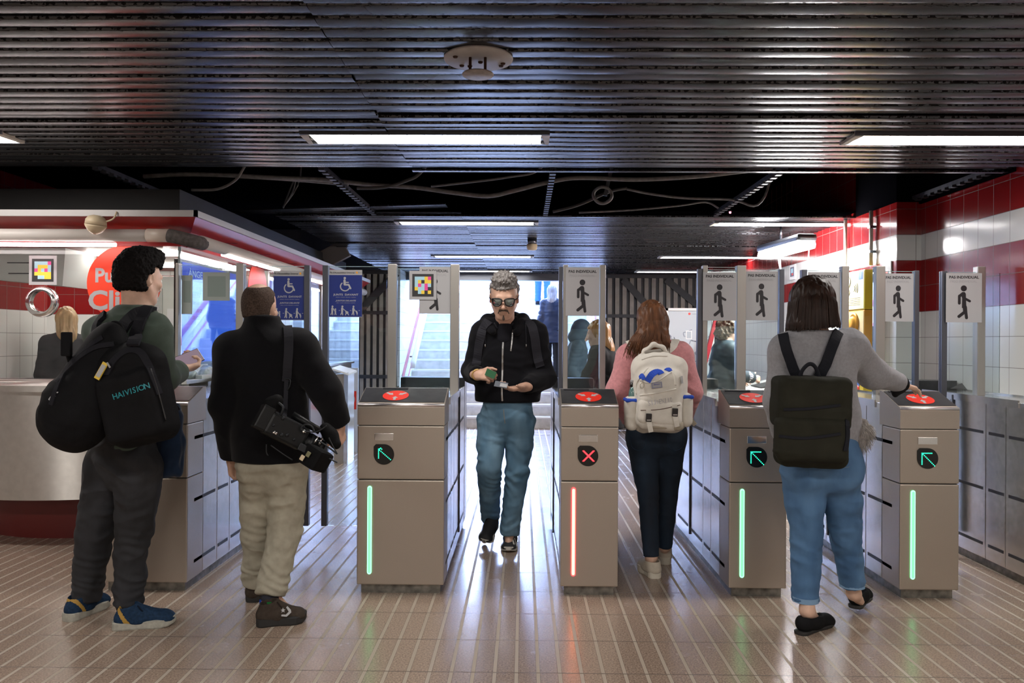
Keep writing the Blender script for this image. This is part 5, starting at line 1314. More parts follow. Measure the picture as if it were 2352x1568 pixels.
# ================= man in the black hoodie walking towards the camera
M_HOOD = mat('hoodie_black', (0.0055, 0.0055, 0.0075), 0.9, sheen=0.05, bump=0.15, bscale=260)
M_HOODG = mat('hood_grey', (0.016, 0.017, 0.023), 0.9, sheen=0.1, bump=0.2, bscale=240)
def denim(name, col, fade, fscale=6.0):
    m, nt, b = _nodes(name); e = NX(nt); p, x, y, z = e.pos()
    mp = nt.nodes.new('ShaderNodeMapping'); mp.inputs['Scale'].default_value = (1.4, 1.4, 0.5); nt.links.new(p, mp.inputs['Vector'])
    n1 = e.noise(mp.outputs[0], fscale, 3); n2 = e.noise(p, 420, 2)
    c = e.mix(e.m('MULTIPLY_ADD', n1, 2.2, -0.7), col, fade)
    c2 = e.mix(e.m('MULTIPLY', n2, 0.35), c, tuple(k * 0.55 for k in col))
    nt.links.new(c2, b.inputs['Base Color']); b.inputs['Roughness'].default_value = 0.85
    e.bump(n2, 0.25, 0.002, b); MATS[name] = m; return m
M_JEANC = denim('denim_light', (0.085, 0.19, 0.30), (0.25, 0.42, 0.56))
M_HAIRG = mat('hair_grey', (0.22, 0.205, 0.195), 0.7, noise=0.45, nscale=120, stretch=(1, 1, 0.3))
M_STUB = mat('stubble', (0.11, 0.085, 0.07), 0.8, noise=0.4, nscale=200)
M_SHOEBK = mat('shoe_black', (0.016, 0.016, 0.018), 0.7); M_SOLEW = mat('sole_white', (0.62, 0.60, 0.55), 0.55); M_LACEBK = mat('lace_black', (0.01, 0.01, 0.01), 0.8)
M_CLOTHSTRAP = mat('strap_charcoal', (0.024, 0.024, 0.030), 0.8, bump=0.2, bscale=300)
M_ZIP = mat('zip_metal', (0.5, 0.5, 0.5), 0.3, 1.0)

Y0 = 5.18; j = lambda u, v, d=0.0: P(u, v, Y0 + d)
man = thing('person', V(j(1160, 900).x, Y0, 0), 'man in black hoodie, sunglasses and blue jeans walking toward the camera holding cards', 'person')
hf = V(-0.02, -0.95, -0.33).normalized(); hu = V(0, -0.33, 0.95)
J = dict(f=(0, -1, 0), head=j(1158, 683, -0.16), hf=hf, hu=hu, hs=1.10, neck=j(1160, 752, -0.03), chest=j(1165, 815), waist=j(1166, 900), pelvis=j(1163, 955),
    sR=j(1112, 767), sL=j(1226, 764), eR=j(1087, 852, 0.06), eL=j(1251, 866, 0.03), wR=j(1096, 860, -0.21), wL=j(1205, 889, -0.23),
    hR=j(1131, 965), hL=j(1196, 965), kR=j(1124, 1072, -0.10), kL=j(1189, 1078, -0.04), aR=j(1128, 1186, 0.24), aL=j(1170, 1222, 0.03),
    tR=j(1113, 1240, 0.12), tL=j(1168, 1258, -0.06))
J['handR'] = (V(0.72, -0.62, 0.02), V(0.55, 0.55, -0.62), V(0.25, 0.1, 0.9), dict(curls=(52, 58, 62, 66), thumb=25, s=1.02))
J['handL'] = (V(-0.88, -0.42, -0.10), V(-0.1, -0.05, 1.0), V(-0.35, -0.9, 0.05), dict(curls=(26, 24, 26, 30), thumb=10, s=1.05, spread=0.5))
build_body(man, J, M_SKIN, res=0.0036)
eyes(man, J['head'], hf, hu, 1.10)
def hood_extra(S):
    nk = J['neck']
    ring = [nk + V(x, y, z) for x, y, z in ((-0.075, -0.10, -0.030), (-0.115, -0.03, 0.018), (-0.115, 0.05, 0.045), (-0.055, 0.115, 0.055), (0.055, 0.115, 0.055), (0.115, 0.05, 0.05), (0.115, -0.03, 0.022), (0.075, -0.10, -0.030))]
    S.chain(ring, [0.016, 0.028, 0.038, 0.044, 0.044, 0.038, 0.028, 0.016], k=0.02)
    S.ell(nk + V(0, -0.085, -0.015), (0.045, 0.07, 0.055), None, k=0.02, op='sub')
jk = build_top(man, J, M_HOOD, 'hoodie', hem=j(1165, 922), hem_r=0.205, body=(0.185, 0.19), arm=(0.082, 0.070, 0.047), depth=0.66, amp=0.010, wr=(0.93, 0.93), extra=hood_extra, seed=1.7, scale=(6, 6, 12))
S = SDF(0.006)
S.cap(j(1112, 925), j(1216, 925), 0.085, k=0.03, sq=(1, 1)); 
tr = build_trousers(man, J, M_JEANC, r=(0.096, 0.076, 0.066, 0.060), waist_r=0.165, amp=0.012, hemR=J['aR'] + V(-0.005, -0.02, -0.005), hemL=J['aL'] + V(0, -0.01, -0.002), depth=0.70, top=j(1164, 915))
# short spiky grey hair, moustache and goatee
S = SDF(0.0036); q = hair_cap(S, J['head'], hf, hu, 1.10, th=0.008, low=-0.045)
S.ell(q(0, 0.015, 0.118), (0.062, 0.075, 0.035), (hf.cross(hu), hf, hu), k=0.03)
def spiky(v, n): 
    up_ = np.clip((v - np.array(J['head'])) @ np.array(hu) / 0.12, 0, 1); return (0.010 * vnoise(v * np.array([210, 210, 60])) + 0.012 * np.abs(vnoise(v * np.array([120, 120, 40]) + 9))) * (0.25 + up_) - 0.002
h0 = body_mesh(S, 'hair', M_HAIRG, man, disp=spiky, smooth_it=1)
rnd = random.Random(11); sm = MB(M_HAIRG); r_ax = hf.cross(hu)
for k in range(520):
    a, b = rnd.uniform(-0.070, 0.070), rnd.uniform(-0.085, 0.085)
    if (a / 0.072) ** 2 + (b / 0.09) ** 2 > 1: continue
    e = 0.115 - 0.55 * (a * a) / 0.072 - 0.40 * (b * b) / 0.09
    p = q(a, b, e * 0.98 + 0.01); d = (hu + r_ax * (a * 5 + rnd.uniform(-0.3, 0.3)) + hf * (rnd.uniform(-0.1, 0.45))).normalized()
    L = rnd.uniform(0.016, 0.034); sm.tube([p - d * 0.01, p + d * L * 0.5, p + d * L + V(rnd.uniform(-0.004, 0.004), 0, 0)], [0.0022, 0.0016, 0.0006], n=4, caps=False)
sp_ = sm.build('hair', man)
merge_meshes('hair', [h0, sp_], man)
S = SDF(0.0028); hq = lambda a, b, e: J['head'] + (r_ax * a + hf * b + hu * e) * 1.10
S.chain([hq(-0.030, 0.080, -0.070), hq(-0.020, 0.094, -0.050), hq(0, 0.099, -0.046), hq(0.020, 0.094, -0.050), hq(0.030, 0.080, -0.070)], [0.004, 0.0065, 0.006, 0.0065, 0.004], k=0.004)
S.chain([hq(0, 0.094, -0.080), hq(0, 0.091, -0.10)], [0.004, 0.009], k=0.004)
body_mesh(S, 'beard', M_STUB, man, disp=lambda v, n: 0.0015 * vnoise(v * 500))
# sunglasses (worn)
M_GLS = mat('sunglass_frame', (0.008, 0.008, 0.010), 0.2); M_LENS = mat('sunglass_lens', (0.30, 0.38, 0.40), 0.06, 1.0)
g = MB(M_GLS); ln = MB(M_LENS)
for e in (-1, 1):
    c0 = hq(0.034 * e, 0.1135, 0.004); 
    sh = [(-0.027, 0.016), (-0.012, 0.021), (0.014, 0.021), (0.028, 0.017), (0.027, 0.0), (0.020, -0.017), (0.004, -0.022), (-0.012, -0.019), (-0.023, -0.008)]
    sh = [(a * e, b) for a, b in sh]; nx = (hf + r_ax * 0.18 * e).normalized(); ax_ = hu.cross(nx) * -1
    pts = [c0 + ax_ * (a * 1.1) + hu * (b * 1.1) for a, b in sh]; pts = smooth_path(pts + [pts[0]], 3)
    g.tube(pts, 0.0042, n=6, caps=False)
    c_ = c0 + nx * 0.001; ln.add([c_ + nx * 0.003] + [p for p in pts[:-1]], [(0, i + 1, (i + 1) % (len(pts) - 1) + 1) for i in range(len(pts) - 1)], smooth=True)
    g.tube([hq(0.066 * e, 0.105, 0.018), hq(0.080 * e, 0.06, 0.014), hq(0.083 * e, -0.01, 0.012)], 0.0035, n=6)
g.tube([hq(-0.010, 0.116, 0.012), hq(0, 0.119, 0.013), hq(0.010, 0.116, 0.012)], 0.0035, n=6)
go = g.build('sunglasses', man); 
lo_ = link_mesh('lens', np.array(ln.v), ln.f, ln.mats, ln.mi, go, smooth_flags=ln.sm); lo_['label'] = 'mirrored lens'
# zips, cords, badge details on the hoodie
z = MB(M_ZIP)
pz, nz = on_path(jk, [(1158, 762), (1155, 800), (1154, 850), (1153, 900), (1155, 935)], 0.002, 6); z.strap(pz, 0.010, 0.004, nz); z.build('zip', jk)
z = MB(M_ZIP); pz, nz = on_path(jk, [(1178, 757), (1176, 780), (1173, 806)], 0.002, 5); z.strap(pz, 0.008, 0.003, nz); z.build('pocket_zip', jk)
z = MB(M_ZIP); h = on(jk, 1153, 771, 0.006); z.obox(h[0], (0.006, 0.003, 0.016), ((1, 0, 0), h[1], h[1].cross(V(1, 0, 0))), bev=0.001); z.build('zip_pull', jk)
for uv in ([(1120, 742), (1116, 765), (1115, 790)], [(1206, 742), (1208, 765), (1208, 790)]):
    pz, nz = on_path(jk, uv, 0.004, 5); c = MB(M_HOODG).tube(pz, 0.003, n=6); c.m(M_ZIP).tube([pz[-1], pz[-1] + V(0, -0.002, -0.018)], 0.0034, n=6); c.build('drawstring', jk)
pz, nz = on_path(jk, [(1136, 742), (1143, 755), (1152, 764)], 0.003, 5); l1 = MB(M_HOODG).tube(pz, 0.004, n=6); pz, nz = on_path(jk, [(1178, 742), (1170, 753), (1160, 764)], 0.003, 5); l1.tube(pz, 0.004, n=6); l1.build('neck_seam', jk)
# shirt under the hood
S = SDF(0.006); S.cap(J['neck'] + V(0, -0.035, 0.0), J['neck'] + V(0, -0.06, -0.07), 0.056, 0.056, k=0.02); body_mesh(S, 'undershirt', mat('shirt_dark', (0.012, 0.012, 0.016), 0.9), man)
# trouser details
fl = MB(mat('denim_seam', (0.30, 0.26, 0.20), 0.8)); pz, nz = on_path(tr, [(1157, 940), (1158, 955), (1160, 972)], 0.001, 4); fl.strap(pz, 0.004, 0.001, nz); fl.build('fly_seam', tr)
# shoes
shL, qL = build_shoe(man, ground(1172, 1238) + V(0.006, 0.0, 0), ground(1168, 1270), M_SHOEBK, M_SOLEW, width=0.054, laces=M_LACEBK, high=0.10)
for pts in ([(1181, 1236), (1184, 1246)], [(1176, 1233), (1180, 1250)], [(1185, 1240), (1186, 1250)]):
    pz, nz = on_path(shL, pts, 0.002, 3)
    if len(pz) > 1: MB(M_SOLEW).strap(pz, 0.010, 0.003, nz).build('stripe', shL)
tt = P(1111, 1250, Y0 + 0.03); hh = P(1133, 1205, Y0 + 0.24); shR, qR = build_shoe(man, hh, tt, M_SHOEBK, M_SOLEW, width=0.052, laces=M_LACEBK, high=0.10, up=V(0, -0.75, 0.65))
# bracelet
d = (J['wR'] - J['eR']).normalized(); c = J['wR'] + d * 0.012; x_, y_, z_ = frame_of(d)
MB(mat('bracelet_gold', (0.62, 0.42, 0.16), 0.35, 0.8)).tube([c + x_ * 0.032 * math.cos(a) + y_ * 0.032 * math.sin(a) for a in np.linspace(0, 2 * math.pi, 22)], 0.0055, n=6, caps=False).build('bracelet', man)
# cards he holds
def card(u, v, Y, ax_, ay_, w, h, m_, lab):
    c = P(u, v, Y); nn = Vector(ax_).cross(Vector(ay_)); o = MB(m_).obox(c, (w, h, 0.0012), (ax_, ay_, nn)); return o, c
o, c = card(1127, 858, Y0 - 0.30, (0.85, -0.35, -0.35), (0.35, 0.1, 0.9), 0.034, 0.022, mat('card_green', (0.012, 0.10, 0.035), 0.35), ''); tag(o.build('card'), 'small dark green card pinched in the fingers of the man with sunglasses', 'card')
ax_, ay_ = V(0.9, -0.1, -0.15), V(0.15, 0.75, 0.55)
o, c = card(1151, 883, Y0 - 0.36, ax_, ay_, 0.040, 0.026, mat('wallet_grey', (0.16, 0.18, 0.21), 0.3, 0.3), ''); o.m(M_SIGN).obox(c + ax_.cross(ay_) * 0.003 + ax_ * 0.018 - ay_ * 0.006, (0.022, 0.016, 0.0012), (ax_, ay_, ax_.cross(ay_)))
tag(o.build('card_holder'), 'grey card holder with a white card in the open hand of the man with sunglasses', 'card holder')
# backpack on his back
bp = thing('backpack', J['chest'] + V(0, 0.2, -0.2), 'dark backpack worn by the man with sunglasses, straps over his hoodie', 'backpack')
S = SDF(0.010); S.box(J['chest'] + V(0, 0.285, -0.09), (0.13, 0.07, 0.19), None, rnd=0.06, k=0.02); body_mesh(S, 'bag', M_CLOTHSTRAP, bp)
for uv in ([(1122, 738), (1112, 752), (1105, 772), (1101, 795), (1098, 818), (1094, 838)], [(1211, 736), (1222, 752), (1228, 775), (1231, 800), (1235, 822), (1241, 842)]):
    pz, nz = on_path(jk, uv, 0.006, 5); MB(M_CLOTHSTRAP).strap(pz, 0.058, 0.012, nz).build('shoulder_strap', bp)
# ================= man in the green shirt at the far left, seen from behind, holding a phone
M_GREENSH = mat('shirt_green', (0.062, 0.084, 0.068), 0.85, sheen=0.1, noise=0.12, nscale=14, bump=0.15, bscale=300)
M_BLKJEAN = denim('denim_black', (0.009, 0.009, 0.011), (0.030, 0.031, 0.038))
M_HAIRB = mat('hair_black', (0.007, 0.006, 0.006), 0.85, noise=0.4, nscale=150)
M_BAG = mat('bag_black', (0.0055, 0.0055, 0.0065), 0.75, noise=0.2, nscale=12, bump=0.25, bscale=350)
M_BAGR = mat('bag_ribbed', (0.014, 0.014, 0.018), 0.75, bump=0.3, bscale=500)
M_NAVYSH = mat('shoe_navy', (0.012, 0.030, 0.065), 0.75, noise=0.3, nscale=90, bump=0.3, bscale=500); M_MUST = mat('shoe_mustard', (0.36, 0.21, 0.035), 0.7); M_SOLEG = mat('sole_cream', (0.34, 0.33, 0.285), 0.6, noise=0.15, nscale=60)
Y0 = 3.78; j = lambda u, v, d=0.0: P(u, v, Y0 + d)
pA = thing('person', V(j(285, 900).x, Y0, 0), 'man with dark curly hair in green shirt and black jeans looking at his phone', 'person')
f = V(0.55, 0.83, 0).normalized(); hf = V(0.40, 0.90, -0.15).normalized()
J = dict(f=f, head=j(322, 640, 0.0), hf=hf, hs=1.02, neck=j(313, 722, 0.0), chest=j(288, 800), waist=j(282, 940), pelvis=j(284, 1045),
    sL=j(236, 764, 0.12), sR=j(350, 762, -0.07), eL=j(272, 890, 0.30), eR=j(371, 868, -0.02), wL=j(392, 842, 0.30), wR=j(414, 850, 0.17),
    hL=j(250, 1065, 0.05), hR=j(322, 1072, -0.05), kL=j(218, 1222, 0.08), kR=j(309, 1222, 0.0), aL=j(198, 1368, 0.10), aR=j(293, 1380, 0.0), tL=j(215, 1405, 0.2), tR=j(350, 1425, 0.03))
J['handR'] = (V(0.55, 0.70, 0.18), V(-0.35, 0.1, 0.93), V(-0.75, 0.6, 0.2), dict(curls=(55, 58, 60, 62), thumb=35, s=0.98))
J['handL'] = (V(0.75, 0.3, 0.25), V(0.2, 0.3, 0.9), V(0.2, 0.75, 0.3), dict(curls=(45, 50, 55, 60), thumb=30, s=0.95))
build_body(pA, J, M_SKIN2, res=0.0042)
eyes(pA, J['head'], hf, UP, 1.02)
sh = build_top(pA, J, M_GREENSH, 'shirt', hem=j(283, 1030), hem_r=0.175, body=(0.185, 0.168), arm=(0.083, 0.066, 0.055), depth=0.66, amp=0.0075, collar=(0.066, 0.03), wr=(0.88, 0.93), seed=4.1, scale=(7, 7, 13))
S = SDF(0.006)
jl, jr = J['aL'] + V(0, 0, -0.012), J['aR'] + V(0, 0, -0.012)
trA = build_trousers(pA, J, M_BLKJEAN, r=(0.106, 0.082, 0.072, 0.064), waist_r=0.174, amp=0.013, hemL=jl, hemR=jr, top=j(284, 985), seed=8.0)
for e in 'LR':   # ribbed ankle cuffs
    a = J['a' + e]; MB(M_BLKJEAN).tube([a + V(0, 0, 0.035), a + V(0, 0, 0.0), a + V(0.004, 0, -0.030)], [0.060, 0.057, 0.052], n=20).build('cuff', trA)
S = SDF(0.0042); q = hair_cap(S, J['head'], hf, UP, 1.02, th=0.017, low=-0.068)
S.ell(q(0, 0.012, 0.108), (0.078, 0.088, 0.046), (hf.cross(UP), hf, UP), k=0.03)
def curly(v, n): return 0.0035 * vnoise(v * 80) + 0.0045 * vnoise(v * 190 + 5) + 0.003
body_mesh(S, 'hair', M_HAIRB, pA, disp=curly)
shR, q = build_shoe(pA, ground(258, 1444), ground(404, 1432), M_NAVYSH, M_SOLEG, width=0.052, sole_h=0.034, high=0.105, accents=lambda a, b, c: ((c > 0.115 - 0.42 * np.abs(a - 0.02)) & (c < 0.135 - 0.40 * np.abs(a - 0.04)) & (a < 0.34)), ma=M_MUST, laces=mat('lace_navy', (0.006, 0.009, 0.02), 0.8), nose=0.040)
shL, q = build_shoe(pA, ground(152, 1428), ground(246, 1388), M_NAVYSH, M_SOLEG, width=0.052, sole_h=0.036, high=0.105, accents=lambda a, b, c: ((c > 0.115 - 0.42 * np.abs(a - 0.02)) & (c < 0.135 - 0.40 * np.abs(a - 0.04)) & (a < 0.34)), ma=M_MUST, laces=MATS['lace_navy'], nose=0.040)
h = on(sh, 378, 849, 0.002)
if h: MB(M_SIGN).lathe(h[0], h[1], [(0.006, 0), (0.006, 0.003)], n=12).build('cuff_button', sh)
# phone
c = j(430, 826, 0.22); ax_ = V(0.62, 0.70, 0.36).normalized(); ay_ = V(-0.55, 0.1, 0.80); ay_ = (ay_ - ax_ * ay_.dot(ax_)).normalized(); nz = ax_.cross(ay_)
if nz.dot(c - V(0, 0, CAM_H)) > 0: nz = -nz
t = thing('phone', c, 'dark smartphone with lit pinkish screen in the hand of the man in green', 'phone')
MB(mat('phone_body', (0.012, 0.012, 0.02), 0.25)).obox(c, (0.078, 0.037, 0.0042), (ax_, ay_, nz), bev=0.004).build('case', t)
MB(emis('phone_screen', (0.62, 0.44, 0.55), 0.25)).obox(c + nz * 0.0045, (0.072, 0.034, 0.0004), (ax_, ay_, nz)).build('screen', t)

# big black backpack hanging low on his back
def local(c, back, lean):
    """frame of a bag: x across, y towards the wearer, z up its spine"""
    y = -Vector(back).normalized(); z = (UP + Vector(lean)).normalized(); x = y.cross(z).normalized(); y = z.cross(x).normalized()
    return x, y, z, (lambda a, b, e: c + x * a + y * b + z * e)
Yb = 3.47; c = P(203, 890, Yb)
b1 = thing('backpack', c, 'large round black backpack hanging low on the back of the man in green', 'backpack')
x_, y_, z_, q = local(c, V(-0.55, -0.83, 0), V(0.30, 0.0, 0.0))
S = SDF(0.0075)
S.ell(q(0, 0, -0.075), (0.175, 0.125, 0.215), (x_, y_, z_), k=0.05); S.ell(q(0.00, 0.03, 0.10), (0.125, 0.095, 0.20), (x_, y_, z_), k=0.07); S.ell(q(-0.02, -0.055, -0.12), (0.14, 0.10, 0.15), (x_, y_, z_), k=0.04)
bg = body_mesh(S, 'bag', M_BAG, b1, disp=folds(0.006, (7, 7, 11), 2.2))
for uv in ([(236, 775), (180, 815), (140, 870), (118, 930)], [(262, 790), (215, 800), (165, 838), (130, 880)]):
    pz, nz = on_path(bg, uv, 0.003, 5)
    if len(pz) > 3: MB(M_BAGR).strap(pz, 0.022, 0.007, nz).build('seam_band', b1)
MB(M_BAG).obox(P(153, 790, Yb - 0.07), (0.021, 0.012, 0.052), ((1, 0, 0), (0, 1, 0), (0.0, 0, 1)), bev=0.006).tube([P(153, 800, Yb - 0.05), P(165, 840, Yb - 0.02)], 0.012).build('umbrella_handle', b1)
MB(M_BAG).tube(smooth_path([P(238, 782, Yb + 0.02), P(252, 745, Yb + 0.05), P(275, 745, Yb + 0.06), P(292, 780, Yb + 0.05)]), 0.009, n=8).build('grab_handle', b1)
lt = MB(M_SIGN); h = on(bg, 124, 909, 0.003); n_ = h[1]; axx = V(0.38, -0.1, 0.92); axx = (axx - n_ * axx.dot(n_)).normalized(); lt.text('AVA' if False else 'DA', h[0], axx, n_.cross(axx), height=0.026, m=M_SIGN, bold=0.03); lt.build('logo_mark', b1)
# straps of it, over both shoulders
for uv, w in (([(224, 772), (226, 750), (234, 735), (246, 724)], 0.045), ([(345, 712), (318, 722), (292, 745), (270, 775), (258, 800)], 0.062)):
    pz, nz = on_path([sh], uv, 0.012, 6)
    if len(pz) > 3: MB(M_BAGR).strap(pz, w, 0.016, nz).build('shoulder_strap', b1)
# smaller black backpack in front of it
Yc = 3.40; c = P(307, 905, Yc)
b2 = thing('backpack', c, 'smaller black backpack with blue-green lettering slung from the right shoulder of the man in green', 'backpack')
x_, y_, z_, q = local(c, V(-0.10, -0.98, 0), V(-0.24, 0.0, 0.05))
S = SDF(0.0065)
S.box(q(0, 0.03, -0.02), (0.150, 0.075, 0.205), (x_, y_, z_), rnd=0.07, k=0.02); S.ell(q(0, 0.02, 0.11), (0.125, 0.075, 0.12), (x_, y_, z_), k=0.05)
S.box(q(0.0, -0.045, -0.05), (0.125, 0.04, 0.145), (x_, y_, z_), rnd=0.035, k=0.03)
bg2 = body_mesh(S, 'bag', M_BAG, b2, disp=folds(0.0045, (8, 8, 9), 6.2))
pz, nz = on_path(bg2, [(245, 862), (262, 828), (292, 806), (320, 808), (338, 832), (352, 868), (366, 905)], 0.002, 6); MB(M_BAGR).strap(pz, 0.03, 0.008, nz).build('zip_band', b2)
pz, nz = on_path(bg2, [(344, 845), (356, 880), (368, 920), (380, 965)], 0.003, 6); MB(M_BLACKP).tube(pz, 0.004, n=6).build('zip', b2)
h = on(bg2, 301, 898, 0.003); n_ = h[1]; axx = V(0.945, -0.1, 0.29); axx = (axx - n_ * axx.dot(n_)).normalized(); ayy = n_.cross(axx)
lt = MB(mat('lettering_teal', (0.01, 0.22, 0.26), 0.5))
word = 'HAIVISION'; adv = np.array([1.0, 1.0, 0.5, 1.0, 0.5, 0.85, 0.5, 1.1, 1.0]); cen = np.cumsum(adv) - adv / 2; wl = 265 + (cen - cen[0]) / (cen[-1] - cen[0]) * 72
for ch, u in zip(word, wl):
    hh_ = on(bg2, u, 898 - (u - 301) * 0.33, 0.002); nn = hh_[1]; a2 = (axx - nn * axx.dot(nn)).normalized(); lt.text(ch, hh_[0], a2, nn.cross(a2), height=0.024, m=MATS['lettering_teal'], bold=0.01)
lt.build('lettering', b2)
M_TAGY = mat('tag_strip_yellow', (0.72, 0.50, 0.05), 0.5)
a, b = P(243, 833, Yc - 0.07), P(222, 870, Yc - 0.075); ln_ = (b - a).normalized(); tg = MB(M_TAGY).obox((a + b) / 2, ((a - b).length / 2, 0.012, 0.003), (ln_, ln_.cross(V(0, -1, 0.1)), V(0, -1, 0.1)))
tg.m(M_SIGN).obox((a + b) / 2 + V(0, -0.002, 0), ((a - b).length / 2 * 0.72, 0.0095, 0.003), (ln_, ln_.cross(V(0, -1, 0.1)), V(0, -1, 0.1))); tg.build('name_tag', b2)
a = P(250, 838, Yc - 0.075); MB(M_ZIP).obox(a, (0.004, 0.003, 0.013), ((0.8, 0, 0.5), (0, 1, 0), (-0.5, 0, 0.8))).build('zip_pull', b2)
pz = smooth_path([P(368, 925, Yc - 0.02), P(385, 905, Yc + 0.1), P(398, 925, Yc + 0.12), P(410, 942, Yc + 0.1)]); MB(M_BAGR).strap(pz, 0.018, 0.004, (0.3, -1, 0)).build('loose_strap', b2)
pz, nz = on_path([sh, bg2], [(338, 716), (330, 735), (318, 765), (308, 800)], 0.022, 6); MB(M_BAGR).strap(pz, 0.05, 0.014, nz).build('shoulder_strap', b2)
# dark blue jacket carried at his front
Yd = 3.92
M_NAVY = mat('navy_cloth', (0.010, 0.022, 0.050), 0.8, sheen=0.15, noise=0.3, nscale=12, bump=0.15, bscale=250)
S = SDF(0.007); S.chain([P(372, 900, Yd - 0.02), P(385, 960, Yd - 0.05), P(388, 1030, Yd - 0.06), P(384, 1070, Yd - 0.06)], [0.05, 0.062, 0.068, 0.055], k=0.03, sq=(1, 0.7), up=V(0, 1, 0)); S.cap(P(395, 1050, Yd - 0.05), P(412, 1080, Yd - 0.05), 0.045, 0.02, k=0.03)
tag(body_mesh(S, 'jacket', M_NAVY, disp=folds(0.014, (13, 13, 7), 1.0)), 'dark blue jacket carried over the front arm of the man in green', 'jacket')

# ================= man in the black fleece with a camera rig
M_FLEECE = mat('fleece_black', (0.0055, 0.0055, 0.007), 0.95, sheen=0.06, bump=0.4, bscale=420)
M_KHAKI = mat('khaki', (0.34, 0.315, 0.25), 0.9, noise=0.10, nscale=30, bump=0.12, bscale=400)
M_BUZZ = mat('buzzed_hair', (0.062, 0.043, 0.034), 0.85, noise=0.5, nscale=160)
Y0 = 3.92; j = lambda u, v, d=0.0: P(u, v, Y0 + d)
pB = thing('person', V(j(620, 900).x, Y0, 0), 'balding man in black fleece and khaki trousers seen from behind with a camera rig', 'person')
f = V(0.16, 0.98, 0).normalized(); hf = V(0.12, 0.98, -0.1).normalized()
J = dict(f=f, head=j(597, 708, 0.02), hf=hf, hs=1.0, neck=j(602, 768, -0.01), chest=j(613, 845), waist=j(618, 970), pelvis=j(626, 1058),
    sL=j(537, 806, -0.01), sR=j(687, 800, -0.03), eL=j(519, 928, -0.02), eR=j(750, 900, -0.05), wL=j(534, 1048, 0.10), wR=j(779, 975, 0.03),
    hL=j(589, 1085, 0.0), hR=j(660, 1085, 0.0), kL=j(592, 1220, 0.10), kR=j(655, 1215, 0.02), aL=j(588, 1338, 0.20), aR=j(626, 1370, -0.07), tL=j(586, 1370, 0.3), tR=j(670, 1410, 0.0))
J['handL'] = (V(0.05, 0.25, -0.96), V(0.75, -0.3, 0.0), V(0.1, 0.95, 0.2), dict(curls=(45, 50, 52, 55), thumb=20))
J['handR'] = (V(0.10, 0.30, -0.95), V(-0.92, 0.1, -0.1), V(-0.3, -0.85, -0.2), dict(curls=(62, 66, 70, 72), thumb=35))
build_body(pB, J, M_SKIN, res=0.0042); eyes(pB, J['head'], hf, UP)
S = SDF(0.0042); q = hair_cap(S, J['head'], hf, UP, 1.0, th=0.0035, low=-0.058)
S.ell(q(0, 0.01, 0.135), (0.046, 0.075, 0.05), (hf.cross(UP), hf, UP), k=0.012, op='sub'); S.ell(q(0.0, -0.045, 0.125), (0.052, 0.062, 0.040), (hf.cross(UP), hf, UP), k=0.012, op='sub')
body_mesh(S, 'hair', M_BUZZ, pB, disp=lambda v, n: 0.0012 * vnoise(v * 400))
fl = build_top(pB, J, M_FLEECE, 'fleece', hem=j(622, 1058), hem_r=0.202, body=(0.190, 0.180), arm=(0.088, 0.074, 0.060), depth=0.72, amp=0.0075, collar=(0.083, 0.078), wr=(0.98, 0.96), seed=9.4, scale=(6, 6, 9), slope=0.088)
trB = build_trousers(pB, J, M_KHAKI, r=(0.094, 0.080, 0.072, 0.070), waist_r=0.170, amp=0.013, hemL=J['aL'] + V(0, 0, 0.01), hemR=J['aR'] + V(-0.01, 0, 0.01), top=j(624, 1030), seed=12.0, seat=0.066)
S = SDF(0.004); a = J['aR'] + V(-0.01, 0.0, 0.0)
sk = MB(mat('sock_dark', (0.03, 0.03, 0.04), 0.9)).tube([a + V(0, 0, 0.03), a + V(0.004, 0, -0.05)], 0.046, n=18); 
for k, cc in enumerate(((0.01, 0.06, 0.35), (0.75, 0.20, 0.02), (0.02, 0.16, 0.04), (0.01, 0.06, 0.35), (0.75, 0.2, 0.02))):
    th = math.radians(-150 + 36 * k); c0 = a + V(0.047 * math.cos(th), 0.047 * math.sin(th), 0)
    sk.m(mat('sock_stripe_%s' % 'abcde'[k], cc, 0.9)).obox(c0 + V(0, 0, -0.03), (0.012, 0.003, 0.02), ((-math.sin(th), math.cos(th), 0), (math.cos(th), math.sin(th), 0), UP))
sk.build('sock', pB)
M_BRSH = mat('shoe_brown', (0.045, 0.034, 0.027), 0.8, noise=0.2, nscale=60, bump=0.2, bscale=400); M_SOLEB = mat('sole_black', (0.015, 0.014, 0.014), 0.7)
shR, q = build_shoe(pB, ground(588, 1436) , ground(704, 1424), M_BRSH, M_SOLEB, width=0.056, sole_h=0.034, high=0.108, laces=mat('lace_brown', (0.02, 0.015, 0.012), 0.8), nose=0.034)
he = on(shR, 656, 1404, 0.001); nn = he[1]; ex = (q(1, 0, 0) - q(0, 0, 0)).normalized(); ex = (ex - nn * ex.dot(nn)).normalized(); ey = nn.cross(ex); o = he[0]
if ey.z < 0: ey = -ey
em = MB(M_SIGN)
em.prism([(0.008, 0.024), (0.024, 0.006), (0.026, -0.006), (0.004, -0.024), (-0.022, -0.020), (-0.020, -0.012), (0.0, -0.014), (0.014, -0.002), (0.002, 0.018)], o, ex, ey, nn * 0.003)
em.prism([((0.012 if i % 2 == 0 else 0.005) * math.sin(i * math.pi / 5) - 0.013, (0.012 if i % 2 == 0 else 0.005) * math.cos(i * math.pi / 5) + 0.006) for i in range(10)], o, ex, ey, nn * 0.003); em.build('emblem', shR)
build_shoe(pB, PZ(579, 1384, 0.0), PZ(600, 1356, 0.0), M_BRSH, M_SOLEB, width=0.046, sole_h=0.028, high=0.105, nose=0.034)

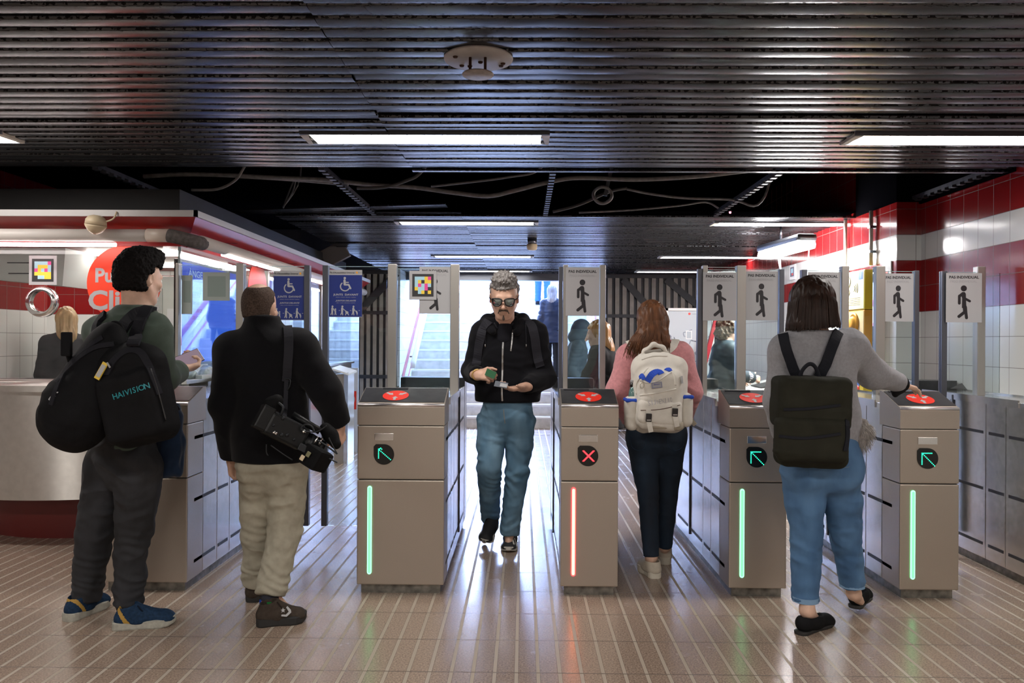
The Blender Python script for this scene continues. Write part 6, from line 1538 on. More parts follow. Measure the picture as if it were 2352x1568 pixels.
# camera rig slung at his hip
M_CAMB = mat('camera_black', (0.004, 0.0045, 0.005), 0.42, spec=0.22, noise=0.2, nscale=40); M_CAMG = mat('camera_grey', (0.022, 0.024, 0.027), 0.4, 0.3, spec=0.25); M_RUB = mat('rubber_black', (0.004, 0.004, 0.0045), 0.75, bump=0.2, bscale=200)
Yr = 3.60; r_ = lambda u, v, d=0.0: P(u, v, Yr + d)
rig = thing('camera_rig', r_(690, 1010), 'black shoulder camera rig hanging from a strap at the hip of the man in fleece', 'camera')
ax_ = (r_(720, 1022, 0.08) - r_(605, 965, -0.02)).normalized(); ay_ = V(0.25, -0.9, 0.2); ay_ = (ay_ - ax_ * ay_.dot(ax_)).normalized(); az_ = ax_.cross(ay_)
if az_.z < 0: az_ = -az_
c = r_(655, 990, 0.03)
MB(M_CAMB).obox(c, (0.095, 0.048, 0.052), (ax_, ay_, az_), bev=0.012).build('camera_body', rig)
MB(M_CAMG).obox(c + az_ * 0.05 - ax_ * 0.01, (0.075, 0.03, 0.010), (ax_, ay_, az_), bev=0.004).build('control_plate', rig)
kb = random.Random(4)
for k in range(9):
    p = c + ay_ * 0.049 + ax_ * kb.uniform(-0.08, 0.08) + az_ * kb.uniform(-0.04, 0.05)
    MB(M_CHROME if k % 3 == 0 else M_CAMG).lathe(p, ay_, [(0.006 + 0.003 * (k % 2), 0), (0.006 + 0.002 * (k % 2), 0.006)], n=10).build('knob', rig)
MB(M_CAMB).obox(c - ax_ * 0.115 + az_ * 0.01, (0.03, 0.042, 0.056), (ax_, ay_, az_), bev=0.008).build('battery', rig)
S = SDF(0.005); S.ell(r_(622, 930, 0.02), (0.034, 0.03, 0.038), None, k=0.02); S.ell(r_(637, 922, 0.03), (0.028, 0.03, 0.034), None, k=0.02); S.cap(r_(622, 935, 0.02), r_(636, 960, 0.02), 0.02, 0.018, k=0.02)
body_mesh(S, 'eyecup', M_RUB, rig)
MB(M_CAMG).tube(smooth_path([r_(640, 925, -0.0), r_(650, 935, -0.01), r_(646, 950, -0.01), r_(637, 962, 0.0)]), 0.006, n=8).build('eyepiece_arm', rig)
MB(M_CAMB).tube([r_(672, 952, 0.05), r_(735, 990, 0.08)], 0.017, n=12).build('top_handle', rig)
MB(M_CAMB).tube([c + ax_ * 0.09, c + ax_ * 0.16], 0.045, n=24).m(M_CAMG).tube([c + ax_ * 0.115, c + ax_ * 0.13], 0.047, n=24).m(M_CAMB).tube([c + ax_ * 0.16, c + ax_ * 0.19], 0.040, n=24).build('lens', rig)
d = (r_(752, 1068, -0.02) - r_(700, 1035, 0.04)).normalized(); e1 = V(0.5, 0.1, 0.85); e1 = (e1 - d * e1.dot(d)).normalized(); e2 = d.cross(e1)
MB(M_RUB).obox(r_(725, 1052, 0.0), (0.052, 0.048, 0.055), (d, e1, e2), bev=0.016).build('lens_hood', rig)
for u, v, m_ in ((694, 1051, M_CREAM), (708, 1043, mat('dial_olive', (0.16, 0.15, 0.07), 0.5))): MB(m_).obox(r_(u, v, -0.055), (0.011, 0.004, 0.012), (d, (0, 1, 0), e1), bev=0.003).build('dial', rig)
MB(M_CAMG).obox(r_(700, 1030, -0.03), (0.028, 0.006, 0.016), (ax_, (0, 1, 0), az_), bev=0.003).build('monitor_plate', rig)
S = SDF(0.005); S.chain([r_(748, 985, 0.12), r_(760, 1000, 0.12), r_(772, 1020, 0.10)], [0.03, 0.032, 0.024], k=0.02); body_mesh(S, 'hand_grip', M_RUB, rig)
for pts, rr_ in (([(700, 990), (720, 992), (735, 988), (750, 978)], 0.0035), ([(728, 1010), (745, 1020), (765, 1035), (775, 1042)], 0.004), ([(755, 1005), (765, 1025), (775, 1042)], 0.003), ([(725, 1040), (750, 1050), (775, 1062)], 0.0035), ([(612, 1020), (612, 1038), (616, 1046)], 0.003), ([(622, 1022), (650, 1042), (672, 1056)], 0.003), ([(690, 985), (700, 975), (715, 978), (722, 990)], 0.004)):
    MB(M_CAMG).tube(smooth_path([r_(u, v, 0.0) for u, v in pts]), rr_, n=6).build('cable', rig)
for a, b in (((730, 1002), (718, 1026)), ((740, 1006), (728, 1030))): MB(M_CHROME).tube([r_(*a, 0.05), r_(*b, 0.05)], 0.005, n=8).build('rod', rig)
pz, nz = on_path(fl, [(652, 742), (662, 756), (664, 800), (660, 850), (657, 876)], 0.008, 6); MB(M_CLOTHSTRAP).strap(pz, 0.042, 0.006, nz).build('strap', rig)
pz2, nz2 = on_path(fl, [(657, 870), (656, 905), (655, 940)], 0.010, 5); pz2.append(r_(652, 965, 0.02)); nz2.append(nz2[-1]); MB(M_CLOTHSTRAP).strap(pz2, 0.020, 0.004, nz2).build('thin_strap', rig)
p = pz[-1]; MB(M_CAMG).tube(smooth_path([p + V(-0.018, -0.004, 0.01), p + V(0.018, -0.004, 0.012), p + V(0.018, -0.004, -0.02), p + V(0.006, -0.004, -0.04)]), 0.004, n=6).build('buckle', rig)
# ================= hair made of a solid under-shape and many fine strands
def long_hair(t, c, f, u, mat_, S, n, path_fn, r=0.0022, disp=None, seed=1):
    h = body_mesh(S, 'hair', mat_, t, disp=disp)
    rnd = random.Random(seed); mb = MB(mat_)
    for k in range(n):
        pts = path_fn(rnd)
        if pts is None: continue
        sp = smooth_path(pts, 3); K = len(sp) - 1
        mb.tube(sp, [r * (1 - 0.65 * (i / K) ** 2) for i in range(K + 1)], n=4, caps=False)
    return merge_meshes('hair', [h, mb.build('hair', t)], t)

# ================= woman in the pink sweater with a white backpack, from behind
M_PINKSW = mat('sweater_pink', (0.60, 0.26, 0.275), 0.95, sheen=0.3, noise=0.12, nscale=60, bump=0.35, bscale=260)
M_DKDENIM = denim('denim_dark', (0.007, 0.013, 0.026), (0.014, 0.038, 0.075))
M_HAIRBR = mat('hair_brown', (0.125, 0.052, 0.024), 0.45, spec=0.22, noise=0.5, nscale=45, stretch=(1, 1, 0.12))
M_CREAMSH = mat('shoe_cream', (0.52, 0.46, 0.38), 0.75, noise=0.08, nscale=60); M_CREAMSOLE = mat('sole_ivory', (0.62, 0.57, 0.48), 0.6)
M_CANVAS = mat('canvas_white', (0.70, 0.665, 0.60), 0.85, noise=0.05, nscale=25, bump=0.2, bscale=350)
M_CANVASG = mat('canvas_beige', (0.42, 0.375, 0.30), 0.85, bump=0.2, bscale=350)
M_BLUEC = mat('lining_blue', (0.012, 0.070, 0.52), 0.7)
Y0 = 4.68; j = lambda u, v, d=0.0: P(u, v, Y0 + d)
pD = thing('person', V(j(1507, 900).x, Y0, 0), 'woman with long brown hair in pink sweater and dark jeans walking away', 'person')
f = V(0.05, 1, 0).normalized(); hf = V(0.10, 0.98, -0.06).normalized()
J = dict(f=f, head=j(1495, 735, 0.02), hf=hf, hs=0.96, neck=j(1500, 790, 0.0), chest=j(1504, 850), waist=j(1507, 925), pelvis=j(1507, 985),
    sL=j(1447, 820, 0.0), sR=j(1560, 816, 0.0), eL=j(1421, 898, -0.03), eR=j(1583, 897, -0.02), wL=j(1448, 968, 0.10), wR=j(1570, 968, 0.12),
    hL=j(1476, 1010), hR=j(1539, 1010), kL=j(1489, 1142, -0.02), kR=j(1533, 1138, 0.10), aL=j(1496, 1278, -0.08), aR=j(1527, 1255, 0.16), tL=j(1485, 1305, 0.0), tR=j(1525, 1275, 0.28))
J['handL'] = (V(0.15, 0.5, -0.85), V(0.9, -0.2, 0.1), V(0.2, 0.85, 0.3), dict(curls=(40, 45, 48, 50), thumb=20, s=0.9)); J['handR'] = (V(-0.15, 0.5, -0.85), V(-0.9, -0.2, 0.1), V(-0.2, 0.85, 0.3), dict(curls=(40, 45, 48, 50), thumb=20, s=0.9))
build_body(pD, J, M_SKIN2, res=0.0046, w=0.9); eyes(pD, J['head'], hf, UP, 0.96)
sw_ = build_top(pD, J, M_PINKSW, 'sweater', hem=j(1507, 968), hem_r=0.160, body=(0.152, 0.142), arm=(0.075, 0.071, 0.050), depth=0.66, amp=0.006, wr=(0.95, 0.95), seed=15.0, scale=(8, 8, 13), slope=0.068, cuff=True)
trD = build_trousers(pD, J, M_DKDENIM, r=(0.094, 0.060, 0.052, 0.042), waist_r=0.160, amp=0.0035, hemL=J['aL'], hemR=J['aR'], top=j(1507, 968), seat=0.092, depth=0.78, seed=21.0)
for u0, pts in (('L', [(1450, 1000), (1451, 1024), (1466, 1034), (1482, 1026), (1483, 1002)]), ('R', [(1533, 1000), (1535, 1024), (1551, 1034), (1567, 1025), (1569, 1002)])):
    pz, nz = on_path(trD, pts, 0.0015, 4); MB(mat('denim_stitch', (0.03, 0.05, 0.085), 0.8)).tube(pz, 0.0016, n=5).build('pocket_seam', trD)
build_shoe(pD, ground(1508, 1329), ground(1474, 1306), M_CREAMSH, M_CREAMSOLE, width=0.046, sole_h=0.040, high=0.095, nose=0.038)
build_shoe(pD, ground(1528, 1297), ground(1522, 1272), M_CREAMSH, M_CREAMSOLE, width=0.044, sole_h=0.040, high=0.095, nose=0.038)
hc = J['head']; S = SDF(0.005)
q = lambda a, b, e: hc + V(a, b, e)
S.ell(q(0, -0.012, 0.024), (0.082, 0.108, 0.094), None, k=0.02); S.cap(q(0.0, -0.075, 0.0), q(-0.015, -0.115, -0.13), 0.070, 0.085, k=0.04, sq=(1, 0.55), up=V(0, 1, 0)); S.cap(q(-0.03, -0.10, -0.10), q(-0.075, -0.10, -0.19), 0.06, 0.028, k=0.03, sq=(1, 0.6), up=V(0, 1, 0)); S.cap(q(0.04, -0.09, -0.08), q(0.058, -0.10, -0.14), 0.045, 0.022, k=0.03)
S.box(q(0.01, 0.10, -0.10), (0.10, 0.085, 0.11), None, rnd=0.02, k=0.012, op='sub')
def pD_path(r):
    a = r.uniform(-1, 1); b = r.uniform(0, 1); x0 = 0.075 * a * b; y0 = -0.02 - 0.07 * (1 - abs(a)) * r.random(); z0 = 0.024 + 0.094 * math.sqrt(max(0, 1 - (x0 / 0.084) ** 2 - ((y0 + 0.012) / 0.108) ** 2))
    xs_ = x0 * 1.1; end = -0.17 + r.uniform(-0.04, 0.03) - (0.03 if a < -0.3 else 0)
    drift = -0.035 - 0.05 * max(0, -a) + (0.03 if a > 0.5 else 0)
    return [q(x0, y0, z0 + 0.002), q(0.086 * a, -0.085 - 0.025 * (1 - a * a), 0.02), q(0.090 * a - 0.006, -0.10 - 0.045 * (1 - a * a), -0.06), q(0.092 * a + drift * 0.6, -0.13 - 0.03 * (1 - a * a), -0.12), q(0.080 * a + drift + r.uniform(-0.02, 0.02), -0.135 + r.uniform(-0.02, 0.02), end)]
long_hair(pD, hc, hf, UP, M_HAIRBR, S, 420, pD_path, r=0.0026, disp=lambda v, n: 0.005 * vnoise(v * np.array([95, 95, 9])) , seed=4)
# white canvas backpack
Yb = 4.40; k_ = lambda u, v, d=0.0: P(u, v, Yb + d)
bw = thing('backpack', k_(1513, 890, 0.1), 'white canvas backpack with blue pocket linings on the woman in pink', 'backpack')
S = SDF(0.0055)
S.box(k_(1513, 905, 0.06), (0.150, 0.095, 0.215), ((1, 0, -0.02), (0, 1, 0), (0.02, 0, 1)), rnd=0.07, k=0.02); S.ell(k_(1507, 850, 0.075), (0.112, 0.082, 0.105), None, k=0.05)
S.box(k_(1514, 918, -0.035), (0.118, 0.06, 0.165), ((1, 0, -0.05), (0, 1, 0), (0.05, 0, 1)), rnd=0.05, k=0.03)
bgw = body_mesh(S, 'bag', M_CANVAS, bw, disp=folds(0.006, (9, 9, 12), 31.0))
for u, v, w in ((1448, 948, 0.036), (1578, 940, 0.034)):
    S = SDF(0.005); S.box(k_(u + (2 if u < 1500 else -4), v, 0.03), (w, 0.060, 0.095), None, rnd=0.032, k=0.01); S.box(k_(u, v - 58, 0.05), (0.1, 0.1, 0.045), None, rnd=0.004, k=0.006, op='sub')
    pk = body_mesh(S, 'side_pocket', M_CANVAS, bw, disp=folds(0.004, (10, 10, 12), 3.0))
    S = SDF(0.004); cc = k_(u + (2 if u < 1500 else -4), v - 30, 0.03); S.box(cc, (w + 0.0035, 0.0635, 0.011), None, rnd=0.01, k=0.004); body_mesh(S, 'pocket_band', M_BLUEC, bw)
S = SDF(0.005); S.box(k_(1514, 945, -0.04), (0.121, 0.064, 0.075), ((1, 0, -0.06), (0, 1, 0), (0.06, 0, 1)), rnd=0.04, k=0.01); flap = body_mesh(S, 'front_flap', M_CANVAS, bw, disp=folds(0.003, (9, 9, 9), 8.0))
S = SDF(0.005); S.box(k_(1517, 972, -0.015), (0.118, 0.075, 0.030), ((1, 0, -0.05), (0, 1, 0), (0.05, 0, 1)), rnd=0.028, k=0.01); body_mesh(S, 'bottom_panel', M_CANVASG, bw)
allb = [bgw, flap]
for pts, w in (([(1487, 876), (1497, 860), (1512, 853), (1519, 859)], 0.034), ([(1530, 851), (1536, 848), (1539, 853)], 0.024), ([(1470, 868), (1475, 862), (1480, 871)], 0.022)):
    pz, nz = on_path(allb, pts, 0.003, 4); MB(M_BLUEC).strap(pz, w, 0.005, nz).build('pocket_lining', bw)
for pts in ([(1462, 905), (1463, 880), (1475, 862), (1488, 845)], [(1552, 885), (1548, 862), (1538, 848)], [(1474, 826), (1500, 818), (1532, 818)], [(1470, 872), (1490, 879), (1515, 872), (1545, 852)], [(1470, 908), (1510, 902), (1553, 893)]):
    pz, nz = on_path(allb, pts, 0.001, 5); MB(M_CANVAS).tube(pz, 0.0045, n=6).build('piping', bw)
pz, nz = on_path(allb, [(1472, 942), (1515, 940), (1562, 930)], 0.001, 5); MB(mat('seam_brown', (0.10, 0.06, 0.045), 0.8)).tube(pz, 0.0022, n=5).build('flap_seam', bw)
def patch(objs, u, v, ax_, w, h, m_, name, parent, th=0.003, text=None, tm=None, border=None, th_text=None, lift=0.006):
    hh = on(objs, u, v, lift); n_ = hh[1]; ax_ = Vector(ax_); ax_ = (ax_ - n_ * ax_.dot(n_)).normalized(); ay_ = n_.cross(ax_)
    mb = MB(m_).obox(hh[0], (w, h, th), (ax_, ay_, n_))
    if border: 
        for s_ in (-1, 1): mb.m(border).obox(hh[0] + ay_ * (h * 0.82 * s_) + n_ * th, (w * 0.88, h * 0.04, 0.0006), (ax_, ay_, n_)); mb.obox(hh[0] + ax_ * (w * 0.88 * s_) + n_ * th, (w * 0.025, h * 0.82, 0.0006), (ax_, ay_, n_))
    if text:
        for tx, dy, tw, hgt in text: mb.text(tx, hh[0] + ay_ * dy + n_ * (th + 0.0003), ax_, ay_, width=tw, height=hgt, m=tm)
    return mb.build(name, parent)
M_PURP = mat('ink_purple_blue', (0.06, 0.06, 0.33), 0.6)
pt = patch(allb, 1508, 884, (0.98, 0, 0.12), 0.029, 0.016, M_SIGN, 'label_patch', bw, text=[('Bikani', 0.004, 0.032, 0.008)], tm=M_PURP, border=M_PURP)
lt = MB(mat('outline_grey', (0.42, 0.40, 0.42), 0.7))
for ch, u in zip('SIJIENIAO', np.linspace(1491, 1541, 9)):
    hh = on(allb, u, 926 - (u - 1491) * 0.17, 0.004); n_ = hh[1]; ax_ = V(0.985, 0, 0.15); ax_ = (ax_ - n_ * ax_.dot(n_)).normalized(); lt.text(ch, hh[0], ax_, n_.cross(ax_), height=0.026, width=0.011 if ch != 'I' else 0.004)
lt.build('lettering', bw)
M_BUCK = mat('buckle_black', (0.014, 0.011, 0.011), 0.35)
for u, v in ((1489, 957), (1549, 945)):
    hh = on(allb, u, v - 8, 0.004); n_ = hh[1]
    p0 = hh[0] + V(0, 0, 0.020); p1 = hh[0]; MB(M_CANVAS).strap([p0, p1], 0.026, 0.005, (0, -1, 0)).build('web_strap', bw)
    c0 = hh[0] + V(0.001, -0.006, -0.022); MB(M_BUCK).obox(c0, (0.0155, 0.006, 0.022), ((1, 0, -0.05), (0, 1, 0), (0.05, 0, 1)), bev=0.003).m(M_ZIP).obox(c0 + V(0, -0.006, -0.013), (0.011, 0.0012, 0.003), ((1, 0, 0), (0, 1, 0), UP)).build('buckle', bw)
    MB(M_CANVAS).strap([c0 + V(0, 0.003, -0.015), c0 + V(0.006, 0.0, -0.045), c0 + V(0.014, 0.005, -0.078)], 0.026, 0.004, (0.1, -1, 0)).build('strap_end', bw)
MB(M_CANVASG).strap([k_(1582, 958, 0.1), k_(1590, 968, 0.07), k_(1597, 976, 0.06)], 0.026, 0.004, (0.2, -1, 0)).build('loose_strap', bw)
S = SDF(0.0045)
S.chain([k_(1474, 832, 0.06), k_(1482, 806, 0.06), k_(1501, 791, 0.06), k_(1522, 798, 0.06), k_(1535, 818, 0.07)], [0.016, 0.018, 0.018, 0.018, 0.016], k=0.01, sq=(1.0, 0.7)); body_mesh(S, 'grab_handle', M_CANVAS, bw)
S = SDF(0.004); S.cap(k_(1484, 809, 0.045), k_(1515, 806, 0.045), 0.011, 0.013, k=0.01); body_mesh(S, 'handle_grip', mat('grip_grey', (0.26, 0.24, 0.21), 0.5), bw)
for pts in ([(1446, 788), (1456, 800), (1470, 812), (1480, 822)], [(1552, 786), (1545, 796), (1532, 806), (1522, 812)]):
    pz, nz = on_path([sw_], pts, 0.014, 5)
    if len(pz) > 2: MB(M_CANVAS).strap(pz, 0.042, 0.012, nz).build('shoulder_strap', bw)
rg = MB(mat('ring_ivory', (0.66, 0.62, 0.52), 0.4)); c0 = on(allb, 1476, 885, 0.008)[0]; rg.tube([c0 + V(0.010 * math.cos(a), -0.002, 0.014 * math.sin(a)) for a in np.linspace(0, 2 * math.pi, 16)], 0.0035, n=6, caps=False); rg.tube([c0 + V(0.002, 0, 0.014), c0 + V(-0.006, 0, 0.035)], 0.004, n=6); rg.build('charm', bw)
for pts in ([(1450, 925), (1452, 935), (1458, 936), (1460, 926)],):
    MB(MATS['ring_ivory']).tube(smooth_path([k_(u, v, -0.01) for u, v in pts]), 0.004, n=6).build('hook', bw)
patch(allb, 1564, 872, (1, 0, 0.1), 0.006, 0.020, M_SIGN, 'side_tag', bw)
# water bottle in the side pocket
bc = k_(1450, 908, 0.03); bo = thing('water_bottle', bc, 'small clear water bottle with white cap in the left pocket of the white backpack', 'bottle')
M_PET = glass_mat('bottle_plastic', (0.72, 0.88, 0.84), 1.2, 0.02)
MB(mat('bottle_tint', (0.10, 0.20, 0.19), 0.08, spec=0.8)).lathe(bc + V(0, 0, -0.10), (0.1, 0, 1), [(0.001, 0), (0.024, 0.0), (0.026, 0.06), (0.026, 0.12), (0.020, 0.145), (0.013, 0.152)], n=20).build('body', bo)
MB(M_BUCK).lathe(bc + V(0.005, 0, 0.047), (0.1, 0, 1), [(0.014, 0), (0.015, 0.022)], n=16).build('neck_label', bo); MB(M_SIGN).lathe(bc + V(0.008, 0, 0.069), (0.1, 0, 1), [(0.0155, 0), (0.0155, 0.016), (0.014, 0.018)], n=18).build('cap', bo)

# ================= woman in the grey sweater reaching to the reader
M_GREYSW = mat('sweater_grey', (0.28, 0.28, 0.30), 0.95, sheen=0.1, noise=0.10, nscale=80, bump=0.3, bscale=320)
M_JEANE = denim('denim_blue', (0.045, 0.115, 0.24), (0.11, 0.23, 0.41))
M_HAIRDK = mat('hair_dark_brown', (0.026, 0.013, 0.009), 0.42, spec=0.2, noise=0.45, nscale=45, stretch=(1, 1, 0.12))
M_OLIVE = mat('nylon_olive', (0.020, 0.020, 0.014), 0.76, noise=0.15, nscale=14, bump=0.15, bscale=300); M_OLIVEST = mat('strap_dark', (0.014, 0.015, 0.020), 0.76, bump=0.2, bscale=300)
Y0 = 3.80; j = lambda u, v, d=0.0: P(u, v, Y0 + d)
pE = thing('person', V(j(1890, 900).x, Y0, 0), 'woman with dark bob in grey sweater reaching a hand to the turnstile reader', 'person')
f = V(0.10, 0.99, 0).normalized(); hf = V(0.05, 0.99, -0.12).normalized()
J = dict(f=f, head=j(1864, 694, 0.03), hf=hf, hs=0.97, neck=j(1868, 770, 0.0), chest=j(1878, 850), waist=j(1884, 960), pelvis=j(1886, 1050),
    sL=j(1808, 806, 0.0), sR=j(1952, 796, 0.02), eL=j(1791, 920, 0.0), eR=j(2004, 858, 0.12), wL=j(1797, 1000, 0.16), wR=j(2066, 882, 0.30),
    hL=j(1846, 1085), hR=j(1927, 1085), kL=j(1852, 1222, 0.0), kR=j(1940, 1210, 0.06), aL=j(1854, 1402, -0.05), aR=j(1961, 1362, 0.14), tL=j(1880, 1430, 0.02), tR=j(1975, 1380, 0.2))
J['handR'] = (V(0.93, 0.30, -0.22), V(0.1, 0.2, -1.0), V(-0.2, 0.95, 0.1), dict(curls=(16, 14, 18, 22), thumb=15, s=0.92)); J['handL'] = (V(0.15, 0.55, -0.8), V(0.9, 0.1, 0.1), V(0.1, 0.9, 0.3), dict(curls=(40, 45, 48, 50), thumb=25, s=0.9))
build_body(pE, J, M_SKIN2, res=0.0042, w=0.92); eyes(pE, J['head'], hf, UP, 0.97)
swE = build_top(pE, J, M_GREYSW, 'sweater', hem=j(1886, 1035), hem_r=0.172, body=(0.168, 0.160), arm=(0.078, 0.068, 0.052), depth=0.68, amp=0.008, collar=(0.062, 0.015), wr=(0.95, 0.94), seed=25.0, scale=(6, 6, 11), slope=0.072)
trE = build_trousers(pE, J, M_JEANE, r=(0.102, 0.074, 0.064, 0.058), waist_r=0.174, amp=0.009, hemL=j(1850, 1378, -0.02), hemR=j(1957, 1345, 0.12), top=j(1886, 1020), seat=0.098, depth=0.80, seed=41.0)
for e, hm in (('L', j(1850, 1374, -0.02)), ('R', j(1957, 1341, 0.12))): MB(mat('denim_hem', (0.19, 0.31, 0.47), 0.85)).tube([hm + V(0, 0, 0.012), hm + V(0, 0, -0.012)], 0.0605 if e == 'L' else 0.059, n=24, caps=False).build('hem_band', trE)
pz, nz = on_path(trE, [(1905, 1070), (1925, 1074), (1950, 1072)], 0.0015, 4); MB(mat('denim_stitch2', (0.16, 0.22, 0.30), 0.8)).tube(pz, 0.0018, n=5).build('pocket_seam', trE)
# black cuff of the under-sleeve at the reaching wrist
d = (J['wR'] - J['eR']).normalized(); S = SDF(0.0045); S.cap(J['wR'] - d * 0.02, J['wR'] + d * 0.012, 0.044, 0.038, k=0.02); S.cap(J['wR'], J['wR'] + V(-0.03, -0.02, -0.05), 0.036, 0.016, k=0.03); body_mesh(S, 'cuff', mat('cuff_black', (0.010, 0.010, 0.011), 0.9), pE, disp=folds(0.004, (20, 20, 20)))
# flat black shoes with an ankle strap
M_FLAT = mat('flat_black', (0.008, 0.008, 0.009), 0.8)
shE, q = build_shoe(pE, ground(1833, 1458), ground(1910, 1430), M_FLAT, M_SOLEB, width=0.042, sole_h=0.012, high=0.07, low=True, nose=0.022)
pz = smooth_path([q(0.22, 0.03, 0.06), q(0.5, 0.036, 0.045), q(0.52, 0.0, 0.075), q(0.5, -0.036, 0.045), q(0.45, -0.04, 0.03)]); MB(M_FLAT).strap(pz, 0.012, 0.003, [(p - q(0.45, 0, 0.03)).normalized() for p in pz]).build('instep_strap', shE)
shE2, q = build_shoe(pE, P(1962, 1398, 3.98), P(1990, 1368, 4.17), M_FLAT, M_SOLEB, width=0.042, sole_h=0.012, high=0.07, low=True, nose=0.022)
pz = smooth_path([q(0.10, -0.03, 0.06), q(0.30, -0.044, 0.07), q(0.5, -0.036, 0.06), q(0.55, 0, 0.08), q(0.5, 0.036, 0.055)]); MB(M_FLAT).strap(pz, 0.010, 0.003, [(p - q(0.4, 0, 0.03)).normalized() for p in pz]).build('instep_strap', shE2)
# bob
hc = J['head']; q = lambda a, b, e: hc + V(a, b, e)
S = SDF(0.005); S.ell(q(0, -0.008, 0.030), (0.094, 0.112, 0.100), None, k=0.02); S.cap(q(0.0, -0.010, 0.0), q(0.0, -0.020, -0.105), 0.102, 0.124, k=0.03, sq=(1, 0.92), up=V(0, 1, 0))
S.plane(q(0, -0.1, -0.125), (0.10, 0.0, -1), k=0.01); S.box(q(0, 0.115, -0.08), (0.075, 0.10, 0.13), None, rnd=0.02, k=0.02, op='sub')
def pE_path(r):
    th = r.uniform(-0.15, 1.15) * math.pi; a, b = math.cos(th), -math.sin(th); k = r.uniform(0.15, 0.9); ln = -0.128 + r.uniform(-0.006, 0.012) + 0.10 * 0.11 * a
    return [q(0.09 * a * k, 0.105 * b * k - 0.008, 0.03 + 0.10 * math.sqrt(1 - k * k)), q(0.098 * a, 0.115 * b - 0.008, 0.022), q(0.112 * a, 0.122 * b - 0.012, -0.05), q(0.123 * a, 0.126 * b - 0.016, ln)]
long_hair(pE, hc, hf, UP, M_HAIRDK, S, 520, pE_path, r=0.0026, disp=lambda v, n: 0.004 * vnoise(v * np.array([110, 110, 7])), seed=9)
# olive backpack
Yb = 3.55; k_ = lambda u, v, d=0.0: P(u, v, Yb + d)
bo = thing('backpack', k_(1863, 960, 0.1), 'dark olive flap backpack on the woman in grey', 'backpack')
S = SDF(0.006); S.box(k_(1864, 972, 0.07), (0.155, 0.075, 0.195), ((1, 0, -0.03), (0, 1, 0), (0.03, 0, 1)), rnd=0.045, k=0.02); S.box(k_(1863, 1008, -0.01), (0.160, 0.045, 0.100), ((1, 0, -0.02), (0, 1, 0), (0.02, 0, 1)), rnd=0.035, k=0.02)
bgo = body_mesh(S, 'bag', M_OLIVE, bo, disp=folds(0.005, (7, 7, 12), 2.0))
S = SDF(0.006); S.box(k_(1861, 925, 0.045), (0.162, 0.085, 0.118), ((1, 0, -0.03), (0, 1, 0), (0.03, 0, 1)), rnd=0.035, k=0.02); flp = body_mesh(S, 'flap', M_OLIVE, bo, disp=folds(0.006, (6, 6, 13), 12.0))
for pts in ([(1790, 1001), (1850, 1006), (1930, 996)], [(1800, 940), (1860, 938), (1930, 930)]):
    pz, nz = on_path([bgo, flp], pts, 0.002, 5); MB(M_OLIVEST).strap(pz, 0.012, 0.005, nz).build('zip_band', bo)
for pts in ([(1800, 772), (1806, 800), (1822, 845), (1838, 875)], [(1922, 765), (1912, 790), (1897, 830), (1880, 865)]):
    pz, nz = on_path([swE], pts, 0.012, 6); MB(M_OLIVEST).strap(pz, 0.046, 0.014, nz).build('shoulder_strap', bo)
pz = smooth_path([k_(1837, 875, 0.05), k_(1842, 852, 0.04), k_(1858, 836, 0.035), k_(1872, 842, 0.04), k_(1882, 868, 0.05)]); MB(M_OLIVEST).tube(pz, 0.009, n=8).build('grab_handle', bo)
pz, nz = on_path([bgo], [(1944, 960), (1946, 1000), (1940, 1035)], 0.003, 4)
if len(pz) > 2: MB(M_OLIVEST).strap(pz, 0.02, 0.006, nz).build('side_strap', bo)
# pale fur trim tucked at her right hip
M_FUR = mat('fur_grey', (0.46, 0.43, 0.41), 0.9, noise=0.3, nscale=70)
S = SDF(0.006); fa, fb = j(1958, 962, -0.02), j(1977, 1018, -0.02); S.chain([fa, fa.lerp(fb, 0.5) + V(0.015, 0, 0), fb], [0.030, 0.048, 0.026], k=0.02); fu = body_mesh(S, 'fur_bag', M_FUR, None, disp=lambda v, n: 0.006 * vnoise(v * 60))
rr_ = random.Random(8); mb = MB(M_FUR); fv = [v.co + WORLD_LOC[fu.name] for v in fu.data.vertices]; fn = [v.normal.copy() for v in fu.data.vertices]
for k in range(900):
    i = rr_.randrange(len(fv)); p = fv[i]; d = (fn[i] * 0.7 + V(0.25, 0, -0.75) + V(rr_.uniform(-0.3, 0.3), rr_.uniform(-0.3, 0.3), 0)).normalized(); L = rr_.uniform(0.016, 0.034)
    mb.tube([p, p + d * L * 0.6 + V(0, 0, -0.003), p + d * L + V(0, 0, -0.010)], [0.0014, 0.001, 0.0004], n=3, caps=False)
t = thing('fur_bag', fa, 'small pale grey furry bag at the right hip of the woman in grey', 'bag')
o2 = mb.build('fur', t); V_ = np.array([tuple(x) for x in fv]); F_ = [tuple(p.vertices) for p in fu.data.polygons]
link_mesh('body', V_, F_, [M_FUR], None, t, smooth=True); bpy.data.objects.remove(fu)
o2['kind'] = 'stuff'
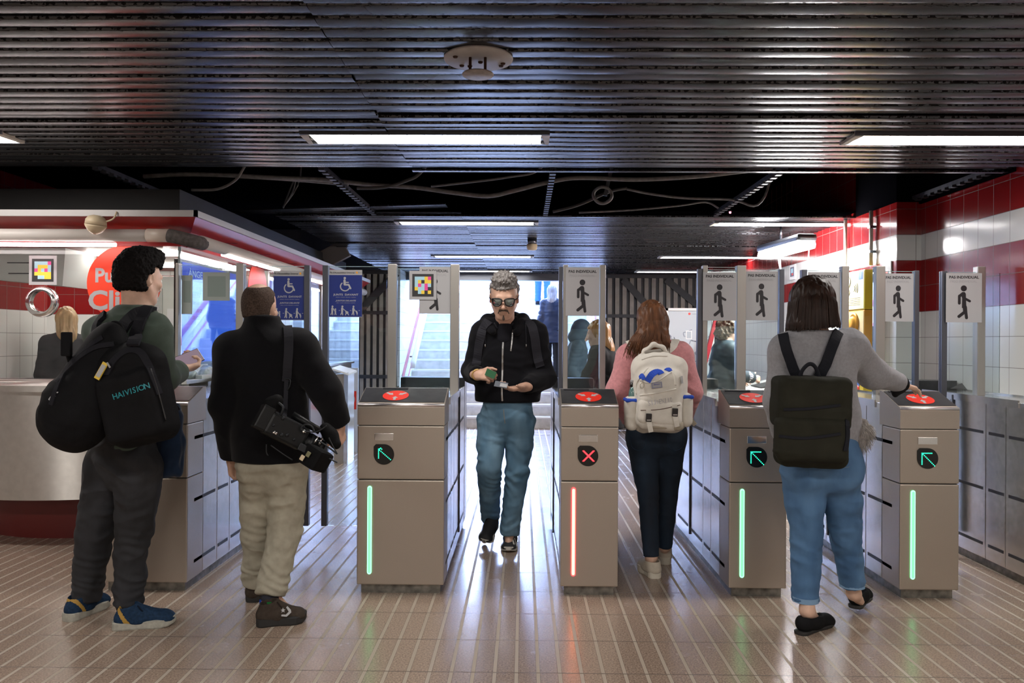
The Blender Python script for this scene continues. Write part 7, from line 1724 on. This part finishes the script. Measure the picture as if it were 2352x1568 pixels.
# ================= people farther back: same construction, coarser
def figure(x, Y, z0, h, face, label, coat, trous, hair_m, hair='short', lean=0.0, arms=None, coat_len=0.50, coat_r=0.20, build=1.0, skin=None, hood=False, stride=0.0, coat_name='coat', shoes=None):
    """standing figure of height h whose feet are at (x, Y, z0), facing along face"""
    f = Vector((face[0], face[1], 0)).normalized(); r = f.cross(UP); o = V(x, Y, z0)
    t = thing('person', o, label, 'person')
    q = lambda a, b, e: o + r * (a * h) + f * (b * h + lean * h * max(0.0, e - 0.5) * 1.6) + UP * (e * h)
    J = dict(f=f, head=q(0, 0.01, 0.930 - 0.06 * lean), hf=(f + V(0, 0, -0.15 - lean * 0.5)).normalized(), hs=h * 0.58, neck=q(0, -0.005, 0.845), chest=q(0, 0, 0.73), waist=q(0, 0, 0.61), pelvis=q(0, 0, 0.53),
        sL=q(-0.086, 0, 0.808), sR=q(0.086, 0, 0.808), eL=q(-0.112, -0.02, 0.64), eR=q(0.112, -0.02, 0.64), wL=q(-0.105, 0.08, 0.52), wR=q(0.105, 0.08, 0.52),
        hL=q(-0.05, 0, 0.51), hR=q(0.05, 0, 0.51), kL=q(-0.052, 0.02 + stride, 0.285), kR=q(0.052, 0.02 - stride * 0.4, 0.285), aL=q(-0.055, stride * 0.7, 0.05), aR=q(0.055, -stride * 1.2, 0.05))
    if arms:
        for k, v in arms.items(): J[k] = q(*v)
    for e, sg in (('L', 1), ('R', -1)):
        d = (J['w' + e] - J['e' + e]).normalized(); J['hand' + e] = (d, r * sg - UP * 0.3, f * 0.8 + UP * 0.5, dict(curls=(35, 38, 42, 45), thumb=20, s=h * 0.56))
    build_body(t, J, skin or M_SKIN2, res=0.006, w=0.9 * build); 
    build_top(t, J, coat, coat_name, hem=q(0, 0, coat_len), hem_r=coat_r * build, body=(0.15 * build, 0.155 * build), arm=(0.066, 0.062, 0.05), depth=0.72, res=0.010, amp=0.008, seed=x * 3.1, collar=(0.066, 0.02), slope=0.056)
    build_trousers(t, J, trous, r=(0.088, 0.066, 0.058, 0.052), waist_r=0.155 * build, res=0.010, amp=0.006, hemL=J['aL'], hemR=J['aR'], seed=x)
    for e in 'LR': build_shoe(t, J['a' + e] - f * 0.07 - UP * (0.05 * h), J['a' + e] + f * 0.19 - UP * (0.05 * h), shoes or M_FLAT, M_SOLEB, width=0.045)
    hc = J['head']; s = J['hs']; ff = J['hf']; uu = (UP - ff * UP.dot(ff)).normalized(); rr = ff.cross(uu); Q = lambda a, b, e: hc + (rr * a + ff * b + uu * e) * s
    S = SDF(0.007)
    if hair == 'long':
        S.ell(Q(0, -0.014, 0.030), (0.088 * s, 0.110 * s, 0.100 * s), (rr, ff, uu), k=0.02); S.cap(Q(0, -0.045, -0.01), Q(0, -0.065, -0.15), 0.088 * s, 0.085 * s, k=0.03, sq=(1, 0.75), up=ff)
        S.box(Q(0, 0.125, -0.08), (0.066 * s, 0.11 * s, 0.13 * s), (rr, ff, uu), rnd=0.02, k=0.015, op='sub'); dsp = lambda v, n: 0.007 * vnoise(v * np.array([70, 70, 8]))
    elif hair == 'curly':
        S.ell(Q(0, -0.020, 0.035), (0.108 * s, 0.120 * s, 0.110 * s), (rr, ff, uu), k=0.02); S.ell(Q(0, -0.06, -0.06), (0.10 * s, 0.075 * s, 0.085 * s), (rr, ff, uu), k=0.03)
        S.box(Q(0, 0.130, -0.06), (0.10 * s, 0.095 * s, 0.125 * s), (rr, ff, uu), rnd=0.02, k=0.015, op='sub'); dsp = lambda v, n: 0.016 * vnoise(v * 48) + 0.008 * vnoise(v * 95 + 4)
    else:
        hair_cap(S, hc, ff, uu, s, th=0.014, low=-0.06); dsp = lambda v, n: 0.004 * vnoise(v * 90)
    body_mesh(S, 'hair', hair_m, t, disp=dsp)
    if hood:
        S = SDF(0.008); S.ell(Q(0, -0.015, 0.02), (0.105 * s, 0.125 * s, 0.125 * s), (rr, ff, uu), k=0.02); S.ell(Q(0, -0.05, -0.09), (0.11 * s, 0.11 * s, 0.10 * s), (rr, ff, uu), k=0.04); S.ell(Q(0, 0.12, -0.01), (0.068 * s, 0.09 * s, 0.095 * s), (rr, ff, uu), k=0.01, op='sub')
        body_mesh(S, 'hood', coat, t, disp=folds(0.004))
    return t, J
M_HBLOND = mat('hair_blond', (0.42, 0.29, 0.15), 0.45, noise=0.4, nscale=45, stretch=(1, 1, 0.12)); M_HGOLD = mat('hair_golden', (0.42, 0.20, 0.05), 0.4, noise=0.4, nscale=45, stretch=(1, 1, 0.12))
M_HGREYL = mat('hair_silver', (0.42, 0.42, 0.46), 0.5, noise=0.3, nscale=45, stretch=(1, 1, 0.12)); M_HCURL = mat('hair_curly_brown', (0.105, 0.070, 0.045), 0.5, noise=0.6, nscale=60)
M_COATBK = mat('coat_black', (0.016, 0.016, 0.018), 0.8, bump=0.2, bscale=200); M_PUFF = mat('puffer_navy', (0.012, 0.026, 0.075), 0.5); M_TEAL = mat('jacket_teal', (0.022, 0.042, 0.058), 0.6, noise=0.2, nscale=9); M_BLUECOAT = mat('coat_blue', (0.018, 0.050, 0.085), 0.7)
M_GREYSHIRT = mat('shirt_charcoal', (0.045, 0.045, 0.05), 0.8)
# staff member inside the kiosk
p = P(152, 800, 7.0); figure(p.x, 7.0, 0, 1.63, (-0.6, 0.8), 'blond woman in dark top standing inside the kiosk behind the glass', M_GREYSHIRT, M_DKDENIM, M_HBLOND, 'long', coat_name='top', coat_r=0.18)
# climbing the stairs
n = 3; ys = YST + 0.3 * n + 0.12; p = P(1268, 760, ys); figure(p.x, ys, 0.172 * (n + 1), 1.62, (0.15, 1), 'woman with long silver hair in dark blue puffer coat climbing the stairs', M_PUFF, M_COATBK, M_HGREYL, 'long', coat_len=0.40, coat_r=0.20, stride=0.05)
n = 11; ys = YST + 0.3 * n + 0.12; p = P(1246, 660, ys); figure(p.x, ys, 0.172 * (n + 1), 1.70, (0.1, 1), 'person high on the stairs of whom only blue-clad legs show', M_BLUECOAT, mat('jeans_bright', (0.03, 0.10, 0.28), 0.8), M_HAIRB, 'short', coat_len=0.5, stride=0.02)
# beyond the turnstiles
p = P(1312, 780, 9.2); figure(p.x, 9.2, 0, 1.60, (0.9, -0.1), 'hooded person in dark blue coat bowing to the right, seen through the turnstile glass', M_BLUECOAT, mat('trousers_pale', (0.34, 0.36, 0.40), 0.8), M_HAIRB, 'short', lean=0.10, hood=True, coat_len=0.60, coat_r=0.17)
p = P(1392, 800, 6.55); figure(p.x, 6.55, 0, 1.53, (-0.93, 0.30), 'golden-haired woman in black coat facing left beyond the red-lit turnstile', M_COATBK, M_COATBK, M_HGOLD, 'long', build=1.08, coat_len=0.42, coat_r=0.22, lean=0.05,
    arms=dict(eL=(-0.16, 0.06, 0.66), wL=(-0.10, 0.20, 0.62), eR=(0.15, 0.08, 0.66), wR=(0.08, 0.22, 0.62)))
p = P(1658, 800, 7.7); tc, Jc = figure(p.x, 7.7, 0, 1.60, (0.93, 0.15), 'person with curly brown hair in dark teal jacket using the machine by the right wall', M_TEAL, M_COATBK, M_HCURL, 'curly', build=1.12, coat_len=0.44, coat_r=0.21, lean=0.05,
    arms=dict(eR=(0.12, 0.035, 0.655), wR=(0.08, 0.150, 0.635), eL=(-0.12, 0.03, 0.66), wL=(-0.10, 0.14, 0.62)))
d = (Jc['wR'] - Jc['eR']).normalized(); c = Jc['wR'] - d * 0.02; S = SDF(0.006); S.cap(c - d * 0.05, c + d * 0.01, 0.055, 0.045, k=0.01)
m_, nt, b_ = _nodes('striped_cuff'); e = NX(nt); pp, x, y, z = e.pos(); nt.links.new(e.mix(e.m('GREATER_THAN', e.m('FRACT', e.m('MULTIPLY', e.m('ADD', z, e.m('MULTIPLY', y, 0.5)), 55)), 0.62), (0.62, 0.64, 0.70), (0.06, 0.08, 0.16)), b_.inputs['Base Color'])
body_mesh(S, 'striped_cuff', m_, tc)
# ticket machine the curly-haired person uses, low against the wall
a, b = P(1722, 892, 8.3), P(1798, 862, 8.3)
t = thing('ticket_machine', (2.55, 8.2, 0), 'low pale ticket machine with a sloping top against the right wall', 'ticket machine')
MB(mat('machine_pale', (0.50, 0.51, 0.50), 0.4)).add([(2.3, 8.0, 0), (XR2 - 0.01, 8.0, 0), (XR2 - 0.01, 8.8, 0), (2.3, 8.8, 0), (2.3, 8.0, 0.86), (XR2 - 0.01, 8.0, 1.0), (XR2 - 0.01, 8.8, 1.0), (2.3, 8.8, 0.86)], [(0, 3, 2, 1), (4, 5, 6, 7), (0, 1, 5, 4), (1, 2, 6, 5), (2, 3, 7, 6), (3, 0, 4, 7)]).build('body', t)
MB(M_BLACKP).add([(2.42, 8.1, 0.895), (2.72, 8.1, 0.96), (2.72, 8.5, 0.96), (2.42, 8.5, 0.895), (2.42, 8.1, 0.90), (2.72, 8.1, 0.965), (2.72, 8.5, 0.965), (2.42, 8.5, 0.90)], [(0, 3, 2, 1), (4, 5, 6, 7), (0, 1, 5, 4), (1, 2, 6, 5), (2, 3, 7, 6), (3, 0, 4, 7)]).build('screen', t)
